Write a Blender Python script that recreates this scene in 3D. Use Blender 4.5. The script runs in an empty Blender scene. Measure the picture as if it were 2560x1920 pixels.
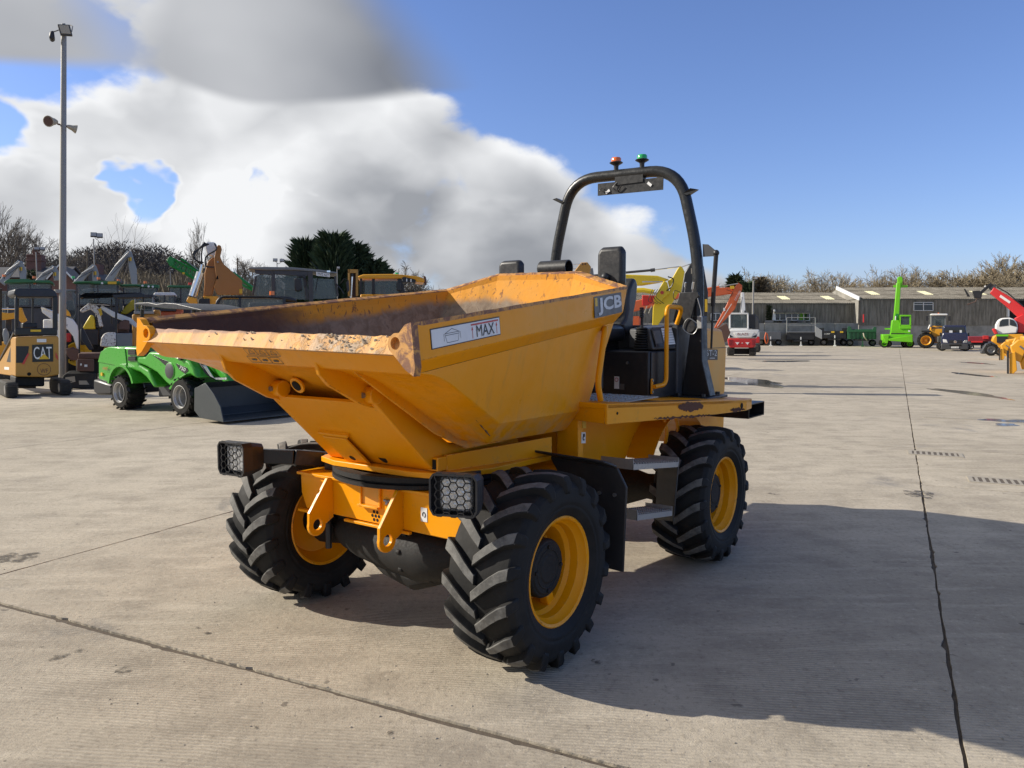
import bpy, bmesh, math, random
from mathutils import Vector, Matrix
S = bpy.context.scene
C = S.collection
R = math.radians
PI = math.pi
rnd = random.Random(7)

# ------------------------------------------------------------------ camera
EYE = 1.75; FPX = 1923.0; PITCH = math.atan((960 - 825) / FPX)
cam_d = bpy.data.cameras.new('camera'); cam = bpy.data.objects.new('camera', cam_d); C.objects.link(cam)
cam_d.sensor_width = 36; cam_d.lens = 36 * FPX / 2560; cam_d.clip_start = 0.05; cam_d.clip_end = 4000
cam.location = (0, 0, EYE); cam.rotation_euler = (PI / 2 - PITCH, 0, 0)
S.camera = cam

# ------------------------------------------------------------------ sun, exposure
SUN_EL = 29.0; SUN_AZ = -83.0          # azimuth from +Y, negative to the left
sd = bpy.data.lights.new('sun', 'SUN'); so = bpy.data.objects.new('sun', sd); C.objects.link(so)
sd.energy = 5.0; sd.angle = R(0.53); sd.color = (1.0, 0.93, 0.82)
to_sun = Vector((math.sin(R(SUN_AZ)) * math.cos(R(SUN_EL)), math.cos(R(SUN_AZ)) * math.cos(R(SUN_EL)), math.sin(R(SUN_EL))))
so.rotation_euler = to_sun.to_track_quat('Z', 'Y').to_euler(); so.location = to_sun * 60
S.view_settings.view_transform = 'Standard'; S.view_settings.look = 'None'
S.view_settings.exposure = 0.20; S.view_settings.gamma = 1.0; S.view_settings.use_curve_mapping = False

# ------------------------------------------------------------------ node helper
class NT:
    def __init__(s, tree): s.t = tree; s.n = tree.nodes; s.l = tree.links
    def new(s, typ, **kw):
        n = s.n.new(typ)
        for k, v in kw.items(): setattr(n, k, v)
        return n
    def put(s, sock, v):
        if v is None: return
        if isinstance(v, bpy.types.NodeSocket): s.l.new(v, sock)
        else:
            if isinstance(v, (tuple, list)) and len(v) == 3 and sock.type == 'RGBA': v = (*v, 1)
            sock.default_value = v
    def m(s, op, a, b=None, c=None, clamp=False):
        n = s.new('ShaderNodeMath', operation=op, use_clamp=clamp)
        for i, v in enumerate((a, b, c)): s.put(n.inputs[i], v)
        return n.outputs[0]
    def vm(s, op, a, b=None):
        n = s.new('ShaderNodeVectorMath', operation=op)
        s.put(n.inputs[0], a)
        if op == 'SCALE': s.put(n.inputs[3], b)
        elif b is not None: s.put(n.inputs[1], b)
        return n.outputs[0]
    def noise(s, vec, scale, detail=3, rough=.5, dist=0., typ=None):
        n = s.new('ShaderNodeTexNoise')
        s.put(n.inputs['Vector'], vec); n.inputs['Scale'].default_value = scale
        n.inputs['Detail'].default_value = detail; n.inputs['Roughness'].default_value = rough
        n.inputs['Distortion'].default_value = dist
        return n.outputs[0]
    def mix(s, fac, a, b, blend='MIX'):
        n = s.new('ShaderNodeMix', data_type='RGBA', blend_type=blend)
        s.put(n.inputs[0], fac); s.put(n.inputs[6], a); s.put(n.inputs[7], b)
        return n.outputs[2]
    def step(s, v, lo, hi, a=0., b=1.):
        n = s.new('ShaderNodeMapRange', interpolation_type='SMOOTHSTEP')
        s.put(n.inputs[0], v)
        for i, q in enumerate((lo, hi, a, b)): s.put(n.inputs[i + 1], q)
        return n.outputs[0]
    def ramp(s, v, pts):
        n = s.new('ShaderNodeValToRGB'); e = n.color_ramp.elements
        while len(e) < len(pts): e.new(0.5)
        for k, (p, c) in zip(e, pts):
            k.position = p; k.color = (c, c, c, 1) if not isinstance(c, tuple) else (*c, 1)
        s.put(n.inputs[0], v)
        return n.outputs[0]
    def sep(s, v):
        n = s.new('ShaderNodeSeparateXYZ'); s.put(n.inputs[0], v); return n.outputs
    def comb(s, x, y, z):
        n = s.new('ShaderNodeCombineXYZ')
        for i, q in enumerate((x, y, z)): s.put(n.inputs[i], q)
        return n.outputs[0]
    def bump(s, h, strength=.3, dist=.01):
        n = s.new('ShaderNodeBump'); n.inputs['Strength'].default_value = strength; n.inputs['Distance'].default_value = dist
        s.put(n.inputs['Height'], h); return n.outputs[0]

# ------------------------------------------------------------------ sky with clouds
W = bpy.data.worlds.new('World'); S.world = W; W.use_nodes = True
def build_world():
    k = NT(W.node_tree); k.n.clear()
    out = k.new('ShaderNodeOutputWorld'); bg = k.new('ShaderNodeBackground'); bg.inputs[1].default_value = 0.1
    k.l.new(bg.outputs[0], out.inputs[0])
    sky = k.new('ShaderNodeTexSky', sky_type='NISHITA'); sky.sun_disc = False
    sky.sun_elevation = R(SUN_EL); sky.sun_rotation = R(SUN_AZ)
    sky.air_density = 1.0; sky.dust_density = 0.55; sky.ozone_density = 3.0
    d = k.new('ShaderNodeTexCoord').outputs['Generated']
    d = k.vm('NORMALIZE', d)
    x, y, z = k.sep(d)
    az = k.m('MULTIPLY', k.m('ARCTAN2', x, y), 180 / PI)
    el = k.m('MULTIPLY', k.m('ARCSINE', z), 180 / PI)
    p = k.comb(x, y, k.m('MULTIPLY', z, 1.55))
    wn = k.new('ShaderNodeTexNoise'); k.put(wn.inputs['Vector'], p); wn.inputs['Scale'].default_value = 6.0; wn.inputs['Detail'].default_value = 4; wn.inputs['Roughness'].default_value = .55
    wv = k.vm('SUBTRACT', wn.outputs[1], (.5, .5, .5)); wr, wg, wb_ = k.sep(wn.outputs[1])
    azw = k.m('ADD', az, k.m('MULTIPLY', k.m('SUBTRACT', wr, .5), 15.0)); elw = k.m('ADD', el, k.m('MULTIPLY', k.m('SUBTRACT', wg, .5), 9.0))
    pw = k.vm('ADD', p, k.vm('SCALE', wv, .05))
    def puff(v, sc, sm=.35):
        n = k.new('ShaderNodeTexVoronoi', feature='F1'); k.put(n.inputs['Vector'], v); n.inputs['Scale'].default_value = sc
        return k.m('SUBTRACT', .55, n.outputs['Distance'])
    def billow(v, full=True):
        """heaped puffs in three sizes over a slow swell"""
        d_ = k.m('ADD', k.m('MULTIPLY', k.m('SUBTRACT', k.noise(v, 2.6, 2, .5), .5), 1.3), k.m('MULTIPLY', puff(v, 7.0, .6), .55))
        if full: d_ = k.m('ADD', d_, k.m('ADD', k.m('MULTIPLY', puff(v, 18.0, .5), .32), k.m('MULTIPLY', k.m('SUBTRACT', k.noise(v, 34, 5, .62), .5), .30)))
        return d_
    D0 = billow(pw); Da = billow(pw, False); D1 = billow(k.vm('ADD', pw, (to_sun.x * .035, to_sun.y * .035 - .004, .045)), False)
    nb = k.noise(k.vm('ADD', p, (3.1, 1.7, .4)), 1.7, 3, .5); ns = k.noise(p, 4.0, 3, .5)
    def curve(v, lo, hi, pts, a, b):
        t = k.m('DIVIDE', k.m('SUBTRACT', v, lo), hi - lo, clamp=True)
        r = k.ramp(t, [((q - lo) / (hi - lo), (w - a) / (b - a)) for q, w in pts])
        return k.m('ADD', k.m('MULTIPLY', r, b - a), a)
    def blob(a0, e0, ra, re, A_=az, E_=el):
        q = k.m('ADD', k.m('POWER', k.m('ABSOLUTE', k.m('DIVIDE', k.m('SUBTRACT', A_, a0), ra)), 2.0), k.m('POWER', k.m('ABSOLUTE', k.m('DIVIDE', k.m('SUBTRACT', E_, e0), re)), 2.0))
        return k.m('SUBTRACT', 1.0, k.m('MINIMUM', q, 1.0))
    # heaped cloud: right-hand border, azimuth (deg) against elevation
    edge = curve(el, 0, 40, [(0, 24), (2.0, 22), (3.5, 18), (5.5, 13.5), (8.0, 10.5), (10.0, 8.5), (12.0, 5.0), (14.0, .0), (16.0, -3.0), (17.5, -8), (20, -14), (30, -20), (40, -24)], -40, 40)
    side = k.m('SINE', k.m('MULTIPLY', k.m('SUBTRACT', edge, az), PI / 180))
    cov = k.m('MULTIPLY', k.m('MINIMUM', k.m('MAXIMUM', side, -.35), .09), 7.0)
    holes = None
    for b in ((-30.0, 17.4, 7.0, 4.0), (-34.5, 12.0, 4.0, 2.6), (-25.8, 8.6, 1.9, 2.6), (-17.0, 10.3, 2.0, 1.6), (-18.0, 4.0, 5.0, 1.5)):
        h = k.m('MULTIPLY', k.m('MINIMUM', k.m('MULTIPLY', blob(*b, azw, elw), 1.3), 1.0), .58); holes = h if holes is None else k.m('MAXIMUM', holes, h)
    cov = k.m('SUBTRACT', cov, holes); cov = k.m('SUBTRACT', cov, k.m('MULTIPLY', k.step(y, .45, -.1), k.step(nb, .58, .36, 0, 1.3)))
    dens = k.m('ADD', cov, k.m('ADD', D0, -.10))
    alpha = k.step(dens, .0, .30)
    lit = k.m('ADD', .54, k.m('MULTIPLY', k.m('SUBTRACT', Da, D1), 1.5)); lit = k.m('ADD', lit, k.m('MULTIPLY', k.m('SUBTRACT', D0, Da), .35))
    lit = k.m('ADD', lit, k.m('MULTIPLY', k.m('SUBTRACT', k.noise(pw, 2.9, 4, .55), .5), 2.3))
    base = k.m('ADD', k.m('MULTIPLY', blob(-29, 6.5, 10, 4.5, azw, elw), .42), k.m('MULTIPLY', blob(3.0, 5.5, 11, 4.5, azw, elw), .50))
    base = k.m('ADD', base, k.m('MULTIPLY', blob(-11, 9.0, 8, 4.0, azw, elw), .30)); base = k.m('ADD', base, k.step(el, 25, 38, 0, .9))  # overhead cloud, out of view, also darkened here to cut the fill light
    lit = k.m('SUBTRACT', lit, k.m('MULTIPLY', base, .70))
    rim = k.m('MULTIPLY', k.step(dens, .75, .10), k.step(el, 3, 7)); lit = k.m('ADD', lit, k.m('MULTIPLY', rim, .28))
    lit = k.m('MINIMUM', k.m('MAXIMUM', lit, k.m('MULTIPLY', ns, .16)), 1.0)
    ccol = k.mix(lit, (2.5, 2.65, 2.95), (8.0, 8.1, 8.25))
    # smooth dark layer above the heaps
    eg2 = curve(el, 10, 50, [(10, -7), (15.2, -3.2), (17, -1.6), (18.5, -2.4), (23, -7.0), (28, -7), (36, 10), (50, 26)], -40, 40)
    sd2 = k.m('MULTIPLY', k.m('SINE', k.m('MULTIPLY', k.m('SUBTRACT', eg2, k.m('ADD', az, k.m('MULTIPLY', k.m('SUBTRACT', ns, .5), 9.0))), PI / 180)), 6.0)
    lay = k.m('ADD', sd2, k.m('MULTIPLY', k.m('SUBTRACT', ns, .5), 1.1)); lay = k.m('SUBTRACT', lay, k.step(el, 17.2, 13.5, 0, 2.2))
    lay = k.m('SUBTRACT', lay, k.m('MULTIPLY', k.step(az, -17, -27), k.step(el, 30, 20, 0, 2.0)))
    al2 = k.step(lay, .0, .75)
    l2 = k.m('MINIMUM', k.m('MAXIMUM', k.m('ADD', k.step(az, -7, -22, .06, .55), k.m('MULTIPLY', k.m('SUBTRACT', ns, .5), .7)), .0), 1.0)
    c2 = k.mix(l2, (2.0, 2.15, 2.5), (6.4, 6.5, 6.7))
    # low bank of haze cloud along the horizon
    bank = k.step(k.m('ADD', k.m('SUBTRACT', curve(el, 0, 12, [(0, 1.0), (2.0, .80), (3.6, .50), (5.2, .22), (12, 0)], 0, 1), .40), k.m('MULTIPLY', Da, .9)), -.05, .55, 0, .60)
    skyc = k.mix(1.0, sky.outputs[0], (1.08, 1.12, 1.46), 'MULTIPLY')
    col = k.mix(bank, skyc, (4.1, 4.9, 6.5))
    col = k.mix(alpha, col, ccol); col = k.mix(al2, col, c2)
    k.l.new(col, bg.inputs[0])
build_world()
W.cycles.sampling_method = 'MANUAL'; W.cycles.sample_map_resolution = 512
S.cycles.max_bounces = 7; S.cycles.diffuse_bounces = 3; S.cycles.glossy_bounces = 3; S.cycles.transparent_max_bounces = 10

# ------------------------------------------------------------------ geometry helpers
def G(u, v, z=0.0):
    """point of the plane z seen at photo pixel (u, v)"""
    a = (u - 1280) / FPX; b = (960 - v) / FPX; c, s = math.cos(PITCH), math.sin(PITCH)
    r = Vector((a, c + b * s, -s + b * c)); t = (z - EYE) / r.z
    return Vector((0, 0, EYE)) + r * t
def A(u, v, y):
    """point at distance y straight ahead seen at photo pixel (u, v)"""
    a = (u - 1280) / FPX; b = (960 - v) / FPX; c, s = math.cos(PITCH), math.sin(PITCH)
    r = Vector((a, c + b * s, -s + b * c))
    return Vector((0, 0, EYE)) + r * (y / r.y)

class MB:
    def __init__(s): s.v = []; s.f = []; s.mi = []; s.cur = 0; s.M = None
    def add(s, vs, fs):
        o = len(s.v)
        s.v += [tuple(s.M @ Vector(q)) if s.M else tuple(q) for q in vs]
        s.f += [tuple(i + o for i in f) for f in fs]; s.mi += [s.cur] * len(fs)
        return s
    def box(s, a, b):
        (x0, y0, z0), (x1, y1, z1) = a, b
        vs = [(x, y, z) for x in (x0, x1) for y in (y0, y1) for z in (z0, z1)]
        return s.add(vs, [(0, 1, 3, 2), (4, 6, 7, 5), (0, 4, 5, 1), (2, 3, 7, 6), (0, 2, 6, 4), (1, 5, 7, 3)])
    def hexa(s, b, t):
        """closed prism between two loops of equal length"""
        n = len(b); fs = [tuple(range(n))[::-1], tuple(range(n, 2 * n))]
        for i in range(n):
            j = (i + 1) % n; fs.append((i, j, n + j, n + i))
        return s.add(list(b) + list(t), fs)
    def prism(s, poly, axis, a, b):
        """2D polygon in the plane across the axis, extruded from a to b"""
        def P(q, h):
            if axis == 'y': return (q[0], h, q[1])
            if axis == 'x': return (h, q[0], q[1])
            return (q[0], q[1], h)
        return s.hexa([P(q, a) for q in poly], [P(q, b) for q in poly])
    def ring(s, p, n_, r, k, ref=None):
        n_ = Vector(n_).normalized()
        u = Vector((0, 0, 1)).cross(n_)
        if u.length < 1e-3: u = Vector((1, 0, 0))
        u.normalize(); w = n_.cross(u)
        return [Vector(p) + (u * math.cos(2 * PI * i / k) + w * math.sin(2 * PI * i / k)) * r for i in range(k)]
    def tube(s, pts, r, k=10, cap=True):
        pts = [Vector(q) for q in pts]; n = len(pts); rr = r if isinstance(r, (list, tuple)) else [r] * n
        vs = []; prev = None
        for i, q in enumerate(pts):
            t = (pts[min(i + 1, n - 1)] - pts[max(i - 1, 0)]).normalized()
            if prev is None:
                u = Vector((0, 0, 1)).cross(t)
                if u.length < 1e-3: u = Vector((1, 0, 0))
                u.normalize()
            else:
                u = prev - t * prev.dot(t)
                if u.length < 1e-4: u = Vector((1, 0, 0))
                u.normalize()
            prev = u; w = t.cross(u)
            vs += [q + (u * math.cos(2 * PI * j / k) + w * math.sin(2 * PI * j / k)) * rr[i] for j in range(k)]
        fs = []
        for i in range(n - 1):
            for j in range(k):
                fs.append((i * k + j, i * k + (j + 1) % k, (i + 1) * k + (j + 1) % k, (i + 1) * k + j))
        if cap: fs += [tuple(range(k))[::-1], tuple((n - 1) * k + j for j in range(k))]
        return s.add(vs, fs)
    def cyl(s, p, q, r, k=16, r2=None): return s.tube([p, q], [r, r if r2 is None else r2], k)
    def beam(s, p, q, w, h, up=(0, 0, 1), w2=None, h2=None):
        p, q = Vector(p), Vector(q); t = (q - p).normalized(); sd_ = t.cross(Vector(up)); sd_.normalize(); u = sd_.cross(t)
        def sec(c, w, h): return [c - sd_ * w / 2 - u * h / 2, c + sd_ * w / 2 - u * h / 2, c + sd_ * w / 2 + u * h / 2, c - sd_ * w / 2 + u * h / 2]
        return s.hexa(sec(p, w, h), sec(q, w2 or w, h2 or h))
    def lathe(s, prof, k=32, axis='y', c=(0, 0, 0), close=False, cap=True):
        """profile of (radius, height along axis)"""
        vs = []
        for (r, h) in prof:
            for j in range(k):
                a = 2 * PI * j / k; ca, sa = r * math.cos(a), r * math.sin(a)
                q = (ca, h, sa) if axis == 'y' else ((ca, sa, h) if axis == 'z' else (h, ca, sa))
                vs.append((q[0] + c[0], q[1] + c[1], q[2] + c[2]))
        fs = []; n = len(prof)
        for i in range(n if close else n - 1):
            i2 = (i + 1) % n
            for j in range(k): fs.append((i * k + j, i * k + (j + 1) % k, i2 * k + (j + 1) % k, i2 * k + j))
        if not close and cap:
            if prof[0][0] > 1e-4: fs.append(tuple(range(k)))
            if prof[-1][0] > 1e-4: fs.append(tuple((n - 1) * k + j for j in range(k)))
        return s.add(vs, fs)
    def ball(s, c, r, k=12, m=8, sq=(1, 1, 1)):
        prof = [(max(1e-5, math.sin(PI * i / m)), -math.cos(PI * i / m)) for i in range(m + 1)]
        vs = []
        for (a, h) in prof:
            for j in range(k):
                t = 2 * PI * j / k
                vs.append((c[0] + r * sq[0] * a * math.cos(t), c[1] + r * sq[1] * a * math.sin(t), c[2] + r * sq[2] * h))
        fs = [(i * k + j, i * k + (j + 1) % k, (i + 1) * k + (j + 1) % k, (i + 1) * k + j) for i in range(m) for j in range(k)]
        return s.add(vs, fs)
    def quad(s, *p): return s.add(p, [tuple(range(len(p)))])
    def mesh(s, name='m', fix=True, sharp=32):
        me = bpy.data.meshes.new(name); me.from_pydata(s.v, [], s.f)
        if s.cur or any(s.mi): me.polygons.foreach_set('material_index', s.mi)
        if fix:
            bm = bmesh.new(); bm.from_mesh(me); bmesh.ops.recalc_face_normals(bm, faces=bm.faces); bm.to_mesh(me); bm.free()
        if sharp:
            me.polygons.foreach_set('use_smooth', [True] * len(me.polygons)); me.set_sharp_from_angle(angle=R(sharp))
        me.update(); return me
    def build(s, name, mat, parent=None, bevel=0, seg=2, fix=True, sharp=32):
        return ob(name, s.mesh(name, fix, sharp), mat, parent, bevel, seg)
def ob(name, me, mat, parent=None, bevel=0, seg=2):
    o = bpy.data.objects.new(name, me); C.objects.link(o)
    if not me.materials:
        for q in (mat if isinstance(mat, (list, tuple)) else [mat]): me.materials.append(M[q] if isinstance(q, str) else q)
    if parent: o.parent = parent
    if bevel:
        b = o.modifiers.new('bevel', 'BEVEL'); b.width = bevel; b.segments = seg; b.limit_method = 'ANGLE'; b.angle_limit = R(28); b.harden_normals = False
    return o
def tag(o, label, cat, group=None, kind=None):
    if label: o['label'] = label
    if cat: o['category'] = cat
    if group: o['group'] = group
    if kind: o['kind'] = kind
    return o
def thing(name, label, cat, loc=(0, 0, 0), rz=0.0, group=None, sc=1.0):
    o = bpy.data.objects.new(name, None); C.objects.link(o); o.empty_display_size = .3
    o.location = loc; o.rotation_euler = (0, 0, rz); o.scale = (sc, sc, sc)
    return tag(o, label, cat, group)
def copy_tree(o, parent=None):
    c = o.copy(); C.objects.link(c)
    if parent: c.parent = parent
    for ch in list(o.children): copy_tree(ch, c)
    return c
_txt = {}
def text(s, name, mat, parent, org, right, up, width=None, height=None, depth=.0015, bold=False, center=True, shear=0.0):
    """lettering as a mesh: fitted to a width or cap height, lying in the plane (right, up) at org"""
    cu = bpy.data.curves.new('t', 'FONT'); cu.body = s; cu.size = 1; cu.extrude = .0; cu.shear = shear
    if bold: cu.offset = bold if isinstance(bold, float) else 0.0
    cu.resolution_u = 3
    to = bpy.data.objects.new('t', cu); me = bpy.data.meshes.new_from_object(to)
    bpy.data.objects.remove(to); bpy.data.curves.remove(cu)
    xs = [q.co.x for q in me.vertices]; ys = [q.co.y for q in me.vertices]
    x0, x1, y0, y1 = min(xs), max(xs), min(ys), max(ys)
    sx = (width / (x1 - x0)) if width else height / (y1 - y0); sy = (height / (y1 - y0)) if height else sx
    r_, u_ = Vector(right).normalized(), Vector(up).normalized(); n_ = r_.cross(u_)
    for q in me.vertices:
        q.co = Vector(org) + r_ * ((q.co.x - ((x0 + x1) / 2 if center else x0)) * sx) + u_ * ((q.co.y - ((y0 + y1) / 2 if center else y0)) * sy) + n_ * depth
    return ob(name, me, mat, parent)
def plate(name, mat, parent, org, right, up, w, h, depth=.001, th=.003):
    """thin flat plate or sticker centred on org"""
    r_, u_ = Vector(right).normalized(), Vector(up).normalized(); n_ = r_.cross(u_); o_ = Vector(org)
    b = MB(); lo = [o_ + r_ * a * w / 2 + u_ * c * h / 2 + n_ * (depth - th) for a, c in ((-1, -1), (1, -1), (1, 1), (-1, 1))]
    return b.hexa(lo, [q + n_ * th for q in lo]).build(name, mat, parent)
def arc(c, r, a0, a1, n, plane='xz', h=0.0):
    o = []
    for i in range(n + 1):
        a = R(a0 + (a1 - a0) * i / n); p, q = c[0] + r * math.cos(a), c[1] + r * math.sin(a)
        o.append((p, h, q) if plane == 'xz' else ((h, p, q) if plane == 'yz' else (p, q, h)))
    return o
def fillet(pts, r, n=5):
    """round the inner corners of a 3D polyline"""
    pts = [Vector(q) for q in pts]; out = [pts[0]]
    for i in range(1, len(pts) - 1):
        a, b, c = pts[i - 1], pts[i], pts[i + 1]
        d1, d2 = (a - b), (c - b); k = min(r, d1.length * .49, d2.length * .49)
        p, q = b + d1.normalized() * k, b + d2.normalized() * k
        for j in range(n + 1):
            t = j / n; out.append((1 - t) ** 2 * p + 2 * t * (1 - t) * b + t * t * q)
    return out + [pts[-1]]
def smooth_line(pts, n=6):
    """Catmull-Rom through the points"""
    P = [Vector(q) for q in pts]; P = [P[0] * 2 - P[1]] + P + [P[-1] * 2 - P[-2]]; o = []
    for i in range(1, len(P) - 2):
        for j in range(n):
            t = j / n; a, b, c, d = P[i - 1], P[i], P[i + 1], P[i + 2]
            o.append(.5 * ((2 * b) + (c - a) * t + (2 * a - 5 * b + 4 * c - d) * t * t + (3 * b - a - 3 * c + d) * t ** 3))
    return o + [P[-2]]

# ------------------------------------------------------------------ materials
M = {}
def mat(name, fn):
    m = bpy.data.materials.new(name); m.use_nodes = True; k = NT(m.node_tree); b = k.n['Principled BSDF']
    k.b = b; fn(k, b); M[name] = m; return m
def obj_co(k): return k.new('ShaderNodeTexCoord').outputs['Object']
def pos(k): return k.new('ShaderNodeNewGeometry').outputs['Position']
def paint(name, col, rough=.42, dirt=.35, dirtcol=(.16, .13, .10), metal=0., scale=3.0, coat=0.0, chips=0.0, chipcol=(.07, .035, .02), world=False):
    def fn(k, b):
        co = pos(k) if world else obj_co(k)
        n = k.noise(co, scale, 6, .62); n2 = k.noise(co, scale * 7, 4, .6)
        c = k.mix(k.step(n, .3, .75, 0, .25), col, tuple(min(1, q * 1.12 + .015) for q in col))
        c = k.mix(k.m('MULTIPLY', k.step(n2, .45, .75), k.m('MULTIPLY', k.step(n, .42, .7), dirt)), c, dirtcol)
        if chips:
            n3 = k.noise(co, scale * 5.5, 9, .72, .8)
            c = k.mix(k.step(n3, .70 - chips, .72 - chips), c, chipcol)
        k.put(b.inputs['Base Color'], c); b.inputs['Metallic'].default_value = metal
        k.put(b.inputs['Roughness'], k.step(n2, .2, .8, rough - .08, rough + .14))
        if coat: b.inputs['Coat Weight'].default_value = coat; b.inputs['Coat Roughness'].default_value = .15
        k.put(b.inputs['Normal'], k.bump(n2, .06, .004))
    return mat(name, fn)
def plain(name, col, rough=.5, metal=0., emit=None, **kw):
    def fn(k, b):
        co = obj_co(k); n = k.noise(co, 9, 4, .6)
        k.put(b.inputs['Base Color'], k.mix(k.step(n, .3, .75, 0, .35), col, tuple(q * .72 for q in col)))
        k.put(b.inputs['Roughness'], k.step(n, .25, .75, max(.03, rough - .08), rough + .1)); b.inputs['Metallic'].default_value = metal
        for q, v in kw.items(): b.inputs[q.replace('_', ' ')].default_value = v
    return mat(name, fn)
# ---- material library
def conc_fn(k, b):
    p = pos(k); x, y, z = k.sep(p)
    q = k.m('ADD', y, k.m('MULTIPLY', x, .115))
    nl = k.noise(p, .35, 5, .55); nm = k.noise(p, 2.2, 6, .62); nf = k.noise(p, 26, 5, .7); ng = k.noise(p, 140, 3, .6)
    st = k.noise(k.comb(k.m('MULTIPLY', x, .55), k.m('MULTIPLY', y, 3.2), 0), 2.0, 5, .65)
    sid = k.new('ShaderNodeObjectInfo').outputs['Random']
    c = k.mix(k.step(nl, .3, .7), (.395, .345, .265), (.515, .455, .355))
    c = k.mix(k.step(nm, .40, .70, 0, .70), c, (.295, .256, .198))
    c = k.mix(k.step(st, .48, .70, 0, .45), c, (.61, .545, .43))
    c = k.mix(k.step(nf, .50, .74, 0, .65), c, (.20, .17, .132))
    c = k.mix(k.step(nf, .45, .26, 0, .60), c, (.67, .60, .485))
    c = k.mix(k.step(ng, .57, .73, 0, .50), c, (.13, .11, .09))
    nk = k.noise(k.vm('ADD', p, (4, 9, 2)), 9.0, 4, .5); c = k.mix(k.step(nk, .70, .73, 0, .6), c, (.085, .072, .060))
    c = k.mix(1.0, c, k.mix(sid, (.92, .91, .90), (1.07, 1.06, 1.04)), 'MULTIPLY')
    rd = k.m('SINE', k.m('MULTIPLY', k.m('ADD', q, k.m('ADD', k.m('MULTIPLY', nm, .05), k.m('MULTIPLY', nf, .006))), 2 * PI / .0245))
    wear = k.m('MULTIPLY', k.step(k.noise(p, .9, 4, .6), .36, .62), k.step(y, 14.0, 5.0))
    c = k.mix(k.m('MULTIPLY', k.step(rd, .0, 1.0), k.m('MULTIPLY', wear, .27)), c, (.19, .16, .125))
    c = k.mix(k.step(k.noise(p, 70, 4, .7), .60, .72, 0, .5), c, (.12, .10, .08))
    # oil and damp stains
    so_ = k.noise(k.vm('ADD', p, (13, 5, 0)), .55, 7, .68, .6)
    c = k.mix(k.step(so_, .60, .72, 0, .55), c, (.16, .145, .125))
    k.put(b.inputs['Base Color'], c)
    k.put(b.inputs['Roughness'], k.step(so_, .58, .72, .88, .60))
    h = k.m('ADD', k.m('MULTIPLY', k.m('MULTIPLY', rd, wear), .35), k.m('MULTIPLY', nf, .9)); h = k.m('ADD', h, k.m('MULTIPLY', ng, .35))
    k.put(b.inputs['Normal'], k.bump(h, .75, .008))
mat('concrete', conc_fn)
def mud_fn(k, b):
    p = pos(k); n = k.noise(p, 18, 6, .65)
    k.put(b.inputs['Base Color'], k.mix(n, (.045, .038, .030), (.17, .135, .10))); b.inputs['Roughness'].default_value = .95
    k.put(b.inputs['Normal'], k.bump(n, .7, .01))
mat('joint_mud', mud_fn)
def puddle_fn(k, b):
    p = pos(k); n = k.noise(p, 3, 4, .6)
    k.put(b.inputs['Base Color'], k.mix(n, (.045, .043, .042), (.10, .092, .082)))
    b.inputs['Roughness'].default_value = .06; b.inputs['IOR'].default_value = 1.4
mat('puddle', puddle_fn)

YEL = (.88, .335, .0)
def edge_wear(k, r=.010):
    bv = k.new('ShaderNodeBevel', samples=4); bv.inputs['Radius'].default_value = r
    g = k.new('ShaderNodeNewGeometry'); n = k.new('ShaderNodeVectorMath', operation='DOT_PRODUCT'); k.l.new(bv.outputs[0], n.inputs[0]); k.l.new(g.outputs['Normal'], n.inputs[1])
    return k.step(n.outputs['Value'], .985, .90)
def skip_fn(k, b):
    p = obj_co(k); x, y, z = k.sep(p)
    n = k.noise(p, 1.6, 5, .6, .3); n2 = k.noise(p, 11, 6, .65); n3 = k.noise(p, 30, 8, .75, .6)
    c = k.mix(k.step(n, .42, .64, 0, .45), YEL, (.76, .345, .03))
    c = k.mix(k.step(n2, .56, .8, 0, .25), c, (.58, .31, .06))
    sc = k.noise(k.comb(k.m('MULTIPLY', x, 3.0), k.m('MULTIPLY', y, 3), k.m('MULTIPLY', z, 22)), 2.5, 7, .75, .5)
    c = k.mix(k.step(sc, .67, .70, 0, .6), c, (.20, .09, .03))
    c = k.mix(k.step(n3, .715, .735), c, (.065, .03, .018))
    # chips thicken towards the top rim, which runs uphill to the rear
    rim = k.m('SUBTRACT', k.m('ADD', z, k.m('MULTIPLY', x, .1085)), 1.90)
    nch = k.noise(p, 16, 8, .7, .8)
    chip = k.m('MULTIPLY', k.step(rim, -.035, .004), k.step(nch, .50, .56))
    c = k.mix(k.m('MULTIPLY', chip, .85), c, (.12, .055, .03))
    stv = k.noise(k.comb(k.m('MULTIPLY', x, 9), k.m('MULTIPLY', y, 9), k.m('MULTIPLY', z, .8)), 1.6, 5, .6)
    c = k.mix(k.step(stv, .54, .74, 0, .25), c, (.46, .22, .04))
    c = k.mix(k.m('MULTIPLY', k.step(z, 1.40, 1.12), k.step(n2, .40, .62, 0, .45)), c, (.48, .36, .22))
    ew = edge_wear(k)
    c = k.mix(k.m('MULTIPLY', ew, k.step(n2, .44, .52, 0, .55)), c, (.88, .50, .12))
    c = k.mix(k.m('MULTIPLY', ew, k.step(nch, .52, .56)), c, (.09, .042, .025))
    k.put(b.inputs['Base Color'], c)
    k.put(b.inputs['Roughness'], k.step(n2, .25, .75, .26, .50)); b.inputs['Specular IOR Level'].default_value = .30; b.inputs['Coat Weight'].default_value = .06; b.inputs['Coat Roughness'].default_value = .22
    k.put(b.inputs['Normal'], k.bump(k.m('ADD', k.m('MULTIPLY', n, 4.0), n2), .12, .014))
mat('skip_paint', skip_fn)
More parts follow.
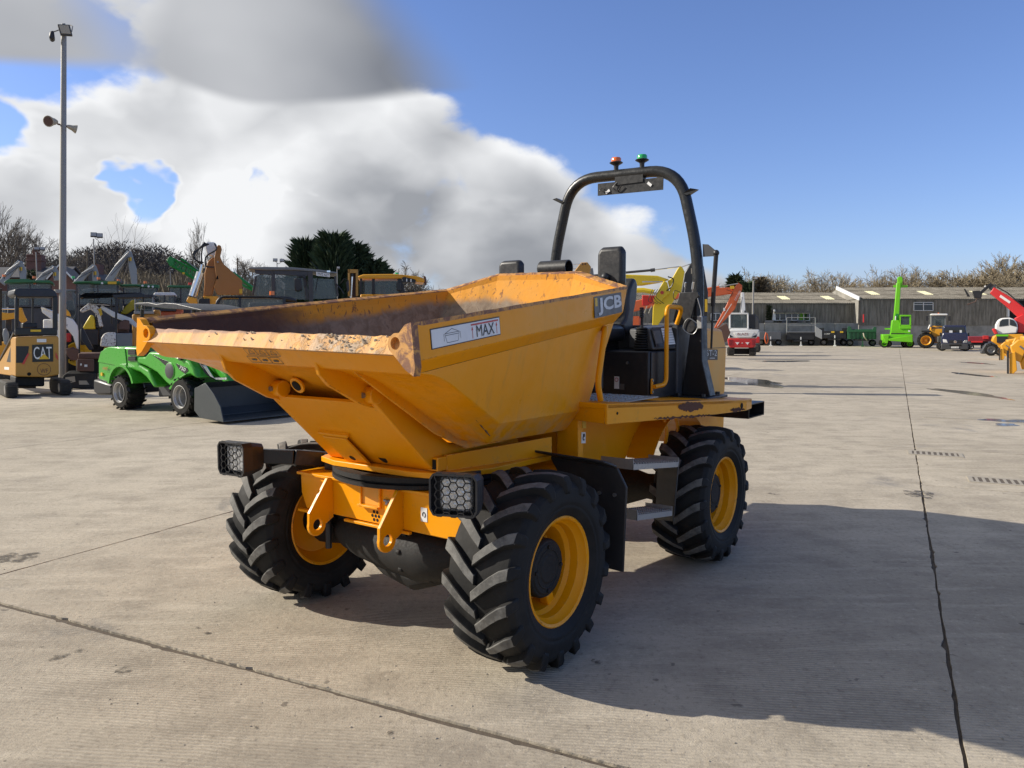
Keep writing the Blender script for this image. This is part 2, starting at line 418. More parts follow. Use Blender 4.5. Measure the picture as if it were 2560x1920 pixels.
def chassis_fn(k, b):
    p = obj_co(k); n = k.noise(p, 2.2, 5, .6); n2 = k.noise(p, 14, 6, .68); n3 = k.noise(p, 34, 8, .75, .5)
    c = k.mix(k.step(n, .35, .7, 0, .35), YEL, (.84, .37, .01))
    c = k.mix(k.step(n2, .58, .8, 0, .5), c, (.33, .22, .10))
    c = k.mix(k.step(n3, .71, .735), c, (.06, .03, .018))
    ew = edge_wear(k, .008); n4 = k.noise(p, 22, 7, .7, .6)
    c = k.mix(k.m('MULTIPLY', ew, k.step(n2, .42, .52, 0, .6)), c, (.92, .56, .16)); c = k.mix(k.m('MULTIPLY', ew, k.step(n4, .56, .60)), c, (.08, .04, .025))
    k.put(b.inputs['Base Color'], c); k.put(b.inputs['Roughness'], k.step(n2, .25, .75, .28, .5)); b.inputs['Specular IOR Level'].default_value = .26; b.inputs['Coat Weight'].default_value = .05; b.inputs['Coat Roughness'].default_value = .2
    k.put(b.inputs['Normal'], k.bump(n2, .10, .006))
mat('machine_yellow', chassis_fn)
def hood_fn(k, b):
    p = obj_co(k); n = k.noise(p, 2.0, 4, .6); n2 = k.noise(p, 20, 6, .7)
    c = k.mix(k.step(n, .35, .65, 0, .8), (.74, .37, .06), (.82, .34, .015))
    c = k.mix(k.step(n2, .6, .8, 0, .35), c, (.36, .25, .13))
    k.put(b.inputs['Base Color'], c); b.inputs['Roughness'].default_value = .42
mat('hood_paint', hood_fn)
def liner_fn(k, b):
    p = obj_co(k); x, y, z = k.sep(p)
    n = k.noise(p, 3.2, 7, .66, .3); n2 = k.noise(p, 14, 7, .72, .5)
    sc = k.noise(k.comb(k.m('MULTIPLY', x, 7), k.m('MULTIPLY', y, 7), k.m('MULTIPLY', z, 2.2)), 4.0, 8, .75, .7)
    rim = k.m('SUBTRACT', k.m('ADD', z, k.m('MULTIPLY', x, .115)), 1.90)
    ns = k.noise(p, 1.5, 5, .6, .4)
    c = k.mix(k.step(n, .35, .7, 0, .5), (.72, .29, .012), (.60, .30, .06))
    c = k.mix(k.step(sc, .57, .62, 0, .85), c, (.15, .06, .03))
    fr = k.step(k.m('ADD', x, k.m('MULTIPLY', k.m('SUBTRACT', n, .5), .9)), -.35, .45)
    wear = k.m('ADD', k.m('MULTIPLY', k.m('SUBTRACT', ns, .5), .35), k.m('MULTIPLY', rim, -2.0)); wear = k.m('ADD', wear, k.m('MULTIPLY', k.m('SUBTRACT', n2, .5), .12))
    wear = k.m('ADD', wear, k.m('MULTIPLY', k.step(y, .1, -.3), .10))
    dust = k.mix(k.step(n2, .3, .7), (.17, .115, .072), (.30, .225, .155)); dust = k.mix(k.step(n2, .60, .70, 0, .7), dust, (.09, .055, .035))
    c = k.mix(k.step(wear, .19, .33), c, dust)
    rust = k.mix(n2, (.048, .020, .012), (.13, .055, .030))
    c = k.mix(k.m('MULTIPLY', fr, k.step(k.m('ADD', wear, k.m('MULTIPLY', fr, .16)), .12, .26)), c, rust)
    c = k.mix(k.step(k.noise(p, 24, 7, .75), .66, .69, 0, .8), c, (.06, .03, .02))
    k.put(b.inputs['Base Color'], c); b.inputs['Roughness'].default_value = .8
    k.put(b.inputs['Normal'], k.bump(k.m('ADD', n, n2), .30, .012))
mat('skip_liner', liner_fn)
def rim_fn(k, b):
    p = obj_co(k); n = k.noise(p, 13, 8, .72, .7); n2 = k.noise(p, 60, 4, .6)
    c = k.mix(k.step(n, .44, .56), (.60, .30, .08), (.22, .10, .055)); c = k.mix(k.step(n2, .5, .8, 0, .5), c, (.34, .20, .13))
    k.put(b.inputs['Base Color'], c); b.inputs['Roughness'].default_value = .62
    k.put(b.inputs['Normal'], k.bump(n, .4, .006))
mat('rim_worn', rim_fn)
def lip_fn(k, b):
    p = obj_co(k); x, y, z = k.sep(p); n = k.noise(p, 9, 8, .70, .6); n2 = k.noise(p, 40, 6, .7)
    sc = k.noise(k.comb(k.m('MULTIPLY', x, 4), k.m('ADD', k.m('MULTIPLY', y, 9), k.m('MULTIPLY', z, 9)), z), 3.0, 8, .75, .7)
    c = k.mix(k.step(n, .42, .62, 0, .7), (.72, .37, .10), (.56, .33, .17))
    top = k.step(k.m('ADD', z, k.m('MULTIPLY', n, .016)), 1.735, 1.752)
    c = k.mix(top, c, (.34, .18, .11))
    c = k.mix(k.step(sc, .60, .63, 0, .75), c, (.24, .12, .07))
    mudm = k.m('MULTIPLY', k.m('MULTIPLY', k.step(y, .15, .60), k.step(y, .95, .80)), k.step(k.noise(p, 17, 7, .68, .4), .46, .56))
    c = k.mix(k.m('MULTIPLY', mudm, .8), c, k.mix(n2, (.46, .37, .27), (.32, .25, .18)))
    k.put(b.inputs['Base Color'], c); b.inputs['Roughness'].default_value = .7
    k.put(b.inputs['Normal'], k.bump(k.m('ADD', k.m('MULTIPLY', n2, .5), k.m('MULTIPLY', mudm, 1.5)), .5, .010))
mat('lip_worn', lip_fn)
def rubber(name, a, c2, sc=8):
    def fn(k, b):
        p = obj_co(k); n = k.noise(p, sc, 6, .66); n2 = k.noise(p, sc * 8, 4, .6)
        c = k.mix(k.step(n, .35, .7), a, c2); c = k.mix(k.step(n2, .62, .8, 0, .4), c, tuple(q * 1.9 for q in c2))
        k.put(b.inputs['Base Color'], c); k.put(b.inputs['Roughness'], k.step(n, .3, .7, .62, .86))
        b.inputs['Specular IOR Level'].default_value = .3
        k.put(b.inputs['Normal'], k.bump(n2, .35, .004))
    mat(name, fn)
rubber('rubber', (.008, .008, .0078), (.024, .023, .0215), 5); rubber('rubber_lug', (.085, .083, .078), (.19, .185, .172), 14)
rubber('rubber_wet', (.008, .008, .008), (.018, .018, .018))
M['rubber_wet'].node_tree.nodes['Principled BSDF'].inputs['Roughness'].default_value = .3
for l in list(M['rubber_wet'].node_tree.links):
    if l.to_socket.name == 'Roughness': M['rubber_wet'].node_tree.links.remove(l)
paint('black_paint', (.014, .014, .015), .38, .5, (.06, .055, .05), scale=4)
paint('black_plastic', (.020, .020, .022), .42, .5, (.055, .052, .05), scale=6)
paint('seat_vinyl', (.022, .022, .023), .34, .2, (.06, .06, .06), scale=7)
paint('rops_paint', (.016, .017, .018), .30, .3, (.05, .05, .05), scale=5)
paint('grease_black', (.006, .0055, .005), .7, 1.0, (.035, .026, .019), scale=11, chips=.06, chipcol=(.05, .028, .018))
paint('galvanised', (.42, .42, .41), .48, .5, (.2, .18, .16), metal=.75, scale=9)
paint('steel', (.30, .30, .30), .38, .5, (.12, .09, .07), metal=.8, scale=9)
paint('rust', (.115, .045, .022), .82, .8, (.045, .022, .014), scale=16)
plain('chrome', (.82, .82, .82), .12, 1.0)
plain('white_label', (.80, .80, .78), .45); plain('black_label', (.018, .018, .020), .42); plain('grey_label', (.11, .105, .10), .45)
plain('red_label', (.55, .06, .045), .45); plain('dark_grey', (.055, .056, .06), .5); plain('hole_dark', (.006, .005, .004), .9)
plain('yellow_label', (.72, .45, .02), .45); plain('silver_letter', (.62, .62, .61), .4)
plain('orange_lens', (.85, .17, .015), .18, 0, Coat_Weight=.6); plain('green_lens', (.02, .46, .12), .18, 0, Coat_Weight=.6); plain('red_lens', (.6, .03, .02), .2)
def glass_fn(k, b):
    b.inputs['Base Color'].default_value = (.55, .62, .60, 1); b.inputs['Transmission Weight'].default_value = .0
    b.inputs['Roughness'].default_value = .04; b.inputs['Alpha'].default_value = .28
    b.inputs['Base Color'].default_value = (.07, .10, .10, 1); b.inputs['Specular IOR Level'].default_value = 1.0; b.inputs['Alpha'].default_value = .42
mat('cab_glass', glass_fn)
def lens_fn(k, b):
    p = obj_co(k); n = k.noise(p, 60, 3, .5)
    k.put(b.inputs['Base Color'], k.mix(n, (.45, .46, .46), (.86, .87, .87))); b.inputs['Metallic'].default_value = .55; b.inputs['Roughness'].default_value = .18
    k.put(b.inputs['Normal'], k.bump(n, .6, .01))
mat('lamp_lens', lens_fn)
def dark_pane(k, b):
    b.inputs['Base Color'].default_value = (.012, .016, .018, 1); b.inputs['Roughness'].default_value = .05; b.inputs['Specular IOR Level'].default_value = .8
mat('window_pane', dark_pane)

paint('grate_mud', (.37, .33, .265), .85, .9, (.10, .085, .07), scale=12)
# ------------------------------------------------------------------ the yard
E1 = Vector((.895, -.446, 0)); E2 = Vector((.446, .895, 0)); O0 = Vector((1.84, 3.08, 0))
def yard():
    b = MB(); b.quad((-900, -300, -.014), (900, -300, -.014), (900, 1500, -.014), (-900, 1500, -.014))
    g = b.build('ground', 'joint_mud', sharp=0); g['kind'] = 'structure'
    yd = bpy.data.objects.new('yard_floor', None); C.objects.link(yd); yd['kind'] = 'structure'
    rg = random.Random(3); cnt = 0
    cols = [-5.97 + 6.0 * i for i in range(-9, 14)]
    for ci in range(len(cols) - 1):
        a0, a1 = cols[ci], cols[ci + 1]
        if a0 >= -.1: br = [-20.7, -10.7, -4.0, 6.2, 9.25, 16.6, 26, 36, 47, 58, 70, 84, 100]
        else: br = [-20.7, -10.7, -.73, 9.25, 19.0, 29, 39, 49, 60, 72, 86, 100]
        if abs(a0 + 5.97) < .1: br = [-20.7, -10.7, -.73, 9.25, 19.0, 29, 39, 49, 60, 72, 86, 100]
        for bi in range(len(br) - 1):
            b0, b1 = br[bi], br[bi + 1]
            cc = O0 + E1 * (a0 + a1) / 2 + E2 * (b0 + b1) / 2
            if cc.y < -9 or cc.y > 104 or abs(cc.x) > 14 + cc.y * .95 or cnt >= 298: continue
            near = cc.length < 22
            nseg = 170 if near else 10
            def edge(p, q, gap, jit):
                o = []
                nrm = Vector((-(q - p).y, (q - p).x, 0)).normalized()
                w = 0
                for i in range(nseg):
                    t = i / nseg
                    w = w * .86 + rg.uniform(-1, 1) * jit * .8
                    wob = w + (abs(rg.gauss(0, jit * 3)) if rg.random() < .06 else 0)
                    o.append(p.lerp(q, t) + nrm * (gap + wob))
                return o
            P = [O0 + E1 * a + E2 * c for a, c in ((a0, b0), (a1, b0), (a1, b1), (a0, b1))]
            gl = [.010, .009, .010, .009]
            if abs(b0 + .73) < .1: gl[0] = .021
            if abs(b1 + .73) < .1: gl[2] = .021
            pts = []
            for i in range(4): pts += edge(P[i], P[(i + 1) % 4], gl[i], .0035 if near else .002)
            n = len(pts); mb = MB()
            mb.add([(q.x, q.y, 0) for q in pts] + [(q.x, q.y, -.0135) for q in pts], [tuple(range(n))] + [(i, n + i, n + (i + 1) % n, (i + 1) % n) for i in range(n)])
            mb.build('concrete_slab', 'concrete', yd, sharp=0, fix=False); cnt += 1
yard()
def blobs(name, matn, spots, z=.004, kind='structure', seed=1, label=None, cat=None):
    rg = random.Random(seed)
    for (u, v, w, h) in spots:
        c = G(u, v); l_ = G(u - w / 2, v); r_ = G(u + w / 2, v); t_ = G(u, v - h / 2); d_ = G(u, v + h / 2)
        rx = (r_ - l_).length / 2; ry = (t_ - d_).length / 2; pts = []
        ph = [rg.uniform(0, 6.28) for _ in range(6)]
        for i in range(72):
            a = 2 * PI * i / 72
            k_ = 1 + sum(.22 / (j + 1) ** .7 * math.sin((j + 2) * a + ph[j]) for j in range(6))
            pts.append((c.x + rx * k_ * math.cos(a), c.y + ry * k_ * math.sin(a), z))
        o = MB().quad(*pts).build(name, matn, sharp=0); o['kind'] = kind
def stain_fn(k, b):
    p = pos(k); n = k.noise(p, 30, 5, .7); k.put(b.inputs['Base Color'], k.mix(n, (.05, .044, .038), (.14, .122, .10))); b.inputs['Roughness'].default_value = .6; b.inputs['Specular IOR Level'].default_value = .3; n3 = k.noise(p, 14, 7, .7, .5); k.put(b.inputs['Alpha'], k.step(n3, .40, .60, 0, .7))
mat('oil_stain', stain_fn)
blobs('oil_stain', 'oil_stain', [(308, 1677, 34, 16), (145, 1643, 42, 14), (198, 1628, 18, 8), (1492, 1655, 22, 12), (22, 1397, 110, 26), (518, 1584, 14, 6), (975, 1833, 16, 9), (1095, 1722, 12, 5), (2298, 1236, 58, 20), (1935, 1235, 26, 5), (494, 1570, 10, 4), (640, 1820, 9, 5)], seed=9)
def pebbles():
    rg = random.Random(31); m_ = MB()
    for i in range(260):
        u, v = rg.uniform(-50, 2600), 1020 + 900 * rg.random() ** .8; c = G(u, v); r_ = rg.uniform(.0018, .0052) * (1.9 if rg.random() < .05 else 1)
        m_.M = Matrix.Translation((c.x, c.y, r_ * .4)) @ Matrix.Rotation(rg.uniform(0, 6), 4, 'Z'); m_.ball((0, 0, 0), r_, 6, 4, (rg.uniform(.7, 1.6), 1, .6)); m_.M = None
    tag(m_.build('grit', 'grate_mud'), 'loose grit scattered over the concrete', 'grit', kind='stuff')
pebbles()
blobs('puddle', 'puddle', [(2418, 983, 46, 26), (2430, 937, 40, 9), (2440, 908, 26, 6), (1880, 954, 120, 18), (1960, 903, 150, 3), (2520, 1052, 110, 7), (2516, 1062, 60, 5)], seed=4)
def grate(u, v, w, h, label):
    c = G(u, v); t = thing('drain_grate', label, 'grate', (c.x, c.y, .002), math.atan2(E1.y, E1.x))
    m = MB(); m.box((-w / 2, -h / 2, -.02), (w / 2, -h / 2 + .05, .006)); m.box((-w / 2, h / 2 - .05, -.02), (w / 2, h / 2, .006))
    m.box((-w / 2, -h / 2 + .05, -.02), (-w / 2 + .05, h / 2 - .05, .006)); m.box((w / 2 - .05, -h / 2 + .05, -.02), (w / 2, h / 2 - .05, .006)); m.build('frame', 'grate_mud', t)
    n = max(4, int(w / .085))
    me = None
    for i in range(n):
        x = -w / 2 + .09 + (w - .18) * i / (n - 1)
        if me is None:
            o = MB().box((-.016, -h / 2 + .05, -.015), (.016, h / 2 - .05, .004)).build('bar', 'grate_mud', t); me = o.data
        else: o = ob('bar', me, 'grate_mud', t)
        o.location.x = x
    MB().box((-w / 2 + .05, -h / 2 + .05, .0015), (w / 2 - .05, h / 2 - .05, .0025)).build('pit', 'joint_mud', t)
grate(2338, 1135, .68, .40, 'rectangular iron gully grate set in the concrete behind the dumper')
grate(2505, 1204, .68, .40, 'iron gully grate in the concrete at the right edge of the picture')
grate(2373, 1046, .9, .14, 'narrow iron slot drain crossing the long concrete joint')
# ------------------------------------------------------------------ the yellow swivel-skip dumper
DUMP = thing('site_dumper', 'yellow swivel skip dumper with black roll bar in the foreground', 'dumper', (-.624, 4.519, 0), R(-126.1))
def holed(mb, outer, hc, hr, axis, a, b, n=40):
    """plate with a round hole; outline star-shaped about the hole"""
    def hit(ang):
        d = (math.cos(ang), math.sin(ang)); best = None
        for i in range(len(outer)):
            p, q = outer[i], outer[(i + 1) % len(outer)]
            ex, ey = q[0] - p[0], q[1] - p[1]; den = d[0] * ey - d[1] * ex
            if abs(den) < 1e-9: continue
            t = ((p[0] - hc[0]) * ey - (p[1] - hc[1]) * ex) / den; s_ = ((p[0] - hc[0]) * d[1] - (p[1] - hc[1]) * d[0]) / den
            if t > 0 and -1e-6 <= s_ <= 1 + 1e-6 and (best is None or t > best): best = t
        return (hc[0] + d[0] * best, hc[1] + d[1] * best)
    angs = sorted([2 * PI * i / n for i in range(n)] + [math.atan2(p[1] - hc[1], p[0] - hc[0]) % (2 * PI) for p in outer])
    O = [hit(t) for t in angs]; I = [(hc[0] + hr * math.cos(t), hc[1] + hr * math.sin(t)) for t in angs]; k = len(angs)
    def P(q, h): return (q[0], h, q[1]) if axis == 'y' else ((h, q[0], q[1]) if axis == 'x' else (q[0], q[1], h))
    vs = [P(q, a) for q in O] + [P(q, a) for q in I] + [P(q, b) for q in O] + [P(q, b) for q in I]
    fs = []
    for i in range(k):
        j = (i + 1) % k
        fs += [(i, j, k + j, k + i), (2 * k + i, 3 * k + i, 3 * k + j, 2 * k + j), (i, 2 * k + i, 2 * k + j, j), (k + i, k + j, 3 * k + j, 3 * k + i)]
    return mb.add(vs, fs)

def make_wheel(side, x, y):
    """ag-tread wheel on the y axis, outer face towards +y (side=1) or -y"""
    RT = .51; w = MB().build('wheel', 'black_paint', DUMP) if False else None
    tm = MB()
    prof = [(.272, -.165), (.29, -.185), (.325, -.200), (.332, -.206), (.340, -.203), (.352, -.206), (.36, -.210), (.39, -.208), (.435, -.200), (.462, -.175), (.474, -.12), (.478, 0), (.474, .12), (.462, .175), (.435, .200), (.39, .208), (.36, .210), (.352, .206), (.340, .203), (.332, .206), (.325, .200), (.29, .185), (.272, .165)]
    tm.lathe([(r, h) for r, h in prof] + [(.262, .10), (.262, -.10)], 64, 'y', close=True)
    tm.cur = 1
    N = 18
    for i in range(N):
        for s in (-1, 1):
            th0 = 2 * PI * (i + (.5 if s > 0 else 0)) / N
            rows = []
            for (yy, dth, rb, rt, wb, wt) in ((-.012, -.045, .466, .505, .033, .026), (.05, .055, .468, .512, .035, .029), (.10, .135, .466, .511, .036, .030), (.15, .205, .456, .506, .037, .031), (.186, .248, .436, .494, .037, .030), (.200, .266, .415, .462, .034, .026), (.203, .270, .400, .415, .026, .016)):
                th = th0 + dth
                sec = []
                for (rr, ww) in ((rb, -wb), (rt, -wt), (rt, wt), (rb, wb)):
                    t2 = th + ww / rr
                    yo = yy if rr == rb else yy + (.012 if yy > .18 else 0)
                    sec.append((rr * math.cos(t2), s * yo, rr * math.sin(t2)))
                rows.append(sec)
            n = len(rows); vs = [q for r_ in rows for q in r_]; fs = [(0, 1, 2, 3), tuple(4 * (n - 1) + q for q in (3, 2, 1, 0))]
            for r_ in range(n - 1):
                for j in range(4):
                    if j != 1: fs.append((4 * r_ + j, 4 * r_ + (j + 1) % 4, 4 * r_ + 4 + (j + 1) % 4, 4 * r_ + 4 + j))
            tm.cur = 0; tm.add(vs, fs); tm.cur = 1; o_ = len(tm.v) - len(vs)
            for r_ in range(n - 1): tm.f.append(tuple(o_ + q for q in (4 * r_ + 1, 4 * r_ + 2, 4 * r_ + 6, 4 * r_ + 5))); tm.mi.append(1 if r_ < 4 else 0)
    ty = tm.build('wheel', ['rubber', 'rubber_lug'], DUMP, bevel=.004, seg=1)
    ty.location = (x, y, RT); ty.rotation_euler = (0, rnd.uniform(0, 6), 0)
    s = side
    rm = MB(); rm.lathe([(.284, s * .172), (.288, s * .180), (.280, s * .186), (.268, s * .178), (.262, s * .155), (.245, s * .135), (.240, s * .09), (.222, s * .07), (.215, s * .0), (.205, s * -.03), (.12, s * -.035), (.10, s * -.03),
                         (.10, s * -.06), (.215, s * -.075), (.235, s * -.12), (.26, s * -.15), (.268, s * -.178), (.280, s * -.186), (.288, s * -.180), (.284, s * -.172), (.25, s * -.10), (.25, s * .10)], 56, 'y', close=True)
    rm.build('rim', 'machine_yellow', ty)
    hb = MB(); hb.lathe([(.155, s * -.03), (.155, s * .085), (.145, s * .10), (.135, s * .10), (.13, s * .107), (.075, s * .107), (.07, s * .112), (.001, s * .112)], 40, 'y')
    hb.lathe([(.105, s * .10), (.105, s * .110), (.095, s * .110), (.095, s * .10)], 32, 'y', close=True)
    for q in range(4): a = q * PI / 2 + .4; hb.cyl((.115 * math.cos(a), s * .1, .115 * math.sin(a)), (.115 * math.cos(a), s * .116, .115 * math.sin(a)), .012, 8)
    hb.build('hub', 'grease_black', ty, bevel=.004)
    nb = MB()
    for q in range(10): a = q * PI / 5; nb.cyl((.185 * math.cos(a), s * -.03, .185 * math.sin(a)), (.185 * math.cos(a), s * -.008, .185 * math.sin(a)), .014, 6)
    nb.build('wheel_nut', 'machine_yellow', ty)
    vb = MB(); vb.box((.165, s * .02, -.03), (.225, s * .075, .03)); vb.build('valve_guard', 'machine_yellow', ty, bevel=.006)
    return ty
for (x, y, s) in ((0, .90, 1), (0, -.90, -1), (-2.29, .90, 1), (-2.29, -.90, -1)): make_wheel(s, x, y)

# ---- skip
LN = -.019
def L(p): return (p[0], p[1], p[2] + LN * p[1])
def mir(p): return (p[0], -p[1], p[2])
def skip():
    b = MB(); Tf, Tr, Tb = (1.016, 1.032, 1.792), (-1.271, .785, 2.045), (-1.38, .357, 2.160)
    Cf, Cr, Cb = (.985, 1.032, 1.640), (-1.215, .785, 1.880), (-1.33, .355, 1.99)
    Cf2, Cr2, Cb2 = (.950, .985, 1.588), (-1.165, .745, 1.812), (-1.28, .34, 1.92)
    Lf, Lr, Lb = (.15, .80, 1.285), (-.90, .70, 1.262), (-1.02, .30, 1.27)
    Bf, Br, Bb = (.12, .70, 1.168), (-.82, .60, 1.13), (-.92, .28, 1.13)
    crv = smooth_line([Cf2, (.84, .972, 1.572), (.72, .948, 1.535), (.58, .912, 1.475), (.38, .862, 1.385), Lf], 4)
    inn = []
    for i, q_ in enumerate(crv):
        t = i / (len(crv) - 1); inn.append((q_.x + (.12 - .15) * t ** 3, .93 + (.70 - .93) * t ** .8, q_.z - .006 - .111 * t ** 2.6))
    for f in (lambda q: q, mir):
        q = lambda *ps: b.quad(*[L(f(p)) for p in ps])
        q(Tf, Tr, Cr, Cf); q(Tr, Tb, Cb, Cr); q(Cf, Cr, Cr2, Cf2); q(Cr, Cb, Cb2, Cr2)
        # main side panel, a fan of quads with a pressed dent towards the rear
        n = len(crv)
        top = [tuple(Vector(Cf2).lerp(Vector(Cr2), t)) for t in [0.0 + i / (n - 1) * .62 for i in range(n)]]
        for i in range(n - 1): q(top[i], top[i + 1], tuple(crv[i + 1]), tuple(crv[i]))
        rows = 6
        for i in range(rows):
            a, c = i / rows, (i + 1) / rows
            u0, u1 = Vector(top[-1]).lerp(Vector(Cr2), a), Vector(top[-1]).lerp(Vector(Cr2), c)
            l0, l1 = Vector(Lf).lerp(Vector(Lr), a), Vector(Lf).lerp(Vector(Lr), c)
            q(tuple(u0), tuple(u1), tuple(l1), tuple(l0))
        q(Cr2, Cb2, Lb, Lr); q(Lf, Lr, Br, Bf); q(Lr, Lb, Bb, Br)
        for i in range(n - 1): q(tuple(crv[i]), tuple(crv[i + 1]), inn[i + 1], inn[i])
        q((1.03, .985, 1.668), Cf, Cf2, inn[0])
    for i in range(len(inn) - 1): b.quad(L(inn[i]), L(inn[i + 1]), L(mir(inn[i + 1])), L(mir(inn[i])))
    b.quad(L((1.03, .985, 1.668)), L(inn[0]), L(mir(inn[0])), L((1.03, -.985, 1.668)))
    b.quad(L(Bf), L(Br), L(mir(Br)), L(mir(Bf))); b.quad(L(Br), L(Bb), L(mir(Bb)), L(mir(Br)))
    b.quad(L(Tb), L(mir(Tb)), L(mir(Cb)), L(Cb)); b.quad(L(Cb), L(mir(Cb)), L(mir(Cb2)), L(Cb2)); b.quad(L(Cb2), L(mir(Cb2)), L(mir(Lb)), L(Lb)); b.quad(L(Lb), L(mir(Lb)), L(mir(Bb)), L(Bb))
    me = b.mesh('skip', fix=False, sharp=0)
    bm = bmesh.new(); bm.from_mesh(me); bmesh.ops.remove_doubles(bm, verts=bm.verts, dist=.0008); bmesh.ops.recalc_face_normals(bm, faces=bm.faces); bm.to_mesh(me); bm.free()
    me.polygons.foreach_set('use_smooth', [True] * len(me.polygons)); me.set_sharp_from_angle(angle=R(14))
    sk = ob('skip', me, 'skip_paint', DUMP, bevel=.006, seg=2)
    # inside
    c = MB(); D, Cc, Bq = (.985, .998, 1.778), (-1.245, .752, 2.032), (-1.340, .335, 2.148)
    F0, F1, F2, F3 = (1.0, .955, 1.738), (.15, .74, 1.215), (-.80, .62, 1.165), (-.98, .28, 1.165)
    for f in (lambda q: q, mir):
        q = lambda *ps: c.quad(*[L(f(p)) for p in ps])
        def grid(a0, a1, b0, b1, n, m_):
            for i in range(n):
                for j in range(m_):
                    pt = lambda s_, t_: tuple(Vector(a0).lerp(Vector(a1), s_).lerp(Vector(b0).lerp(Vector(b1), s_), t_))
                    q(pt(i / n, j / m_), pt((i + 1) / n, j / m_), pt((i + 1) / n, (j + 1) / m_), pt(i / n, (j + 1) / m_))
        grid(D, tuple(Vector(D).lerp(Vector(Cc), .5)), F0, F1, 5, 4); grid(tuple(Vector(D).lerp(Vector(Cc), .5)), Cc, F1, F2, 5, 4); grid(Cc, Bq, F2, F3, 3, 4)
    for (p, q_) in ((F0, F1), (F1, F2), (F2, F3)): c.quad(L(p), L(q_), L(mir(q_)), L(mir(p)))
    c.quad(L(Bq), L(mir(Bq)), L(mir(F3)), L(F3))
    c.build('liner', 'skip_liner', sk, fix=False, sharp=0)
    # folded strip under the rim, inside
    s_ = MB(); loop = [D, Cc, Bq, mir(Bq), mir(Cc), mir(D)]; ctr = Vector((-.3, 0, 0))
    for i in range(5):
        p, q_ = Vector(loop[i]), Vector(loop[i + 1])
        dn = Vector((0, 0, -.075)); ip = Vector((-(p.x - ctr.x), -p.y, 0)).normalized() * .014; iq = Vector((-(q_.x - ctr.x), -q_.y, 0)).normalized() * .014
        s_.hexa([L(p), L(q_), L(q_ + dn), L(p + dn)], [L(p + ip), L(q_ + iq), L(q_ + dn + iq), L(p + dn + ip)])
    s_.build('rim_strip', 'skip_liner', sk)
    r_ = MB(); lp = [Tf, Tr, Tb, mir(Tb), mir(Tr), mir(Tf)]; li = [D, Cc, Bq, mir(Bq), mir(Cc), mir(D)]
    for i in range(5):
        a, d_ = Vector(lp[i]), Vector(lp[i + 1]); ia, id_ = Vector(li[i]), Vector(li[i + 1]); n = 14
        for j in range(n):
            t0, t1 = j / n, (j + 1) / n
            jo = lambda t: Vector((0, 0, .008 + .0012 * math.sin(37 * t + i * 3)))
            lo = [a.lerp(d_, t0), a.lerp(d_, t1), id_ if False else ia.lerp(id_, t1), ia.lerp(id_, t0)]
            r_.hexa([L(v - Vector((0, 0, .01))) for v in lo], [L(lo[0] + jo(t0)), L(lo[1] + jo(t1)), L(lo[2] + jo(t1)), L(lo[3] + jo(t0))])
    r_.build('rim', 'rim_worn', sk)
    # pouring lip
    l = MB(); n = 40
    for i in range(n):
        y0, y1 = -.985 + 1.97 * i / n, -.985 + 1.97 * (i + 1) / n
        wob = lambda y: .0025 * math.sin(y * 31) + .002 * math.sin(y * 77)
        sec = lambda y: [L((1.048 + wob(y), y, 1.668)), L((1.006 + wob(y), y, 1.740 + wob(y))), L((.980, y, 1.738)), L((1.02, y, 1.660))]
        l.hexa(sec(y0), sec(y1))
    me = l.mesh('lip', sharp=0); bm = bmesh.new(); bm.from_mesh(me); bmesh.ops.remove_doubles(bm, verts=bm.verts, dist=.0005); bm.to_mesh(me); bm.free()
    me.polygons.foreach_set('use_smooth', [True] * len(me.polygons)); me.set_sharp_from_angle(angle=R(30)); ob('lip', me, 'lip_worn', sk)
    # dried mud crumbs on the lip
    mud = MB(); rg = random.Random(5)
    for i in range(70):
        y = rg.gauss(.62, .17) if rg.random() < .7 else rg.uniform(-.6, .9)
        if y > .93: continue
        t = rg.random() ** .7; q_ = Vector((1.049 - .040 * t, y, 1.668 + .069 * t)); s2 = rg.uniform(.003, .009)
        mud.M = Matrix.Translation(L(q_)) @ Matrix.Rotation(R(-60), 4, 'Y') @ Matrix.Rotation(rg.uniform(0, 6), 4, 'Z'); mud.ball((0, 0, 0), s2, 6, 4, (rg.uniform(.7, 1.5), rg.uniform(.8, 2.2), .45)); mud.M = None
    mud.build('dried_mud', 'clay', sk)['kind'] = 'stuff'
    # lifting ears at both front corners
    for s in (1, -1):
        e = MB(); pl = [(1.040, 1.800), (1.006, 1.790), (.985, 1.758), (.945, 1.755), (.918, 1.738), (.908, 1.712), (.918, 1.686), (.955, 1.655), (1.005, 1.61), (1.052, 1.585), (1.06, 1.62)]
        pl = [(q[0] * s, q[1] + LN * q[0] * s) for q in pl]
        holed(e, pl, (.952 * s, 1.714 + LN * .952 * s), .026, 'x', 1.010, 1.048); e.build('lifting_ear', 'rim_worn' if s > 0 else 'machine_yellow', sk, bevel=.004)
    # under-body ribs
    for y in (.365, -.365):
        holed(MB(), [(.995, 1.655), (.955, 1.545), (.90, 1.49), (.70, 1.385), (.55, 1.345), (.30, 1.20), (.10, 1.155), (.10, 1.20), (.3, 1.36), (.5, 1.455), (.7, 1.535), (.85, 1.578)], (.60, 1.425), .034, 'y', y - .011, y + .011).build('rib', 'skip_paint', sk, bevel=.003)
        MB().cyl((.60, y - .012, 1.425), (.60, y - .010, 1.425), .034, 20).build('rib_hole', 'hole_dark', sk)
